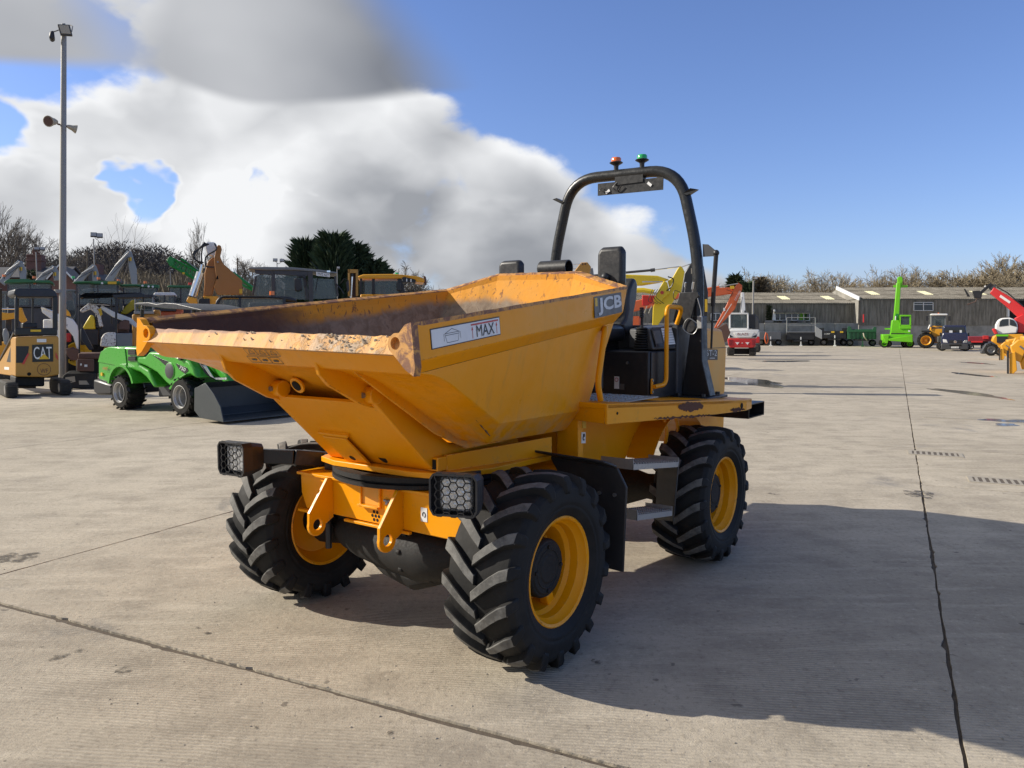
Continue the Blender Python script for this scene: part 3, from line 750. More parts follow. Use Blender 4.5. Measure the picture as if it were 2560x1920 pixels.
    for y in (.43, -.43):
        MB().prism([(.90, 1.585), (.62, 1.41), (.30, 1.21), (.05, 1.10), (-.3, 1.10), (-.3, 1.15), (.12, 1.20), (.40, 1.39), (.70, 1.53)], 'y', y + (.06 if y > 0 else -.06) - .008, y + (.06 if y > 0 else -.06) + .008).build('outer_rib', 'skip_paint', sk, bevel=.003)
    # markings
    side = Vector((-1.271 - 1.016, .785 - 1.032, 0)).normalized(); nrm = Vector((.107, .994, 0)).normalized()
    up = Vector((0, 0, 1)); slope = (side + up * .108).normalized(); upv = nrm.cross(slope) * -1
    if upv.z < 0: upv = -upv
    def spt(x, z):
        t = (x - 1.016) / (-1.271 - 1.016); y = 1.032 + (.785 - 1.032) * t; return Vector((x, y, z)) + nrm * .002
    o_ = spt(.636, 1.741)
    plate('warning_sticker', 'black_label', sk, o_, slope, upv, .560, .086); plate('sticker_face', 'white_label', sk, o_ + nrm * .0015, slope, upv, .550, .077)
    text('MAX', 'sticker_text', 'black_label', sk, o_ + slope * .145 - upv * .004 + nrm * .003, slope, upv, width=.155, height=.052)
    plate('red_bar', 'red_label', sk, o_ + slope * .145 + upv * .029 + nrm * .003, slope, upv, .235, .007)
    for dx in (.035, .245):
        aw = MB(); c0 = o_ + slope * dx - upv * .004 + nrm * .0035
        for sh in ([(-.002, -.03), (.002, -.03), (.002, .012), (-.002, .012)], [(-.008, .008), (.008, .008), (0, .026)]):
            aw.quad(*[c0 + slope * a_ + upv * b_ for a_, b_ in sh])
        aw.build('arrow', 'red_label', sk)
    dg = MB(); c0 = o_ - slope * .125 + nrm * .003
    def ln(p, q_, w=.0022):
        p, q_ = Vector(p), Vector(q_); d_ = (q_ - p).normalized(); e_ = Vector((-d_.y, d_.x))
        dg.quad(*[c0 + slope * v.x + upv * v.y for v in (p + e_ * w / 2, p - e_ * w / 2, q_ - e_ * w / 2, q_ + e_ * w / 2)])
    sk_o = [(-.055, .012), (.055, .012), (.042, -.028), (-.042, -.028)]
    for i in range(4): ln(sk_o[i], sk_o[(i + 1) % 4])
    ln((-.055, .012), (0, .03)); ln((0, .03), (.055, .012)); ln((-.062, .012), (-.062, -.02)); ln((.062, .012), (.064, -.02)); ln((-.05, .004), (.05, .004))
    dg.build('sticker_diagram', 'black_label', sk)
    o2 = spt(-.950, 1.906)
    plate('badge', 'grey_label', sk, o2, slope, upv, .432, .128); text('JCB', 'badge_text', 'silver_letter', sk, o2 + slope * .022 + nrm * .002, slope, upv, width=.375, height=.106, bold=.034)
    plate('badge_flash', 'yellow_label', sk, o2 - slope * .188 + upv * .032 + nrm * .0015, slope, upv, .034, .05)
    # hazard stickers under the lip
    uf = Vector((-.09, 0, -.09)).normalized()
    for i in range(3):
        for j in range(2):
            c1 = Vector(L((.99, -.085 + i * .085 - j * .03 + .03, 1.626))) + Vector((-.035, 0, -.034)) * (j * 1.15 - .62) + Vector((.70, 0, -.70)) * .005
            rr = Vector((0, 1, 0)); uu = Vector((.71, 0, .71)); w, h = .078, .044
            fr = MB()
            for (a_, b_, w_, h_) in ((0, h / 2, w, .003), (0, -h / 2, w, .003), (-w / 2, 0, .003, h), (w / 2, 0, .003, h)):
                q_ = c1 + rr * a_ + uu * b_; fr.quad(*[q_ + rr * s1 * w_ / 2 + uu * s2 * h_ / 2 for s1, s2 in ((-1, -1), (1, -1), (1, 1), (-1, 1))])
            if j == 0:
                for k_ in range(3):
                    tri = [(-.022, -.012), (.022, -.012), (0, .016)]; p_, q_ = Vector(tri[k_]), Vector(tri[(k_ + 1) % 3]); e_ = (q_ - p_).normalized(); e2 = Vector((-e_.y, e_.x)) * .0018
                    fr.quad(*[c1 + rr * v.x + uu * v.y for v in (p_ + e2, p_ - e2, q_ - e2, q_ + e2)])
            else:
                fr.quad(*[c1 + rr * a_ + uu * b_ for a_, b_ in ((-.02, -.008), (.006, -.008), (.006, .004), (-.02, .004))]); fr.quad(*[c1 + rr * a_ + uu * b_ for a_, b_ in ((.006, -.012), (.022, -.002), (.006, .008))])
            fr.build('hazard_sticker', 'black_label', sk, fix=False)
    return sk
plain('clay', (.40, .33, .25), .95)
SKIP = skip()
def weld(pts, par, r=.0045):
    rg = random.Random(len(pts)); P = smooth_line(pts, 8) if len(pts) > 2 else [Vector(pts[0]).lerp(Vector(pts[1]), i / 24) for i in range(25)]
    MB().tube(P, [r * rg.uniform(.75, 1.25) for _ in P], 6).build('weld_bead', 'machine_yellow', par)
for s_ in (1, -1):
     weld([L((1.012, 1.028 * s_, 1.60)), L((1.012, 1.028 * s_, 1.78))], SKIP, .006)

# ---- pedestal and turntable
pd = MB(); pd.hexa([(.64, .395, 1.385), (.64, -.395, 1.385), (.225, -.415, .992), (.225, .415, .992)], [(.62, .395, 1.40), (.62, -.395, 1.40), (.205, -.415, 1.0), (.205, .415, 1.0)])
for y in (.405, -.405):
    pd.prism([(.69, 1.45), (.665, 1.475), (.62, 1.475), (.59, 1.44), (.10, 1.13), (-.55, 1.08), (-.60, .99), (.22, .99), (.66, 1.40)], 'y', y - .012, y + .012)
PED = pd.build('pedestal', 'machine_yellow', DUMP, bevel=.005)
for y in (.36, -.36): MB().cyl((.645, y - .05, 1.432), (.645, y + .07, 1.432), .045, 20).build('pivot', 'machine_yellow', PED, bevel=.004)
for y in (.36, -.36):
    MB().cyl((.655, y + .02, 1.432), (.700, y + .02, 1.432), .014, 10).build('pin', 'steel', PED)
tb = MB(); sl = Vector((.40, 0, .393)).normalized(); on = Vector((.393, 0, -.40)).normalized()
def onped(y, t, d=0): return Vector((.225, y, .992)) + sl * t + on * d
tb.hexa([onped(-.225, .02, .02), onped(-.03, .02, .02), onped(-.045, .26, .02), onped(-.235, .26, .02)], [onped(-.225, .02, .034), onped(-.03, .02, .034), onped(-.045, .26, .034), onped(-.235, .26, .034)])
tb.hexa([onped(-.26, .265, 0), onped(-.02, .265, 0), onped(-.02, .285, 0), onped(-.26, .285, 0)], [onped(-.26, .265, .03), onped(-.02, .265, .03), onped(-.02, .285, .03), onped(-.26, .285, .03)])
tb.build('lock_tab', 'machine_yellow', PED, bevel=.005)
for (y, t, r_, d_, mt) in ((-.135, .075, .022, .0345, 'hole_dark'), (.07, .06, .03, .0012, 'hole_dark')):
    c0 = onped(y, t, d_); m_ = MB(); m_.add([c0 + (Vector((0, 1, 0)) * math.cos(a * PI / 10) + sl * math.sin(a * PI / 10) * (1.4 if y > 0 else 1)) * r_ for a in range(20)], [tuple(range(20))]); m_.build('hole', mt, PED)
for y, dr in ((-.150, .03), (.30, .04)):
    m_ = MB(); m_.cyl((.66, y, 1.462), (.672, y, 1.455), dr + .018, 20); m_.build('boss', 'machine_yellow', PED, bevel=.003)
    MB().cyl((.668, y, 1.458), (.676, y, 1.453), dr, 20).build('hole', 'hole_dark', PED)
sqh = MB(); sqh.box((.16, .38, .995), (.235, .455, 1.07)); sqh.build('socket', 'machine_yellow', PED, bevel=.004); MB().box((.2365, .392, 1.005), (.238, .443, 1.058)).build('hole', 'hole_dark', PED)
wing = MB(); wing.hexa([(.16, .455, .99), (.16, .455, 1.075), (-.62, .62, 1.10), (-.62, .62, .99)], [(.16, .435, .99), (.16, .435, 1.075), (-.62, .60, 1.10), (-.62, .60, .99)])
wing.build('wing_plate', 'machine_yellow', PED); wing = MB()
wing.hexa([(.16, -.455, .99), (.16, -.455, 1.075), (-.62, -.62, 1.10), (-.62, -.62, .99)], [(.16, -.435, .99), (.16, -.435, 1.075), (-.62, -.60, 1.10), (-.62, -.60, .99)]); wing.build('wing_plate', 'machine_yellow', PED)
tp = MB(); tp.hexa([(x, y, .958) for x, y in ((.30, .30), (.24, .48), (-.05, .60), (-.65, .62), (-.65, -.62), (-.05, -.60), (.24, -.48), (.30, -.30))], [(x, y, .99) for x, y in ((.30, .30), (.24, .48), (-.05, .60), (-.65, .62), (-.65, -.62), (-.05, -.60), (.24, -.48), (.30, -.30))])
tp.build('turntable_plate', 'machine_yellow', DUMP, bevel=.004)
rg_ = MB(); rg_.lathe([(.555, .888), (.575, .895), (.575, .915), (.548, .918), (.548, .926), (.572, .93), (.572, .957), (.50, .957), (.50, .888)], 56, 'z', (-.17, .02, 0), close=True); rg_.build('slew_ring', 'grease_black', DUMP)

# ---- front chassis
fc = MB(); fc.prism([(-.62, .885), (-.615, .76), (-.57, .665), (.64, .655), (.68, .70), (.68, .885)], 'x', -.95, .285)
FC = fc.build('front_chassis', 'machine_yellow', DUMP, bevel=.006)
tpf = MB(); tpf.hexa([(.30, -.64, .872), (.30, .70, .872), (-.95, .70, .872), (-.95, -.64, .872)], [(.30, -.64, .888), (.30, .70, .888), (-.95, .70, .888), (-.95, -.64, .888)]); tpf.build('top_plate', 'machine_yellow', FC, bevel=.003)
flg = MB(); flg.box((.275, -.62, .648), (.312, -.40, .664)); flg.build('flange', 'machine_yellow', FC, bevel=.003); flg = MB(); flg.box((.275, -.22, .640), (.300, .30, .656)); flg.build('flange', 'machine_yellow', FC, bevel=.003)
for y in (-.335, .235):
    lg = MB(); pl = [(.285, .886), (.325, .886), (.462, .70)] + [(.405 + .062 * math.cos(R(a)), .622 + .062 * math.sin(R(a))) for a in range(20, -190, -18)] + [(.285, .650)]
    holed(lg, pl, (.403, .626), .032, 'y', y - .011, y + .011); lg.build('towing_lug', 'machine_yellow', FC, bevel=.003)
bxr = MB(); bxr.box((.286, -.075, .765), (.2868, .065, .868)); bxr.build('recess', 'hood_paint', FC)
bxe = MB(); bxe.box((.286, .065, .76), (.300, .078, .872)); bxe.box((.286, -.088, .76), (.300, -.075, .872)); bxe.box((.286, -.088, .752), (.318, .078, .764)); bxe.build('recess_frame', 'machine_yellow', FC, bevel=.002)
for i in range(7):
    a = i * PI / 3; y, z = (0, 0) if i == 6 else (.026 * math.cos(a), .026 * math.sin(a)); MB().cyl((.284, .03 + y, .705 + z), (.2865, .03 + y, .705 + z), .0095, 12).build('hole', 'hole_dark', FC)
plate('sticker', 'white_label', FC, (.2868, .40, .765), (0, 1, 0), (0, 0, 1), .045, .075); hk = MB(); hk.tube([(.289, .40 + .010 * math.cos(t), .765 + .014 * math.sin(t)) for t in [i * .5 - 1.2 for i in range(11)]], .0022, 5); hk.build('hook_symbol', 'black_label', FC)
lt = MB(); lt.box((.286, .105, .80), (.300, .160, .812)); lt.cyl((.292, .135, .805), (.302, .135, .785), .013, 10); lt.build('latch', 'steel', FC, bevel=.002)
ax = MB(); ax.tube([(0, -.72, .50), (.02, -.50, .50), (.06, -.38, .50), (.10, -.24, .51), (.12, -.05, .505), (.13, .12, .50), (.13, .28, .49), (.12, .42, .50), (.06, .55, .50), (0, .72, .50)], [.13, .10, .115, .135, .145, .15, .16, .135, .105, .13], 18)
for q in range(9): a_ = q * 2 * PI / 9; ax.cyl((.13 + .150 * math.sin(a_), .185, .50 + .150 * math.cos(a_)), (.13 + .150 * math.sin(a_), .215, .50 + .150 * math.cos(a_)), .016, 8)
ax.tube([(.02, -.30, .40), (.10, -.05, .375), (.13, .2, .355), (.10, .42, .40)], [.05, .075, .085, .05], 12); ax.box((.02, .30, .36), (.20, .37, .62))
ax.box((-.1, -.5, .55), (.1, -.34, .68)); ax.box((-.1, .36, .55), (.1, .52, .68)); ax.tube([(.12, -.34, .50), (.15, -.2, .52), (.15, .25, .52), (.12, .42, .50)], [.05, .09, .09, .05], 12)
ax.build('front_axle', 'grease_black', DUMP, bevel=.01)
ax2 = MB(); ax2.tube([(-2.29, -.75, .50), (-2.29, -.4, .50), (-2.29, -.12, .48), (-2.29, .16, .48), (-2.29, .45, .50), (-2.29, .75, .50)], [.12, .10, .19, .19, .10, .12], 18); ax2.cyl((-2.2, 0, .52), (-.3, 0, .56), .05, 12); ax2.box((-1.0, -.28, .45), (-.45, .28, .66)); ax2.build('driveline', 'grease_black', DUMP, bevel=.01)
hs = MB()
for q in range(4): hs.tube(smooth_line([(.1 + q * .03, -.50 - q * .02, .86), (.06, -.58, .70), (.12 + q * .02, -.60 + q * .03, .58), (.05, -.55, .50)], 5), .011, 6)
hs.cyl((.16, -.52, .40), (.16, -.52, .66), .02, 10); hs.build('hose', 'black_plastic', FC)

# ---- working lamps on arms, with hexagon guards
def headlamp(s):
    cx, cy, cz = .545, .855 * s, .985
    TW = Matrix.Translation((cx, cy, cz)) @ Matrix.Rotation(R(20 if s > 0 else 4), 4, 'Z') @ Matrix.Translation((-cx, -cy, -cz))
    arm = MB(); arm.beam((.10, .58 * s, .94), (.30, .66 * s, .975), .05, .09); arm.beam((.30, .66 * s, .975), (.43, .80 * s, .985), .05, .085); arm.box((.02, .5 * s - .05, .885), (.16, .5 * s + .08, .985)); ao = arm.build('lamp_bracket', 'black_paint', DUMP, bevel=.005)
    w, h = .118, .098
    body = MB(); body.M = TW; oc = [(-w, -h * .7), (-w * .85, -h), (w * .85, -h), (w, -h * .7), (w, h * .75), (w * .85, h), (-w * .85, h), (-w, h * .75)]
    body.hexa([(cx - .10, cy + q[0] * .8, cz + q[1] * .8) for q in oc], [(cx + .005, cy + q[0], cz + q[1]) for q in oc]); body.build('lamp_housing', 'black_plastic', ao, bevel=.004)
    hood = MB(); hood.M = TW; n = len(oc)
    for i in range(n):
        p, q = oc[i], oc[(i + 1) % n]; k_ = .95
        hood.hexa([(cx, cy + p[0], cz + p[1]), (cx, cy + q[0], cz + q[1]), (cx, cy + q[0] * k_, cz + q[1] * k_), (cx, cy + p[0] * k_, cz + p[1] * k_)], [(cx + .065, cy + p[0], cz + p[1]), (cx + .065, cy + q[0], cz + q[1]), (cx + .065, cy + q[0] * k_, cz + q[1] * k_), (cx + .065, cy + p[0] * k_, cz + p[1] * k_)])
    hood.build('lamp_shroud', 'black_plastic', ao)
    le = MB(); le.M = TW; le.hexa([(cx + .006, cy + q[0] * .72, cz + q[1] * .86) for q in oc], [(cx + .035, cy + q[0] * .66, cz + q[1] * .80) for q in oc]); le.build('lens', 'lamp_lens', ao, bevel=.01)
    g = MB(); g.M = TW; hr = .0235; th = .0032; rg = random.Random(2 + s)
    for i in range(-4, 5):
        for j in range(-4, 5):
            py, pz = i * hr * 1.5, (j + (i % 2) * .5) * hr * math.sqrt(3)
            if abs(py) > w * .86 or abs(pz) > h * .84: continue
            if rg.random() < .06: continue
            V_ = [(cx + .062, cy + py + hr * math.cos(a * PI / 3), cz + pz + hr * math.sin(a * PI / 3)) for a in range(7)]
            for a in range(6): g.beam(V_[a], V_[a + 1], th * 1.6, th, (1, 0, 0))
    for p, q in zip(oc, oc[1:] + oc[:1]): g.beam((cx + .064, cy + p[0] * .97, cz + p[1] * .97), (cx + .064, cy + q[0] * .97, cz + q[1] * .97), .009, .009, (1, 0, 0))
    g.build('guard', 'black_plastic', ao)
headlamp(1); headlamp(-1)

# ---- front mudguard flaps
for s in (1, -1):
    mg = MB(); mg.hexa([(-.615, .60 * s, .985), (-.615, 1.075 * s, .955), (-.615, 1.135 * s, .85), (-.615, 1.118 * s, .352), (-.615, .70 * s, .37), (-.615, .66 * s, .9)], [(-.632, .60 * s, .985), (-.632, 1.075 * s, .955), (-.632, 1.135 * s, .85), (-.632, 1.118 * s, .352), (-.632, .70 * s, .37), (-.632, .66 * s, .9)])
    mg.hexa([(-.615, .60 * s, .985), (-.615, 1.075 * s, .955), (-.50, 1.05 * s, 1.0), (-.48, .58 * s, 1.02)], [(-.618, .60 * s, 1.0), (-.618, 1.075 * s, .97), (-.50, 1.05 * s, 1.015), (-.48, .58 * s, 1.035)])
    MG = mg.build('mudguard', 'black_plastic', DUMP, bevel=.006)
    MB().beam((-.66, .72 * s, .95), (-.66, .72 * s, 1.10), .045, .012).build('bracket', 'black_paint', MG, bevel=.004)
    for q in range(3): MB().cyl((-.614, (.86 + q * .1) * s, .80), (-.606, (.86 + q * .1) * s, .80), .012, 8).build('bolt', 'steel', MG)

# ---- rear chassis, deck, steps
rc = MB(); rc.prism([(-.82, 1.20), (-.82, .80), (-1.05, .74), (-1.75, .80), (-2.0, 1.0), (-2.25, 1.08), (-2.6, 1.02), (-2.85, .86), (-3.0, .76), (-3.72, .80), (-3.74, 1.12), (-3.3, 1.18)], 'y', -.53, .53)
RC = rc.build('rear_chassis', 'machine_yellow', DUMP, bevel=.006)
fp_ = MB(); fp_.hexa([(-.80, .70, 1.22), (-.80, .70, .80), (-.80, .54, .78), (-.80, .54, 1.22)], [(-.86, .70, 1.22), (-.86, .70, .80), (-.86, .54, .78), (-.86, .54, 1.22)]); fp_.build('front_post', 'machine_yellow', RC, bevel=.005)
for x in (-2.0, -2.2):
    f_ = MB(); f_.tube(smooth_line([(x, .55, 1.17), (x - .02, .68, 1.12), (x - .05, .72, 1.0), (x - .06, .70, .88)], 5), .014, 6); f_.build('fender_stay', 'machine_yellow', RC)
fe = MB(); fa = arc((-2.29, .51), .60, 150, 30, 14, 'xz')
for i in range(len(fa) - 1):
    (x0, _, z0), (x1, _, z1) = fa[i], fa[i + 1]; fe.hexa([(x0, .53, z0), (x1, .53, z1), (x1, .74, z1), (x0, .74, z0)], [(x0, .53, z0 + .012), (x1, .53, z1 + .012), (x1, .74, z1 + .012), (x0, .74, z0 + .012)])
fe.build('fender', 'machine_yellow', RC)
plate('data_plate', 'black_label', RC, (-.98, .5345, .93), (-1, 0, -.12), (0, 0, 1), .235, .15)
text('JCB', 'data_plate_text', 'silver_letter', RC, (-.905, .5365, .988), (-1, 0, -.12), (0, 0, 1), height=.014, bold=True)
for i in range(6):
    for j in range(2): plate('data_plate_line', 'grey_label', RC, (-.93 - j * .11, .5365, .962 - i * .016 - j * .006), (-1, 0, -.12), (0, 0, 1), .07 - (i % 3) * .012, .004)
plate('lifting_sticker', 'white_label', RC, (-.858, .7025, 1.075), (-1, 0, -.1), (0, 0, 1), .05, .07); plate('load_sticker', 'yellow_label', RC, (-.865, .7025, 1.17), (-1, 0, -.1), (0, 0, 1), .045, .07)
hk2 = MB(); hk2.tube([(-.858 + .010 * math.cos(t), .706, 1.072 + .012 * math.sin(t)) for t in [i * .5 - 2.2 for i in range(10)]], .003, 5); hk2.cyl((-.858, .706, 1.085), (-.858, .706, 1.10), .006, 6); hk2.build('lifting_symbol', 'black_label', RC)
dk = MB()
def deckz(x): return 1.31 + (1.199 - 1.31) * ((-.75 - x) / 2.0)
top = [(-.75, .93), (-1.9, 1.015), (-2.75, 1.08), (-3.05, 1.02), (-3.12, .5), (-3.12, -.5), (-3.05, -1.02), (-2.75, -1.08), (-.75, -.93), (-.83, -.3), (-.83, .3)]
dk.hexa([(x, y, deckz(x) - .035) for x, y in top], [(x, y, deckz(x)) for x, y in top]); DK = dk.build('deck', 'machine_yellow', DUMP, bevel=.008)
for s in (1, -1):
    sk_ = MB(); pp = [(-.75, .93), (-1.9, 1.015), (-2.75, 1.08), (-3.05, 1.02)]
    for i in range(3):
        (x0, y0), (x1, y1) = pp[i], pp[i + 1]; d0 = (.125, .115, .09, .085)[i]; d1 = (.125, .115, .09, .085)[i + 1]
        sk_.hexa([(x0, y0 * s, deckz(x0) - .004), (x1, y1 * s, deckz(x1) - .004), (x1, y1 * s, deckz(x1) - d1), (x0, y0 * s, deckz(x0) - d0)], [(x0, y0 * s - .02 * s, deckz(x0) - .004), (x1, y1 * s - .02 * s, deckz(x1) - .004), (x1, y1 * s - .02 * s, deckz(x1) - d1), (x0, y0 * s - .02 * s, deckz(x0) - d0)])
    sk_.hexa([(-.75, .93 * s, deckz(-.75) - .004), (-.75, .93 * s, deckz(-.75) - .125), (-.80, .66 * s, 1.19), (-.80, .66 * s, 1.31)], [(-.77, .93 * s, deckz(-.75) - .004), (-.77, .93 * s, deckz(-.75) - .125), (-.82, .66 * s, 1.19), (-.82, .66 * s, 1.31)])
    sk_.build('deck_skirt', 'machine_yellow', DK, bevel=.004)
rg = random.Random(11)
def rustpatch(name, x0, x1, zo, zspan, n):
    ups, los = [], []
    for i in range(n + 1):
        t = i / n; x = x0 + (x1 - x0) * t; y = .93 + (.15) * ((-.75 - x) / 2.0) + .0022
        m_ = math.sin(PI * t) ** .5 if 0 < t < 1 else 0
        ups.append((x, y, deckz(x) + zo + zspan * .5 * m_ + rg.uniform(-.006, .006))); los.append((x, y, deckz(x) + zo - zspan * .5 * m_ + rg.uniform(-.008, .008)))
    m_ = MB(); m_.add(ups + los[::-1], [tuple(range(2 * (n + 1)))]); return m_.build(name, 'rust', DK, sharp=0, fix=False)
rustpatch('rust_patch', -1.62, -2.0, -.038, .066, 22); rustpatch('rust_patch', -1.3, -2.2, -.108, .016, 40); rustpatch('rust_patch', -2.45, -2.72, -.078, .03, 18)
tr_ = MB(); tr_.add([(-1.05, .93, deckz(-1.05) + .002), (-1.45, .94, deckz(-1.45) + .002), (-1.62, .985, deckz(-1.6) + .002), (-2.0, 1.012, deckz(-2.0) + .002), (-2.05, .97, deckz(-2.0) + .002), (-1.7, .91, deckz(-1.7) + .002), (-1.4, .88, deckz(-1.4) + .002), (-1.1, .90, deckz(-1.1) + .002)], [tuple(range(8))]); tr_.build('rust_patch', 'rust', DK, sharp=0)
for (x, z) in ((-.86, -.06), (-2.66, -.05)):
    y = .93 + .15 * ((-.75 - x) / 2.0); MB().cyl((x, y - .002, deckz(x) + z), (x, y + .003, deckz(x) + z), .009 if x > -1 else .024, 14).build('hole', 'hole_dark', DK)
ft = MB(); ft.box((-1.6, .2, 1.285), (-.86, .86, 1.292)); FT = ft.build('foot_plate', 'galvanised', DK)
me_ = MB().box((-.014, -.014, 0), (.014, .014, .008)).mesh('stud')
st_ = MB()
for i in range(14):
    for j in range(11): st_.M = Matrix.Translation((-.9 - i * .048, .24 + j * .056, 1.292)) @ Matrix.Rotation(PI / 4 * (1 if (i + j) % 2 else -1), 4, 'Z'); st_.box((-.014, -.005, 0), (.014, .005, .006))
st_.M = None; st_.build('tread_stud', 'galvanised', FT)['kind'] = 'stuff'
def step(x0, x1, z0, z1, y0, y1):
    s_ = MB(); zz = lambda x: z0 + (z1 - z0) * (x - x0) / (x1 - x0)
    for y in (y0, y1 - .006): s_.hexa([(x0, y, zz(x0) - .035), (x1, y, zz(x1) - .035), (x1, y, zz(x1)), (x0, y, zz(x0))], [(x0, y + .006, zz(x0) - .035), (x1, y + .006, zz(x1) - .035), (x1, y + .006, zz(x1)), (x0, y + .006, zz(x0))])
    for x in (x0, x1): s_.hexa([(x, y0, zz(x) - .035), (x, y1, zz(x) - .035), (x, y1, zz(x) + .03), (x, y0, zz(x) + .03)], [(x - .006, y0, zz(x) - .035), (x - .006, y1, zz(x) - .035), (x - .006, y1, zz(x) + .03), (x - .006, y0, zz(x) + .03)])
    so2 = s_.build('step', 'galvanised', DUMP)
    n = 5
    for j in range(n):
        y = y0 + (y1 - y0) * (j + .5) / n; b = MB(); b.beam((x0 - .006, y, zz(x0) - .012), (x1, y, zz(x1) - .012), .014, .012)
        for i in range(18): x = x0 + (x1 - x0) * (i + .5) / 18; b.box((x - .008, y - .008, zz(x) - .006), (x + .004, y + .008, zz(x) + .008))
        b.build('tread_bar', 'galvanised', so2)
step(-.98, -1.66, .918, .838, .76, .99); step(-1.02, -1.54, .592, .520, .80, 1.0)
sb = MB(); sb.hexa([(-1.66, .99, .84), (-1.72, .80, .84), (-1.70, .80, .40), (-1.56, 1.0, .44)], [(-1.68, .99, .84), (-1.74, .80, .84), (-1.72, .80, .40), (-1.58, 1.0, .44)]); MB().beam((-.95, .80, .90), (-1.2, .72, .72), .05, .03).build('step_stay', 'black_paint', DUMP); sb.build('step_bracket', 'black_paint', DUMP, bevel=.004)

# ---- operator's place
cb = MB(); cb.box((-2.45, -.60, 1.22), (-1.98, .60, 1.592)); CB = cb.build('seat_base', 'black_plastic', DUMP, bevel=.012)
sp = MB(); sp.box((-2.44, .601, 1.23), (-2.0, .612, 1.585)); sp.build('side_panel', 'black_paint', CB, bevel=.006)
MB().cyl((-1.979, .42, 1.50), (-1.972, .42, 1.50), .012, 10).build('lock', 'steel', CB)
plate('warning_label', 'white_label', CB, (-1.978, .33, 1.345), (0, 1, 0), (0, 0, 1), .042, .095); plate('small_label', 'grey_label', CB, (-1.978, .375, 1.315), (0, 1, 0), (0, 0, 1), .04, .045)
rr_ = MB(); rr_.tube([(-1.9755, .33 + .014 * math.cos(i * PI / 8), 1.368 + .014 * math.sin(i * PI / 8)) for i in range(17)], .002, 5); rr_.build('prohibition_ring', 'red_label', CB)
cs = MB(); cs.hexa([(-2.02, .615, 1.60), (-2.44, .615, 1.60), (-2.44, .36, 1.60), (-2.10, .36, 1.60)], [(-2.05, .565, 1.76), (-2.44, .575, 1.79), (-2.44, .36, 1.79), (-2.12, .36, 1.76)]); CS = cs.build('side_console', 'dark_grey', DUMP, bevel=.015)
a0 = Vector((-2.235, .601, 1.70)); rt = Vector((-1, 0, .03)); u_ = Vector((0, -.26, .96)).normalized()
plate('chart_sticker', 'black_label', CS, a0, rt, u_, .36, .15); plate('chart_face', 'white_label', CS, a0 + Vector((0, .002, 0)) + rt * .07, rt, u_, .19, .135); plate('chart_text', 'grey_label', CS, a0 + Vector((0, .002, 0)) - rt * .115, rt, u_, .12, .10)
for i in range(6): plate('chart_line', 'grey_label', CS, a0 + Vector((0, .0035, 0)) + rt * .07 + u_ * (.048 - i * .02), rt, u_, .19, .0025, .0018)
tl = MB(); tl.box((-2.74, -.62, 1.19), (-2.452, .62, 1.79)); tl.build('rear_bulkhead', 'dark_grey', DUMP, bevel=.015)
g = MB()
for i in range(9): z = 1.60 + i * .019; r_ = .066 - i * .0028; g.lathe([(r_ * .78, z), (r_, z + .006), (r_, z + .011), (r_ * .78, z + .0185)], 20, 'z', (-2.055, .50, 0))
LV = g.build('lever_gaiter', 'rubber', DUMP)
lv = MB(); lv.tube([(-2.055, .50, 1.76), (-2.055, .50, 1.84), (-2.048, .50, 1.855)], [.012, .011, .012], 8)
for i in range(6): lv.lathe([(.014, 1.845 + i * .013), (.0185, 1.850 + i * .013), (.014, 1.857 + i * .013)], 12, 'z', (-2.05, .50, 0))
lv.build('lever', 'black_plastic', LV)
st = MB(); n = 12
prof = [(-2.17, 1.80), (-2.24, 1.84), (-2.275, 1.92), (-2.27, 2.00), (-2.30, 2.09), (-2.36, 2.165), (-2.42, 2.175), (-2.455, 2.12), (-2.44, 2.0), (-2.40, 1.9), (-2.38, 1.74), (-2.25, 1.70)]
st.hexa([(x, .265, z) for x, z in prof], [(x, -.265, z) for x, z in prof]); SE = st.build('seat_back', 'seat_vinyl', DUMP, bevel=.045, seg=4)
for yy in (.17, -.17):
    pd_ = MB(); pd_.tube(smooth_line([(-2.24, yy, 1.86), (-2.262, yy * 1.08, 1.95), (-2.29, yy * 1.1, 2.06), (-2.345, yy * .95, 2.14)], 5), [.03] * 15 + [.03], 8) if False else pd_.tube(smooth_line([(-2.24, yy, 1.86), (-2.262, yy * 1.08, 1.95), (-2.29, yy * 1.1, 2.06), (-2.345, yy * .95, 2.14)], 5), .032, 8); pd_.build('seat_bolster', 'seat_vinyl', SE)
cu = MB(); cu.box((-2.27, -.26, 1.66), (-1.78, .26, 1.80)); cu.build('seat_cushion', 'seat_vinyl', DUMP, bevel=.04, seg=4)
su = MB()
for i in range(4): su.box((-2.25 + i * .005, -.2, 1.595 + i * .018), (-1.85, .2, 1.61 + i * .018))
su.build('seat_suspension', 'rubber', DUMP)
def rail(pts, r=.017, matn='machine_yellow', name='handrail'):
    return MB().tube(fillet(pts, .06), r, 12).build(name, matn, DUMP)
HR = rail([(-1.995, .64, 1.325), (-2.155, .66, 1.335), (-2.15, .66, 1.93), (-2.45, .655, 1.925), (-2.465, .60, 1.795)])
MB().box((-2.01, .612, 1.27), (-1.985, .624, 1.385)).build('rail_flange', 'machine_yellow', HR, bevel=.004)
for z in (1.285, 1.37): MB().cyl((-1.997, .624, z), (-1.997, .630, z), .009, 8).build('bolt', 'steel', HR)
HR2 = rail([(-.90, .80, 1.31), (-.86, .80, 1.42), (-.95, .80, 1.76), (-1.25, .62, 1.76)], .019)
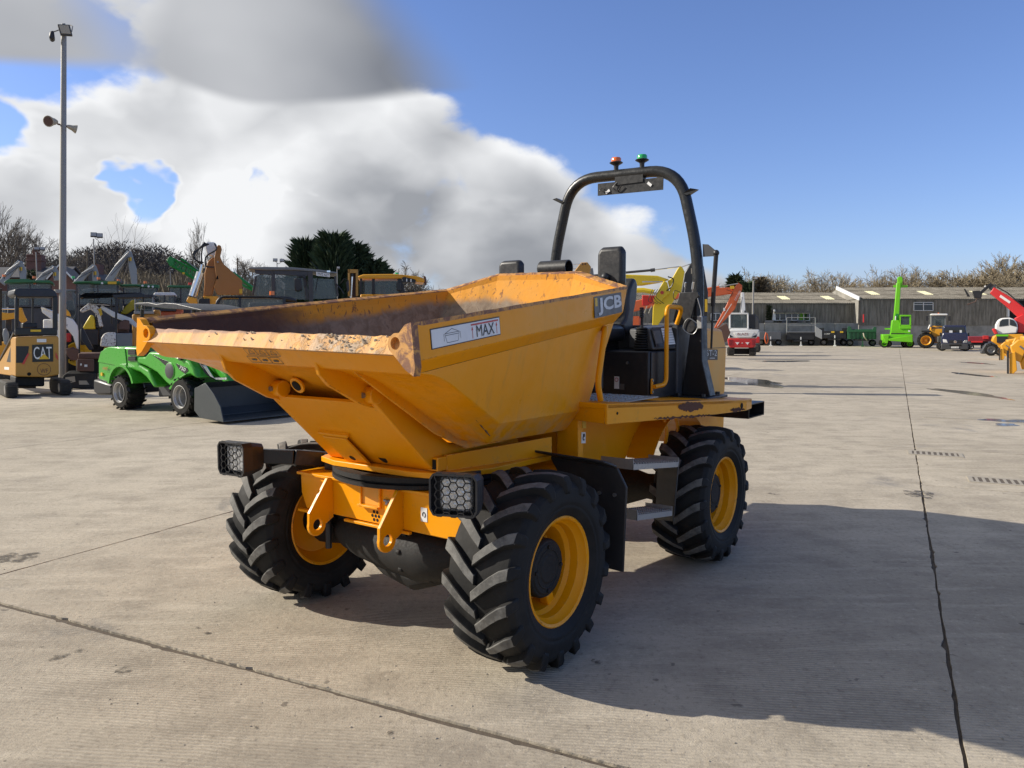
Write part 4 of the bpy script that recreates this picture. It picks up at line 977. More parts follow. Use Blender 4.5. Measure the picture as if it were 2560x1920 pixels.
# mirrors, document tube and dash
def mirror(cx, y0, y1, z0, z1, s):
    m_ = MB(); yc, zc, w, h = (y0 + y1) / 2, (z0 + z1) / 2, (y1 - y0) / 2, (z1 - z0) / 2
    def rr(k_, x): return [(x, yc + w * k_ * q[0], zc + h * k_ * q[1]) for q in ((-1, -.75), (-.75, -1), (.75, -1), (1, -.75), (1, .75), (.75, 1), (-.75, 1), (-1, .75))]
    m_.hexa(rr(.86, cx + .035), rr(1, cx - .02)); mo = m_.build('mirror', 'black_plastic', DUMP, bevel=.018, seg=4)
    MB().hexa(rr(.92, cx - .0205), rr(.92, cx - .022)).build('mirror_glass', 'chrome', mo)
    k_ = MB(); k_.ball((cx + .052, yc - .02, zc - .065), .03); k_.tube([(cx + .05, yc - .02, zc - .065), (cx + .06, yc - .12, zc - .10), (cx + .02, yc - .16, zc - .22)], .011, 8); k_.build('mirror_arm', 'black_plastic', mo)
    return mo
mirror(-1.5, .43, .648, 2.03, 2.335, 1); mirror(-1.5, -.44, -.215, 2.06, 2.285, -1)
ds = MB(); ds.box((-1.66, -.62, 1.31), (-1.52, .40, 1.90)); ds.box((-1.62, -.5, 1.9), (-1.55, .30, 1.98)); ds.build('dashboard', 'black_plastic', DUMP, bevel=.02)
dt = MB(); dt.lathe([(.052, -.20), (.06, -.19), (.06, .06), (.052, .06), (.05, -.18)], 20, 'y', (-1.74, -.02, 2.225), close=False); dt.build('document_tube', 'black_plastic', DUMP)
stw = MB(); stw.lathe([(.18 + .014 * math.cos(t), .014 * math.sin(t)) for t in [i * PI / 4 for i in range(8)]], 28, 'z', (0, 0, 0), close=True); stw.beam((-.18, 0, 0), (.18, 0, 0), .03, .012); stw.cyl((0, 0, 0), (0, 0, -.25), .03, 10)
sw_ = stw.build('steering_wheel', 'black_plastic', DUMP); sw_.location = (-1.80, -.05, 1.93); sw_.rotation_euler = (0, R(28), 0)

# ---- roll bar
def X(y, z): return (-2.6, y, z)
rp = MB(); path = fillet([X(.728, 1.42), X(.718, 2.30), X(.555, 2.97), X(.535, 3.035), X(-.44, 3.07), X(-.485, 2.96), X(-.660, 2.33), X(-.668, 1.25)], .20, 8)
path = fillet([X(.728, 1.42), X(.718, 2.34), X(.545, 3.045), X(-.475, 3.072), X(-.655, 2.36), X(-.668, 1.25)], .26, 9)
rp.tube(path, .046, 18); RP = rp.build('roll_bar', 'rops_paint', DUMP)
lg = MB(); lg.prism([(.62, 1.225), (.86, 1.225), (.79, 1.50), (.775, 1.86), (.70, 1.86), (.665, 1.6)], 'x', -2.66, -2.54); lg.build('leg_socket', 'black_paint', RP, bevel=.006); MB().box((-2.82, .58, 1.205), (-2.38, .90, 1.2245)).build('base_plate', 'black_paint', RP, bevel=.004); lg = MB(); lg.prism([(-.80, 1.225), (-.56, 1.225), (-.62, 1.6), (-.64, 1.86), (-.70, 1.86)], 'x', -2.66, -2.54); lg.build('leg_socket', 'black_paint', RP, bevel=.006)
for (x, y) in ((-2.44, .64), (-2.44, .84), (-2.75, .84)): MB().cyl((x, y, 1.228), (x, y, 1.25), .02, 6).build('bolt', 'black_paint', RP)
hp = MB(); hp.prism([(.60, 2.05), (.755, 2.05), (.765, 2.02), (.735, 1.99), (.70, 1.84), (.60, 1.78), (.545, 1.82)], 'x', -2.535, -2.515); hp.cyl((-2.53, .70, 1.78), (-2.47, .70, 1.78), .055, 16); hp.build('hinge_plate', 'black_plastic', RP, bevel=.004)
for y in (.635, .70): MB().tube([(-2.53, y, 2.05), (-2.53, y + .006, 2.12), (-2.53, y + .01, 2.13)], .009, 8).build('pin', 'chrome', RP)
cw = MB(); cw.tube(smooth_line([(-2.50, .76, 2.0), (-2.48, .80, 1.86), (-2.48, .74, 1.72), (-2.46, .66, 1.76), (-2.46, .70, 1.84), (-2.46, .78, 1.80)], 6), .004, 5); cw.build('lanyard', 'steel', RP)
MB().box((-2.47, .775, 1.76), (-2.455, .815, 1.86)).build('lock_pin', 'galvanised', RP, bevel=.004)
fn = MB(); fn.hexa([X(.60, 2.835), X(.635, 2.82), X(.715, 2.86), X(.66, 2.872)], [(-2.55, .60, 2.835), (-2.55, .635, 2.82), (-2.57, .715, 2.86), (-2.55, .66, 2.872)]); fn.build('hose_guide', 'rops_paint', RP); fn = MB(); fn.hexa([X(-.52, 2.88), X(-.54, 2.86), X(-.655, 2.915), X(-.60, 2.92)], [(-2.55, -.52, 2.88), (-2.55, -.54, 2.86), (-2.57, -.655, 2.915), (-2.55, -.60, 2.92)]); fn.build('hose_guide', 'rops_paint', RP)
bp = MB(); a, d_ = Vector((0, .418, 2.89)), Vector((0, -.19, 2.90))
bp.hexa([(-2.57, -.19, 2.900), (-2.57, .418, 2.888), (-2.57, .420, 2.990), (-2.57, -.19, 3.003)], [(-2.575, -.19, 2.900), (-2.575, .418, 2.888), (-2.575, .420, 2.990), (-2.575, -.19, 3.003)]); bp.box((-2.62, -.02, 2.97), (-2.56, .24, 3.05)); BPL = bp.build('lamp_plate', 'black_paint', RP)
for (y, z, rz_) in ((-.09, 2.925, .5), (.30, 2.945, -.7)):
    m_ = MB(); m_.M = Matrix.Translation((-2.566, y, z)) @ Matrix.Rotation(rz_, 4, 'X'); m_.box((0, -.022, -.011), (.004, .022, .011)); m_.M = None; m_.build('connector', 'white_label', BPL)
wr = MB(); wr.tube(smooth_line([(-2.56, .0, 2.99), (-2.55, -.03, 2.95), (-2.555, .01, 2.92), (-2.55, .05, 2.96)], 5), .005, 5); wr.build('wire', 'black_plastic', BPL); wr = MB(); wr.tube(smooth_line([(-2.56, -.14, 2.96), (-2.55, -.16, 2.94), (-2.55, -.12, 2.93), (-2.55, -.09, 2.93)], 5), .004, 5); wr.build('wire', 'black_plastic', BPL)
def beacon(y, z, matn, par, loc=None, k=1.0):
    m_ = MB(); c = (-2.6, y, 0); m_.lathe([(.020 * k, z), (.020 * k, z + .035 * k), (.024 * k, z + .045 * k), (.052 * k, z + .060 * k), (.058 * k, z + .066 * k), (.050 * k, z + .072 * k)], 20, 'z', c); bo = m_.build('beacon', 'black_plastic', par)
    l_ = MB(); l_.lathe([(.042 * k, z + .072 * k), (.042 * k, z + .098 * k), (.036 * k, z + .108 * k), (.001, z + .110 * k)], 20, 'z', c); l_.build('beacon_lens', matn, bo)
beacon(-.03, 3.098, 'orange_lens', RP); beacon(.212, 3.090, 'green_lens', RP)
gs = MB(); gs.hexa([X(.755, 2.43), X(.80, 2.425), X(.865, 2.37), X(.865, 2.33), X(.76, 2.33)], [(-2.59, .755, 2.43), (-2.59, .80, 2.425), (-2.59, .865, 2.37), (-2.59, .865, 2.33), (-2.59, .76, 2.33)]); gs.build('strut_bracket', 'dark_grey', RP)
ss = MB(); ss.tube([(-2.60, .865, 2.345), (-2.63, .835, 2.0), (-2.64, .83, 1.94)], .018, 10); ss.tube([(-2.64, .83, 1.95), (-2.66, .815, 1.60)], .009, 8); ss.ball((-2.60, .865, 2.355), .025); ss.build('gas_strut', 'black_plastic', RP)
# ---- bonnet and rear beam
hd = MB(); hd.prism([(-2.76, 1.18), (-3.555, 1.165), (-3.575, 1.59), (-3.45, 1.758), (-2.76, 1.768)], 'y', -.60, .60); HD = hd.build('bonnet', 'hood_paint', DUMP, bevel=.02, seg=3)
ln_ = MB(); ln_.box((-3.578, .598, 1.588), (-2.76, .6025, 1.593)); ln_.build('seam', 'black_label', HD)
plate('badge', 'black_label', HD, (-3.17, .602, 1.535), (-1, 0, -.03), (0, 0, 1), .36, .092); text('6T-2', 'badge_text', 'silver_letter', HD, (-3.20, .604, 1.548), (-1, 0, -.03), (0, 0, 1), width=.25, height=.052, bold=True); plate('badge_stripe', 'silver_letter', HD, (-3.22, .604, 1.503), (-1, 0, -.03), (0, 0, 1), .12, .006)
plate('badge_green', 'green_paint_dk', HD, (-3.03, .6035, 1.535), (-1, 0, -.03), (0, 0, 1), .07, .05) if 'green_paint_dk' in M else None
rb = MB()
for (z0, z1) in ((1.002, 1.010), (1.116, 1.124)): rb.box((-3.50, -.98, z0), (-3.10, .98, z1))
rb.box((-3.50, -.98, 1.010), (-3.492, .98, 1.116)); rb.box((-3.108, -.98, 1.010), (-3.10, .98, 1.116)); rb.build('rear_beam', 'black_paint', DUMP)
# ------------------------------------------------------------------ background: materials
paint('tractor_green', (.020, .13, .045), .35, .25); paint('loader_green', (.055, .35, .025), .30, .25, coat=.3); paint('lime_green', (.15, .52, .006), .35, .12)
paint('harvester_green', (.012, .20, .03), .35, .2); paint('cat_yellow', (.46, .235, .04), .42, .45, (.20, .13, .07), chips=.03); paint('grey_arm', (.25, .27, .275), .40, .3)
paint('white_paint', (.74, .74, .72), .40, .3, (.35, .3, .25)); paint('white_chipped', (.66, .63, .58), .5, .6, (.16, .07, .04), chips=.16, chipcol=(.13, .055, .03))
paint('red_paint', (.52, .022, .022), .36, .25); paint('bright_red', (.62, .03, .03), .35, .15); paint('orange_paint', (.60, .115, .030), .42, .35); paint('komatsu_yellow', (.74, .54, .02), .40, .25)
paint('tan_paint', (.36, .15, .03), .45, .4, (.2, .12, .07)); paint('amber_paint', (.74, .34, .015), .36, .2); paint('navy_paint', (.012, .018, .06), .26, .15, coat=.5); paint('canopy_navy', (.014, .017, .026), .42, .2)
paint('maroon_paint', (.22, .02, .03), .45, .3); paint('trailer_green', (.012, .085, .035), .42, .3); paint('trailer_grey', (.10, .105, .115), .5, .3); paint('bucket_grey', (.055, .064, .068), .45, .4, (.12, .12, .12), metal=.2)
paint('brown_rust', (.12, .062, .045), .7, .6, (.05, .03, .02)); paint('track_rubber', (.035, .033, .030), .85, .9, (.14, .115, .085)); paint('cabin_grey', (.16, .17, .175), .45, .3)
paint('pole_steel', (.30, .29, .27), .55, .6, (.17, .14, .11), metal=.4, scale=5); paint('horn_beige', (.42, .37, .28), .6, .5)
def clad_fn(k, b):
    p = pos(k); x, y, z = k.sep(p); st = k.noise(k.comb(k.m('MULTIPLY', x, 2.2), y, k.m('MULTIPLY', z, .22)), 2.0, 5, .65); n = k.noise(p, 3, 5, .65)
    c = k.mix(k.step(st, .34, .68), (.15, .137, .108), (.30, .275, .23)); c = k.mix(k.step(n, .55, .75, 0, .5), c, (.07, .07, .045)); k.put(b.inputs['Base Color'], c); b.inputs['Roughness'].default_value = .9
mat('cladding', clad_fn)
def roof_fn(k, b):
    p = pos(k); n = k.noise(p, 1.1, 6, .7); n2 = k.noise(p, 9, 4, .7)
    c = k.mix(k.step(n, .35, .65), (.115, .105, .088), (.20, .185, .16)); c = k.mix(k.step(n2, .50, .66, 0, .75), c, (.045, .042, .033)); k.put(b.inputs['Base Color'], c); b.inputs['Roughness'].default_value = .92
mat('roof_sheet', roof_fn)
def cwall_fn(k, b):
    p = pos(k); x, y, z = k.sep(p); n = k.noise(p, .8, 6, .66); st = k.noise(k.comb(x, y, k.m('MULTIPLY', z, .3)), 1.6, 5, .6)
    c = k.mix(k.step(n, .35, .65), (.24, .23, .20), (.36, .34, .30)); c = k.mix(k.step(st, .55, .75, 0, .5), c, (.15, .14, .12)); k.put(b.inputs['Base Color'], c); b.inputs['Roughness'].default_value = .92
mat('block_wall', cwall_fn)
plain('skylight', (.62, .60, .40), .6); plain('white_frame', (.78, .78, .76), .5); plain('slate_roof', (.085, .085, .09), .75)
def brick_fn(k, b):
    p = obj_co(k); t = k.new('ShaderNodeTexBrick'); x, y, z = k.sep(p); k.put(t.inputs['Vector'], k.comb(k.m('ADD', x, y), z, 0)); t.inputs['Scale'].default_value = 4.4
    t.inputs['Color1'].default_value = (.20, .065, .04, 1); t.inputs['Color2'].default_value = (.13, .045, .03, 1); t.inputs['Mortar'].default_value = (.20, .17, .14, 1); t.inputs['Mortar Size'].default_value = .03
    k.put(b.inputs['Base Color'], t.outputs[0]); b.inputs['Roughness'].default_value = .9
mat('brick', brick_fn)
def bark(name, c1, c2):
    def fn(k, b):
        n = k.noise(pos(k), 1.2, 5, .65); k.put(b.inputs['Base Color'], k.mix(k.step(n, .3, .7), c1, c2)); b.inputs['Roughness'].default_value = .95
    mat(name, fn)
bark('bark', (.085, .068, .048), (.16, .13, .09)); bark('twig', (.23, .185, .12), (.36, .30, .20)); bark('twig_grey', (.12, .10, .078), (.22, .185, .14)); bark('wood_slope', (.075, .060, .042), (.135, .108, .072)); bark('wood_dark', (.060, .050, .043), (.115, .095, .078))
bark('conifer', (.020, .040, .018), (.055, .090, .036)); bark('ivy', (.022, .040, .014), (.075, .085, .03)); bark('scrub', (.14, .11, .07), (.24, .195, .125))

class At:
    """draw a thing at distance d: pixel coordinates become metres in the upright plane there, dy is depth behind it"""
    def __init__(s, name, label, cat, d, u0, group=None, rz=None):
        q = A(u0, 825, d); rz = -.9 * math.atan2(u0 - 1280, FPX) if rz is None else rz; s.d = d; s.o = Vector((q.x, d, 0)); s.tx = Vector((math.cos(rz), math.sin(rz), 0)); s.n = Vector((-math.sin(rz), math.cos(rz), 0)); s.t = thing(name, label, cat, s.o, rz, group)
    def hit(s, u, v, o, n):
        r = A(u, v, 1.0) - cam.location; e = Vector((0, 0, EYE)); return e + r * ((o - e).dot(n) / r.dot(n)) - s.o
    def p(s, u, v, dy=0.0):
        q = s.hit(u, v, s.o, s.n); return (q.dot(s.tx), dy, max(q.z, 0))
    def side(s, u, v, x=0.0):
        q = s.hit(u, v, s.o + s.tx * x, s.tx); return (x, q.dot(s.n), max(q.z, 0))
    def m(s, px): return px * s.d / FPX
    def poly(s, mb, pts, a, b): return mb.hexa([s.p(u, v, a) for u, v in pts], [s.p(u, v, b) for u, v in pts])
    def rect(s, mb, u0, v0, u1, v1, a, b): return s.poly(mb, [(u0, v0), (u1, v0), (u1, v1), (u0, v1)], a, b)
    def tube(s, mb, pts, rpx, k=8): return mb.tube([s.p(*q) for q in pts], s.m(rpx), k)
    def part(s, name, matn, polys, bevel=0.0, parent=None):
        o = [s.poly(MB(), pts, a, b).build(name, matn, parent or s.t, bevel) for (pts, a, b) in polys]
        return o[0]
    def rects(s, name, matn, rs, bevel=0.0, parent=None):
        o = [s.rect(MB(), u0, v0, u1, v1, a, b).build(name, matn, parent or s.t, bevel) for (u0, v0, u1, v1, a, b) in rs]
        return o[0]
    def line(s, name, matn, pts, rpx, parent=None, k=8, sm=0):
        q = [s.p(*w) for w in pts]; q = smooth_line(q, sm) if sm else q
        return MB().tube(q, s.m(rpx), k).build(name, matn, parent or s.t)
    def arm(s, name, matn, pts, wpx, dy, th, parent=None, bevel=.02):
        """tapering box arm through pixel points, each with its own half width"""
        n = len(pts); up, lo = [], []
        for i, (u, v) in enumerate(pts):
            a = Vector(pts[max(i - 1, 0)]); c = Vector(pts[min(i + 1, n - 1)]); t = (c - a).normalized(); nn = Vector((-t.y, t.x)); w = wpx[i] if isinstance(wpx, (list, tuple)) else wpx
            up.append((u + nn.x * w, v + nn.y * w)); lo.append((u - nn.x * w, v - nn.y * w))
        return s.part(name, matn, [(up + lo[::-1], dy, dy + th)], bevel, parent)
    def wheel(s, u, v, rpx, dy, w=.35, rim='steel', tyre='rubber', lugs=True, name='wheel', out=-1):
        r = s.m(rpx); mb = MB(); c = s.p(u, v, dy); c = (c[0], dy, r * 1.0)
        mb.lathe([(.56 * r, dy), (.85 * r, dy), (.96 * r, dy + .12 * w), (r * .97, dy + .5 * w), (.96 * r, dy + .88 * w), (.85 * r, dy + w), (.56 * r, dy + w)], 28, 'y', (c[0], 0, c[2]), close=True)
        if lugs:
            for i in range(16):
                for sgn in (0, 1):
                    a = 2 * PI * (i + .5 * sgn) / 16; y0, y1 = (dy - .01, dy + .52 * w) if sgn else (dy + .48 * w, dy + w + .01)
                    q = lambda rr, aa, yy: (c[0] + rr * math.cos(aa), yy, c[2] + rr * math.sin(aa))
                    da = .28 if sgn else 0; db = 0 if sgn else .28
                    mb.hexa([q(r * .93, a + da - .06, y0), q(r * .93, a + da + .06, y0), q(r * 1.0, a + da + .05, y0), q(r * 1.0, a + da - .05, y0)], [q(r * .93, a + db - .06, y1), q(r * .93, a + db + .06, y1), q(r * 1.0, a + db + .05, y1), q(r * 1.0, a + db - .05, y1)])
        wo = mb.build(name, tyre, s.t)
        rm = MB(); rm.lathe([(.60 * r, dy - .01), (.57 * r, dy - .012), (.54 * r, dy + .05 * w), (.51 * r, dy + .08 * w), (.50 * r, dy + .22 * w), (.45 * r, dy + .26 * w), (.43 * r, dy + .55 * w), (.30 * r, dy + .58 * w), (.22 * r, dy + .50 * w), (.14 * r, dy + .50 * w), (.13 * r, dy + .40 * w), (.001, dy + .40 * w)], 28, 'y', (c[0], 0, c[2]), cap=False); ro = rm.build('rim', rim, wo)
        if r > .3 and s.d < 18:
            for i in range(6): a = i * PI / 3; q = (c[0] + .26 * r * math.cos(a), c[2] + .26 * r * math.sin(a)); MB().cyl((q[0], dy + .50 * w, q[1]), (q[0], dy + .56 * w, q[1]), .018, 8).build('wheel_nut', 'black_paint', wo)
        return wo

# ------------------------------------------------------------------ sheds
def shed(name, label, d, u0, u1, v_eave, v_ridge, v_clad, run, seed, sky, tall=True):
    s = At(name, label, 'shed', d, (u0 + u1) / 2, rz=0.0); z = lambda v, dd=0: A(0, v, d + dd).z
    xl, xr = s.p(u0, 800)[0], s.p(u1, 800)[0]; ze, zr, zc = z(v_eave), z(v_ridge, run), z(v_clad)
    w = MB(); w.box((xl, .05, 0), (xr, .35, zc)); WL = w.build('wall', 'block_wall', s.t)
    bk = MB(); bk.box((xl, .30, zc), (xr, 2 * run - .4, ze - .05)); bk.box((xl, .36, 0), (xr, 2 * run - .4, zc)); bk.build('back_wall', 'block_wall', s.t)
    # corrugated cladding in sheets
    npan = max(4, int((xr - xl) / 1.05)); me = None; pw = (xr - xl) / npan
    for r_ in range(2):
        zb, zt = (zc - .06, zc + (ze - zc) * .52) if r_ == 0 else (zc + (ze - zc) * .49, ze); me = None
        for i in range(npan):
            if me is None:
                mb = MB(); n = 42
                for j in range(n):
                    f = lambda t: (pw * 1.01 * t, -.03 - .022 * math.cos(2 * PI * t * 7) - .02 * r_)
                    (xa, ya), (xb, yb) = f(j / n), f((j + 1) / n); mb.quad((xa, ya, zb), (xb, yb, zb), (xb, yb, zt), (xa, ya, zt))
                me = mb.mesh('cladding_sheet', sharp=60); me.materials.append(M['cladding'])
            o = ob('cladding_sheet', me, 'cladding', WL); o.location = (xl + i * pw, .02 * (i % 2), 0)
    fa = MB(); fa.box((xl - .1, -.10, ze - .10), (xr + .1, -.02, ze + .06)); fa.build('gutter', 'cabin_grey', s.t)
    # roof of corrugated sheets, front and back slope
    RF = MB().box((xl, run - .12, zr - .02), (xr, run + .12, zr + .09)).build('roof', 'roof_sheet', s.t)
    nr = max(6, int((xr - xl) / 1.02)); rw = (xr - xl) / nr; rows = 3; rg = random.Random(seed)
    for r_ in range(rows):
        t0, t1 = r_ / rows, (r_ + 1) / rows; mb = MB(); n = 40
        for j in range(n):
            f = lambda t: (rw * 1.01 * t, .06 * math.cos(2 * PI * t * 5) + .03 * r_)
            (xa, za), (xb, zb_) = f(j / n), f((j + 1) / n); y0, y1 = -.25 + (run + .25) * t0 - .05, -.25 + (run + .25) * t1; h0, h1 = ze + (zr - ze) * t0, ze + (zr - ze) * t1
            mb.quad((xa, y0, h0 + za), (xb, y0, h0 + zb_), (xb, y1, h1 + zb_), (xa, y1, h1 + za))
        me = mb.mesh('roof_sheet', sharp=60); me.materials.append(M['roof_sheet'])
        ms = me.copy(); ms.materials.clear(); ms.materials.append(M['skylight'])
        for i in range(nr):
            lit_ = r_ == 1 and any(a <= i / nr < c for a, c in sky)
            o = ob('skylight_sheet' if lit_ else 'roof_sheet', ms if lit_ else me, 'roof_sheet', RF); o.location = (xl + i * rw, 0, rg.uniform(0, .012))
    bs = MB(); bs.quad((xl, run, zr), (xr, run, zr), (xr, 2 * run, ze), (xl, 2 * run, ze)); bs.build('rear_slope', 'roof_sheet', RF)
    gb = MB()
    for xx in (xl, xr): MB().prism([(0.05, ze), (run, zr - .1), (2 * run - .3, ze)], 'x', xx - .12, xx + .12).build('gable', 'block_wall', s.t)
    return s, xl, xr, ze, zr, zc, WL
sA, xl, xr, ze, zr, zc, WLA = shed('long_shed', 'lower long shed with corrugated roof behind the trailers', 90, 1560, 2146, 758.5, 733, 806, 6, 1, [(.69, .725), (.86, .895)])
sB, xl2, xr2, ze2, zr2, zc2, WLB = shed('tall_shed', 'taller corrugated shed with white framed window behind the lime telehandler', 88.5, 2148, 2760, 747.5, 720, 812, 6, 2, [(.065, .10), (.29, .33), (.51, .545), (.75, .79)])
MB().beam((xl2 - .2, -.35, ze2 + .02), (xl2 - .2, 6.0, zr2 + .02), .14, .42).build('barge_board', 'white_frame', sB.t)
def window(s, u0, v0, u1, v1, nx, ny, y=-.12, par=None):
    f = MB(); w = .7
    s.rect(f, u0, v0, u1, v0 + w * 1.6, y - .05, y + .15); s.rect(f, u0, v1 - w * 1.6, u1, v1, y - .05, y + .15)
    for i in range(nx + 1):
        u = u0 + (u1 - u0) * i / nx; s.rect(f, u - w, v0 + 1.2, u + w, v1 - 1.2, y - .05, y + .15)
    for j in range(1, ny): v = v0 + (v1 - v0) * .28; s.rect(f, u0, v - .5, u1, v + .5, y - .04, y + .14)
    fo = f.build('window', 'white_frame', par or s.t)
    for i in range(nx): s.rects('pane', 'window_pane', [(u0 + (u1 - u0) * i / nx + w, v0 + 1.2, u0 + (u1 - u0) * (i + 1) / nx - w, v1 - 1.2, y + .04, y + .06)], parent=fo)
window(sB, 2283, 755.5, 2331, 777, 2, 2); window(sA, 1932, 783, 2021, 801.5, 6, 1, -.35); window(sA, 1776, 783, 1799, 801.5, 2, 1, -.3)
sA.part('porch_board', 'white_frame', [([(1927, 801), (1931, 774), (1934, 774), (1935, 801)], -.6, -.3)])
sA.rects('porch_roof', 'roof_sheet', [(1930, 779, 2022, 783, -.9, -.1)])
sA.line('downpipe', 'white_frame', [(2146, 765, -.4), (2137, 771, -.3), (2136, 806, -.2)], .8)
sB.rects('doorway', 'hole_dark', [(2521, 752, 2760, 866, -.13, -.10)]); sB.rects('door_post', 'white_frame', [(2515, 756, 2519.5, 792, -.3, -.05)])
sB.line('downpipe', 'bright_red', [(2155, 786, -.4), (2155, 806, -.4)], 1.6)
# free-standing block wall in front of the sheds
bw = At('yard_wall', 'grey concrete block wall in front of the sheds', 'wall', 87.6, 1850, rz=0.0)
nb_ = 10
for i in range(nb_):
    u0, u1 = 1560 + (2146 - 1560) * i / nb_, 1560 + (2146 - 1560) * (i + 1) / nb_
    bw.rects('wall_panel', 'block_wall', [(u0 + .25, 807.5 + (i % 2) * .6, u1 - .25, 864, -.0 + .02 * (i % 3), .25)], bevel=.02)

# ------------------------------------------------------------------ trailers by the wall
def trailer(label, u0, u1, vt, vb, d, matn, extra=None, stand='white_paint'):
    s = At('farm_trailer', label, 'trailer', d, (u0 + u1) / 2, 'trailers parked along the block wall'); w = u1 - u0
    s.rects('body', matn, [(u0, vt, u1, vb, 0, 4.5)], bevel=.05); s.rects('chassis', 'black_paint', [(u0 + w * .25, vb, u0 + w * .75, vb + 4, -.6, 4.4)])
    for (a, q) in ((u0 + w * .10, 0), (u1 - w * .10, 0)):
        s.wheel(a, 860, 8.0 * 88 / d, 1.4, .5, lugs=False); s.wheel(a, 860, 8.0 * 88 / d, 2.9, .5, lugs=False)
    jk = MB(); c = (u0 + u1) / 2; s.rect(jk, c - 1.2, vb - 8, c + 1.2, 864 + (88 - d) * .2, -1.5, -1.3); s.rect(jk, c - 3.5, 862, c + 3.5, 866, -1.55, -1.25); jk.build('jack', stand, s.t)
    s.rects('drawbar', 'black_paint', [(c - 2, vb - 1, c + 2, vb + 3, -1.6, 0)])
    return s
t1 = trailer('dark grey flat trailer with orange hose at its drawbar', 1898, 1953, 829, 849, 86, 'trailer_grey')
t1.line('hose', 'orange_paint', [(1914, 831, -1.8), (1911, 845, -1.9), (1915, 858, -1.8), (1919, 848, -1.8), (1916, 833, -1.8)], 1.5, sm=4)
t2 = trailer('black flat trailer with pale tube frame above its front', 1965, 2037, 831, 850, 86, 'black_paint')
fr = MB()
for a, b in (((1967, 831), (1967, 794)), ((1967, 794), (2038, 794)), ((2038, 794), (2038, 831)), ((1967, 813), (2038, 813)), ((1967, 830), (2038, 830))): t2.tube(fr, [(a[0], a[1], -.1), (b[0], b[1], -.1)], .7, 6)
fr.build('tube_frame', 'galvanised', t2.t)
for s_, rs in ((t1, ((1882, 1898), (1914, 1936))), (t2, ((1956, 1978), (1995, 2017)))):
    for (a, b) in rs:
        hb = s_.rects('headboard', 'trailer_grey' if s_ is t1 else 'black_paint', [(a, 800, b, 831, 3.2, 3.3)])
        for q in range(5): s_.rects('slat', 'trailer_grey', [(a, 803 + q * 5.6, b, 806 + q * 5.6, 3.08, 3.2)], parent=hb)
t3 = trailer('black tipping trailer with silver sides between flat trailer and green trailer', 2054, 2117, 827, 846, 84, 'black_paint')
t3.part('side_board', 'galvanised', [([(2038, 815), (2055, 826), (2055, 848), (2038, 840)], -.05, .08)], bevel=.01); text('117MP', 'lettering', 'white_label', t3.t, t3.p(2068, 835, -.02), (1, 0, 0), (0, 0, 1), width=.58, height=.16)
for u in (2082, 2104): t3.rects('marker_plate', 'yellow_label', [(u - 4, 828, u + 4, 832, -.06, -.02)])
t3.rects('tailgate', 'black_paint', [(2048, 820, 2060, 827, .1, .3), (2105, 820, 2118, 827, .1, .3)])
t4 = trailer('dark green tipping trailer with pale hose, nearest the lime telehandler', 2119, 2191, 823, 848, 82, 'trailer_green', stand='trailer_green')
t4.part('front_board', 'trailer_green', [([(2119, 816), (2126, 816), (2130, 825), (2180, 825), (2184, 817), (2191, 818), (2191, 830), (2119, 830)], -.12, .0)], bevel=.02); t4.line('hose', 'horn_beige', [(2158, 833, -.5), (2160, 842, -.7), (2168, 852, -.5)], 1.6, sm=4)
for q in range(7): t4.rects('rib', 'trailer_green', [(2124 + q * 10, 831, 2126 + q * 10, 848, -.10, 0)])

# ------------------------------------------------------------------ lime green rotating telehandler
s = At('telehandler', 'lime green rotating telehandler with its boom straight up by the shed', 'telehandler', 76, 2243)
s.part('chassis', 'lime_green', [([(2205, 836), (2282, 836), (2281, 856), (2262, 852), (2220, 852), (2206, 858)], -.3, 4.8)], bevel=.05)
s.part('front_beam', 'lime_green', [([(2220, 847), (2280, 838), (2281, 856), (2222, 852)], -.8, -.3), ([(2206, 838), (2222, 838), (2219, 858), (2212, 858)], -.7, -.3)], bevel=.04)
for u in (2211, 2274): s.wheel(u, 860, 10.5, -.2, .55, rim='lime_green'); s.wheel(u, 860, 10.5, 3.9, .55, rim='lime_green')
for u in (2221, 2264): s.wheel(u, 860, 9.5, 1.0, .5, lugs=False)
s.part('turret', 'lime_green', [([(2227, 836), (2231, 800), (2248, 800), (2252, 814), (2278, 814), (2278, 834)], .6, 2.6)], bevel=.05); s.rects('turret_ring', 'black_paint', [(2228, 833, 2262, 837, .3, 2.8)])
s.part('mast', 'lime_green', [([(2232, 826), (2237, 778), (2243, 705), (2254, 704), (2250, 780), (2247, 826)], 1.0, 1.9)], bevel=.05); s.part('boom', 'lime_green', [([(2246, 712), (2245, 692), (2250, 689.5), (2257, 690), (2259, 697), (2257, 712)], 1.1, 1.8)], bevel=.05)
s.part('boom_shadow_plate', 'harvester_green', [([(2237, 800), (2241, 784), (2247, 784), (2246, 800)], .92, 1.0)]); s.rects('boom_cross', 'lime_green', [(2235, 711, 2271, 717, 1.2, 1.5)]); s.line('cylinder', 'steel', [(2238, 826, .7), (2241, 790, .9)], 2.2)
cb_ = s.rects('cab', 'lime_green', [(2250, 787, 2253, 816, .5, 2.2), (2275, 787, 2279, 816, .5, 2.2), (2250, 787, 2279, 791, .45, 2.3), (2250, 812, 2279, 822, .5, 2.3)], bevel=.02); s.rects('windscreen', 'cab_glass', [(2253, 791, 2275, 812, .55, .6)], parent=cb_); s.rects('cab_back', 'black_paint', [(2253, 791, 2275, 812, 2.1, 2.2)], parent=cb_)
s.rects('side_beam', 'lime_green', [(2213, 820, 2230, 824, .9, 1.4)]); s.rects('lamp', 'white_label', [(2270, 826, 2275, 829, -.3, -.2)])

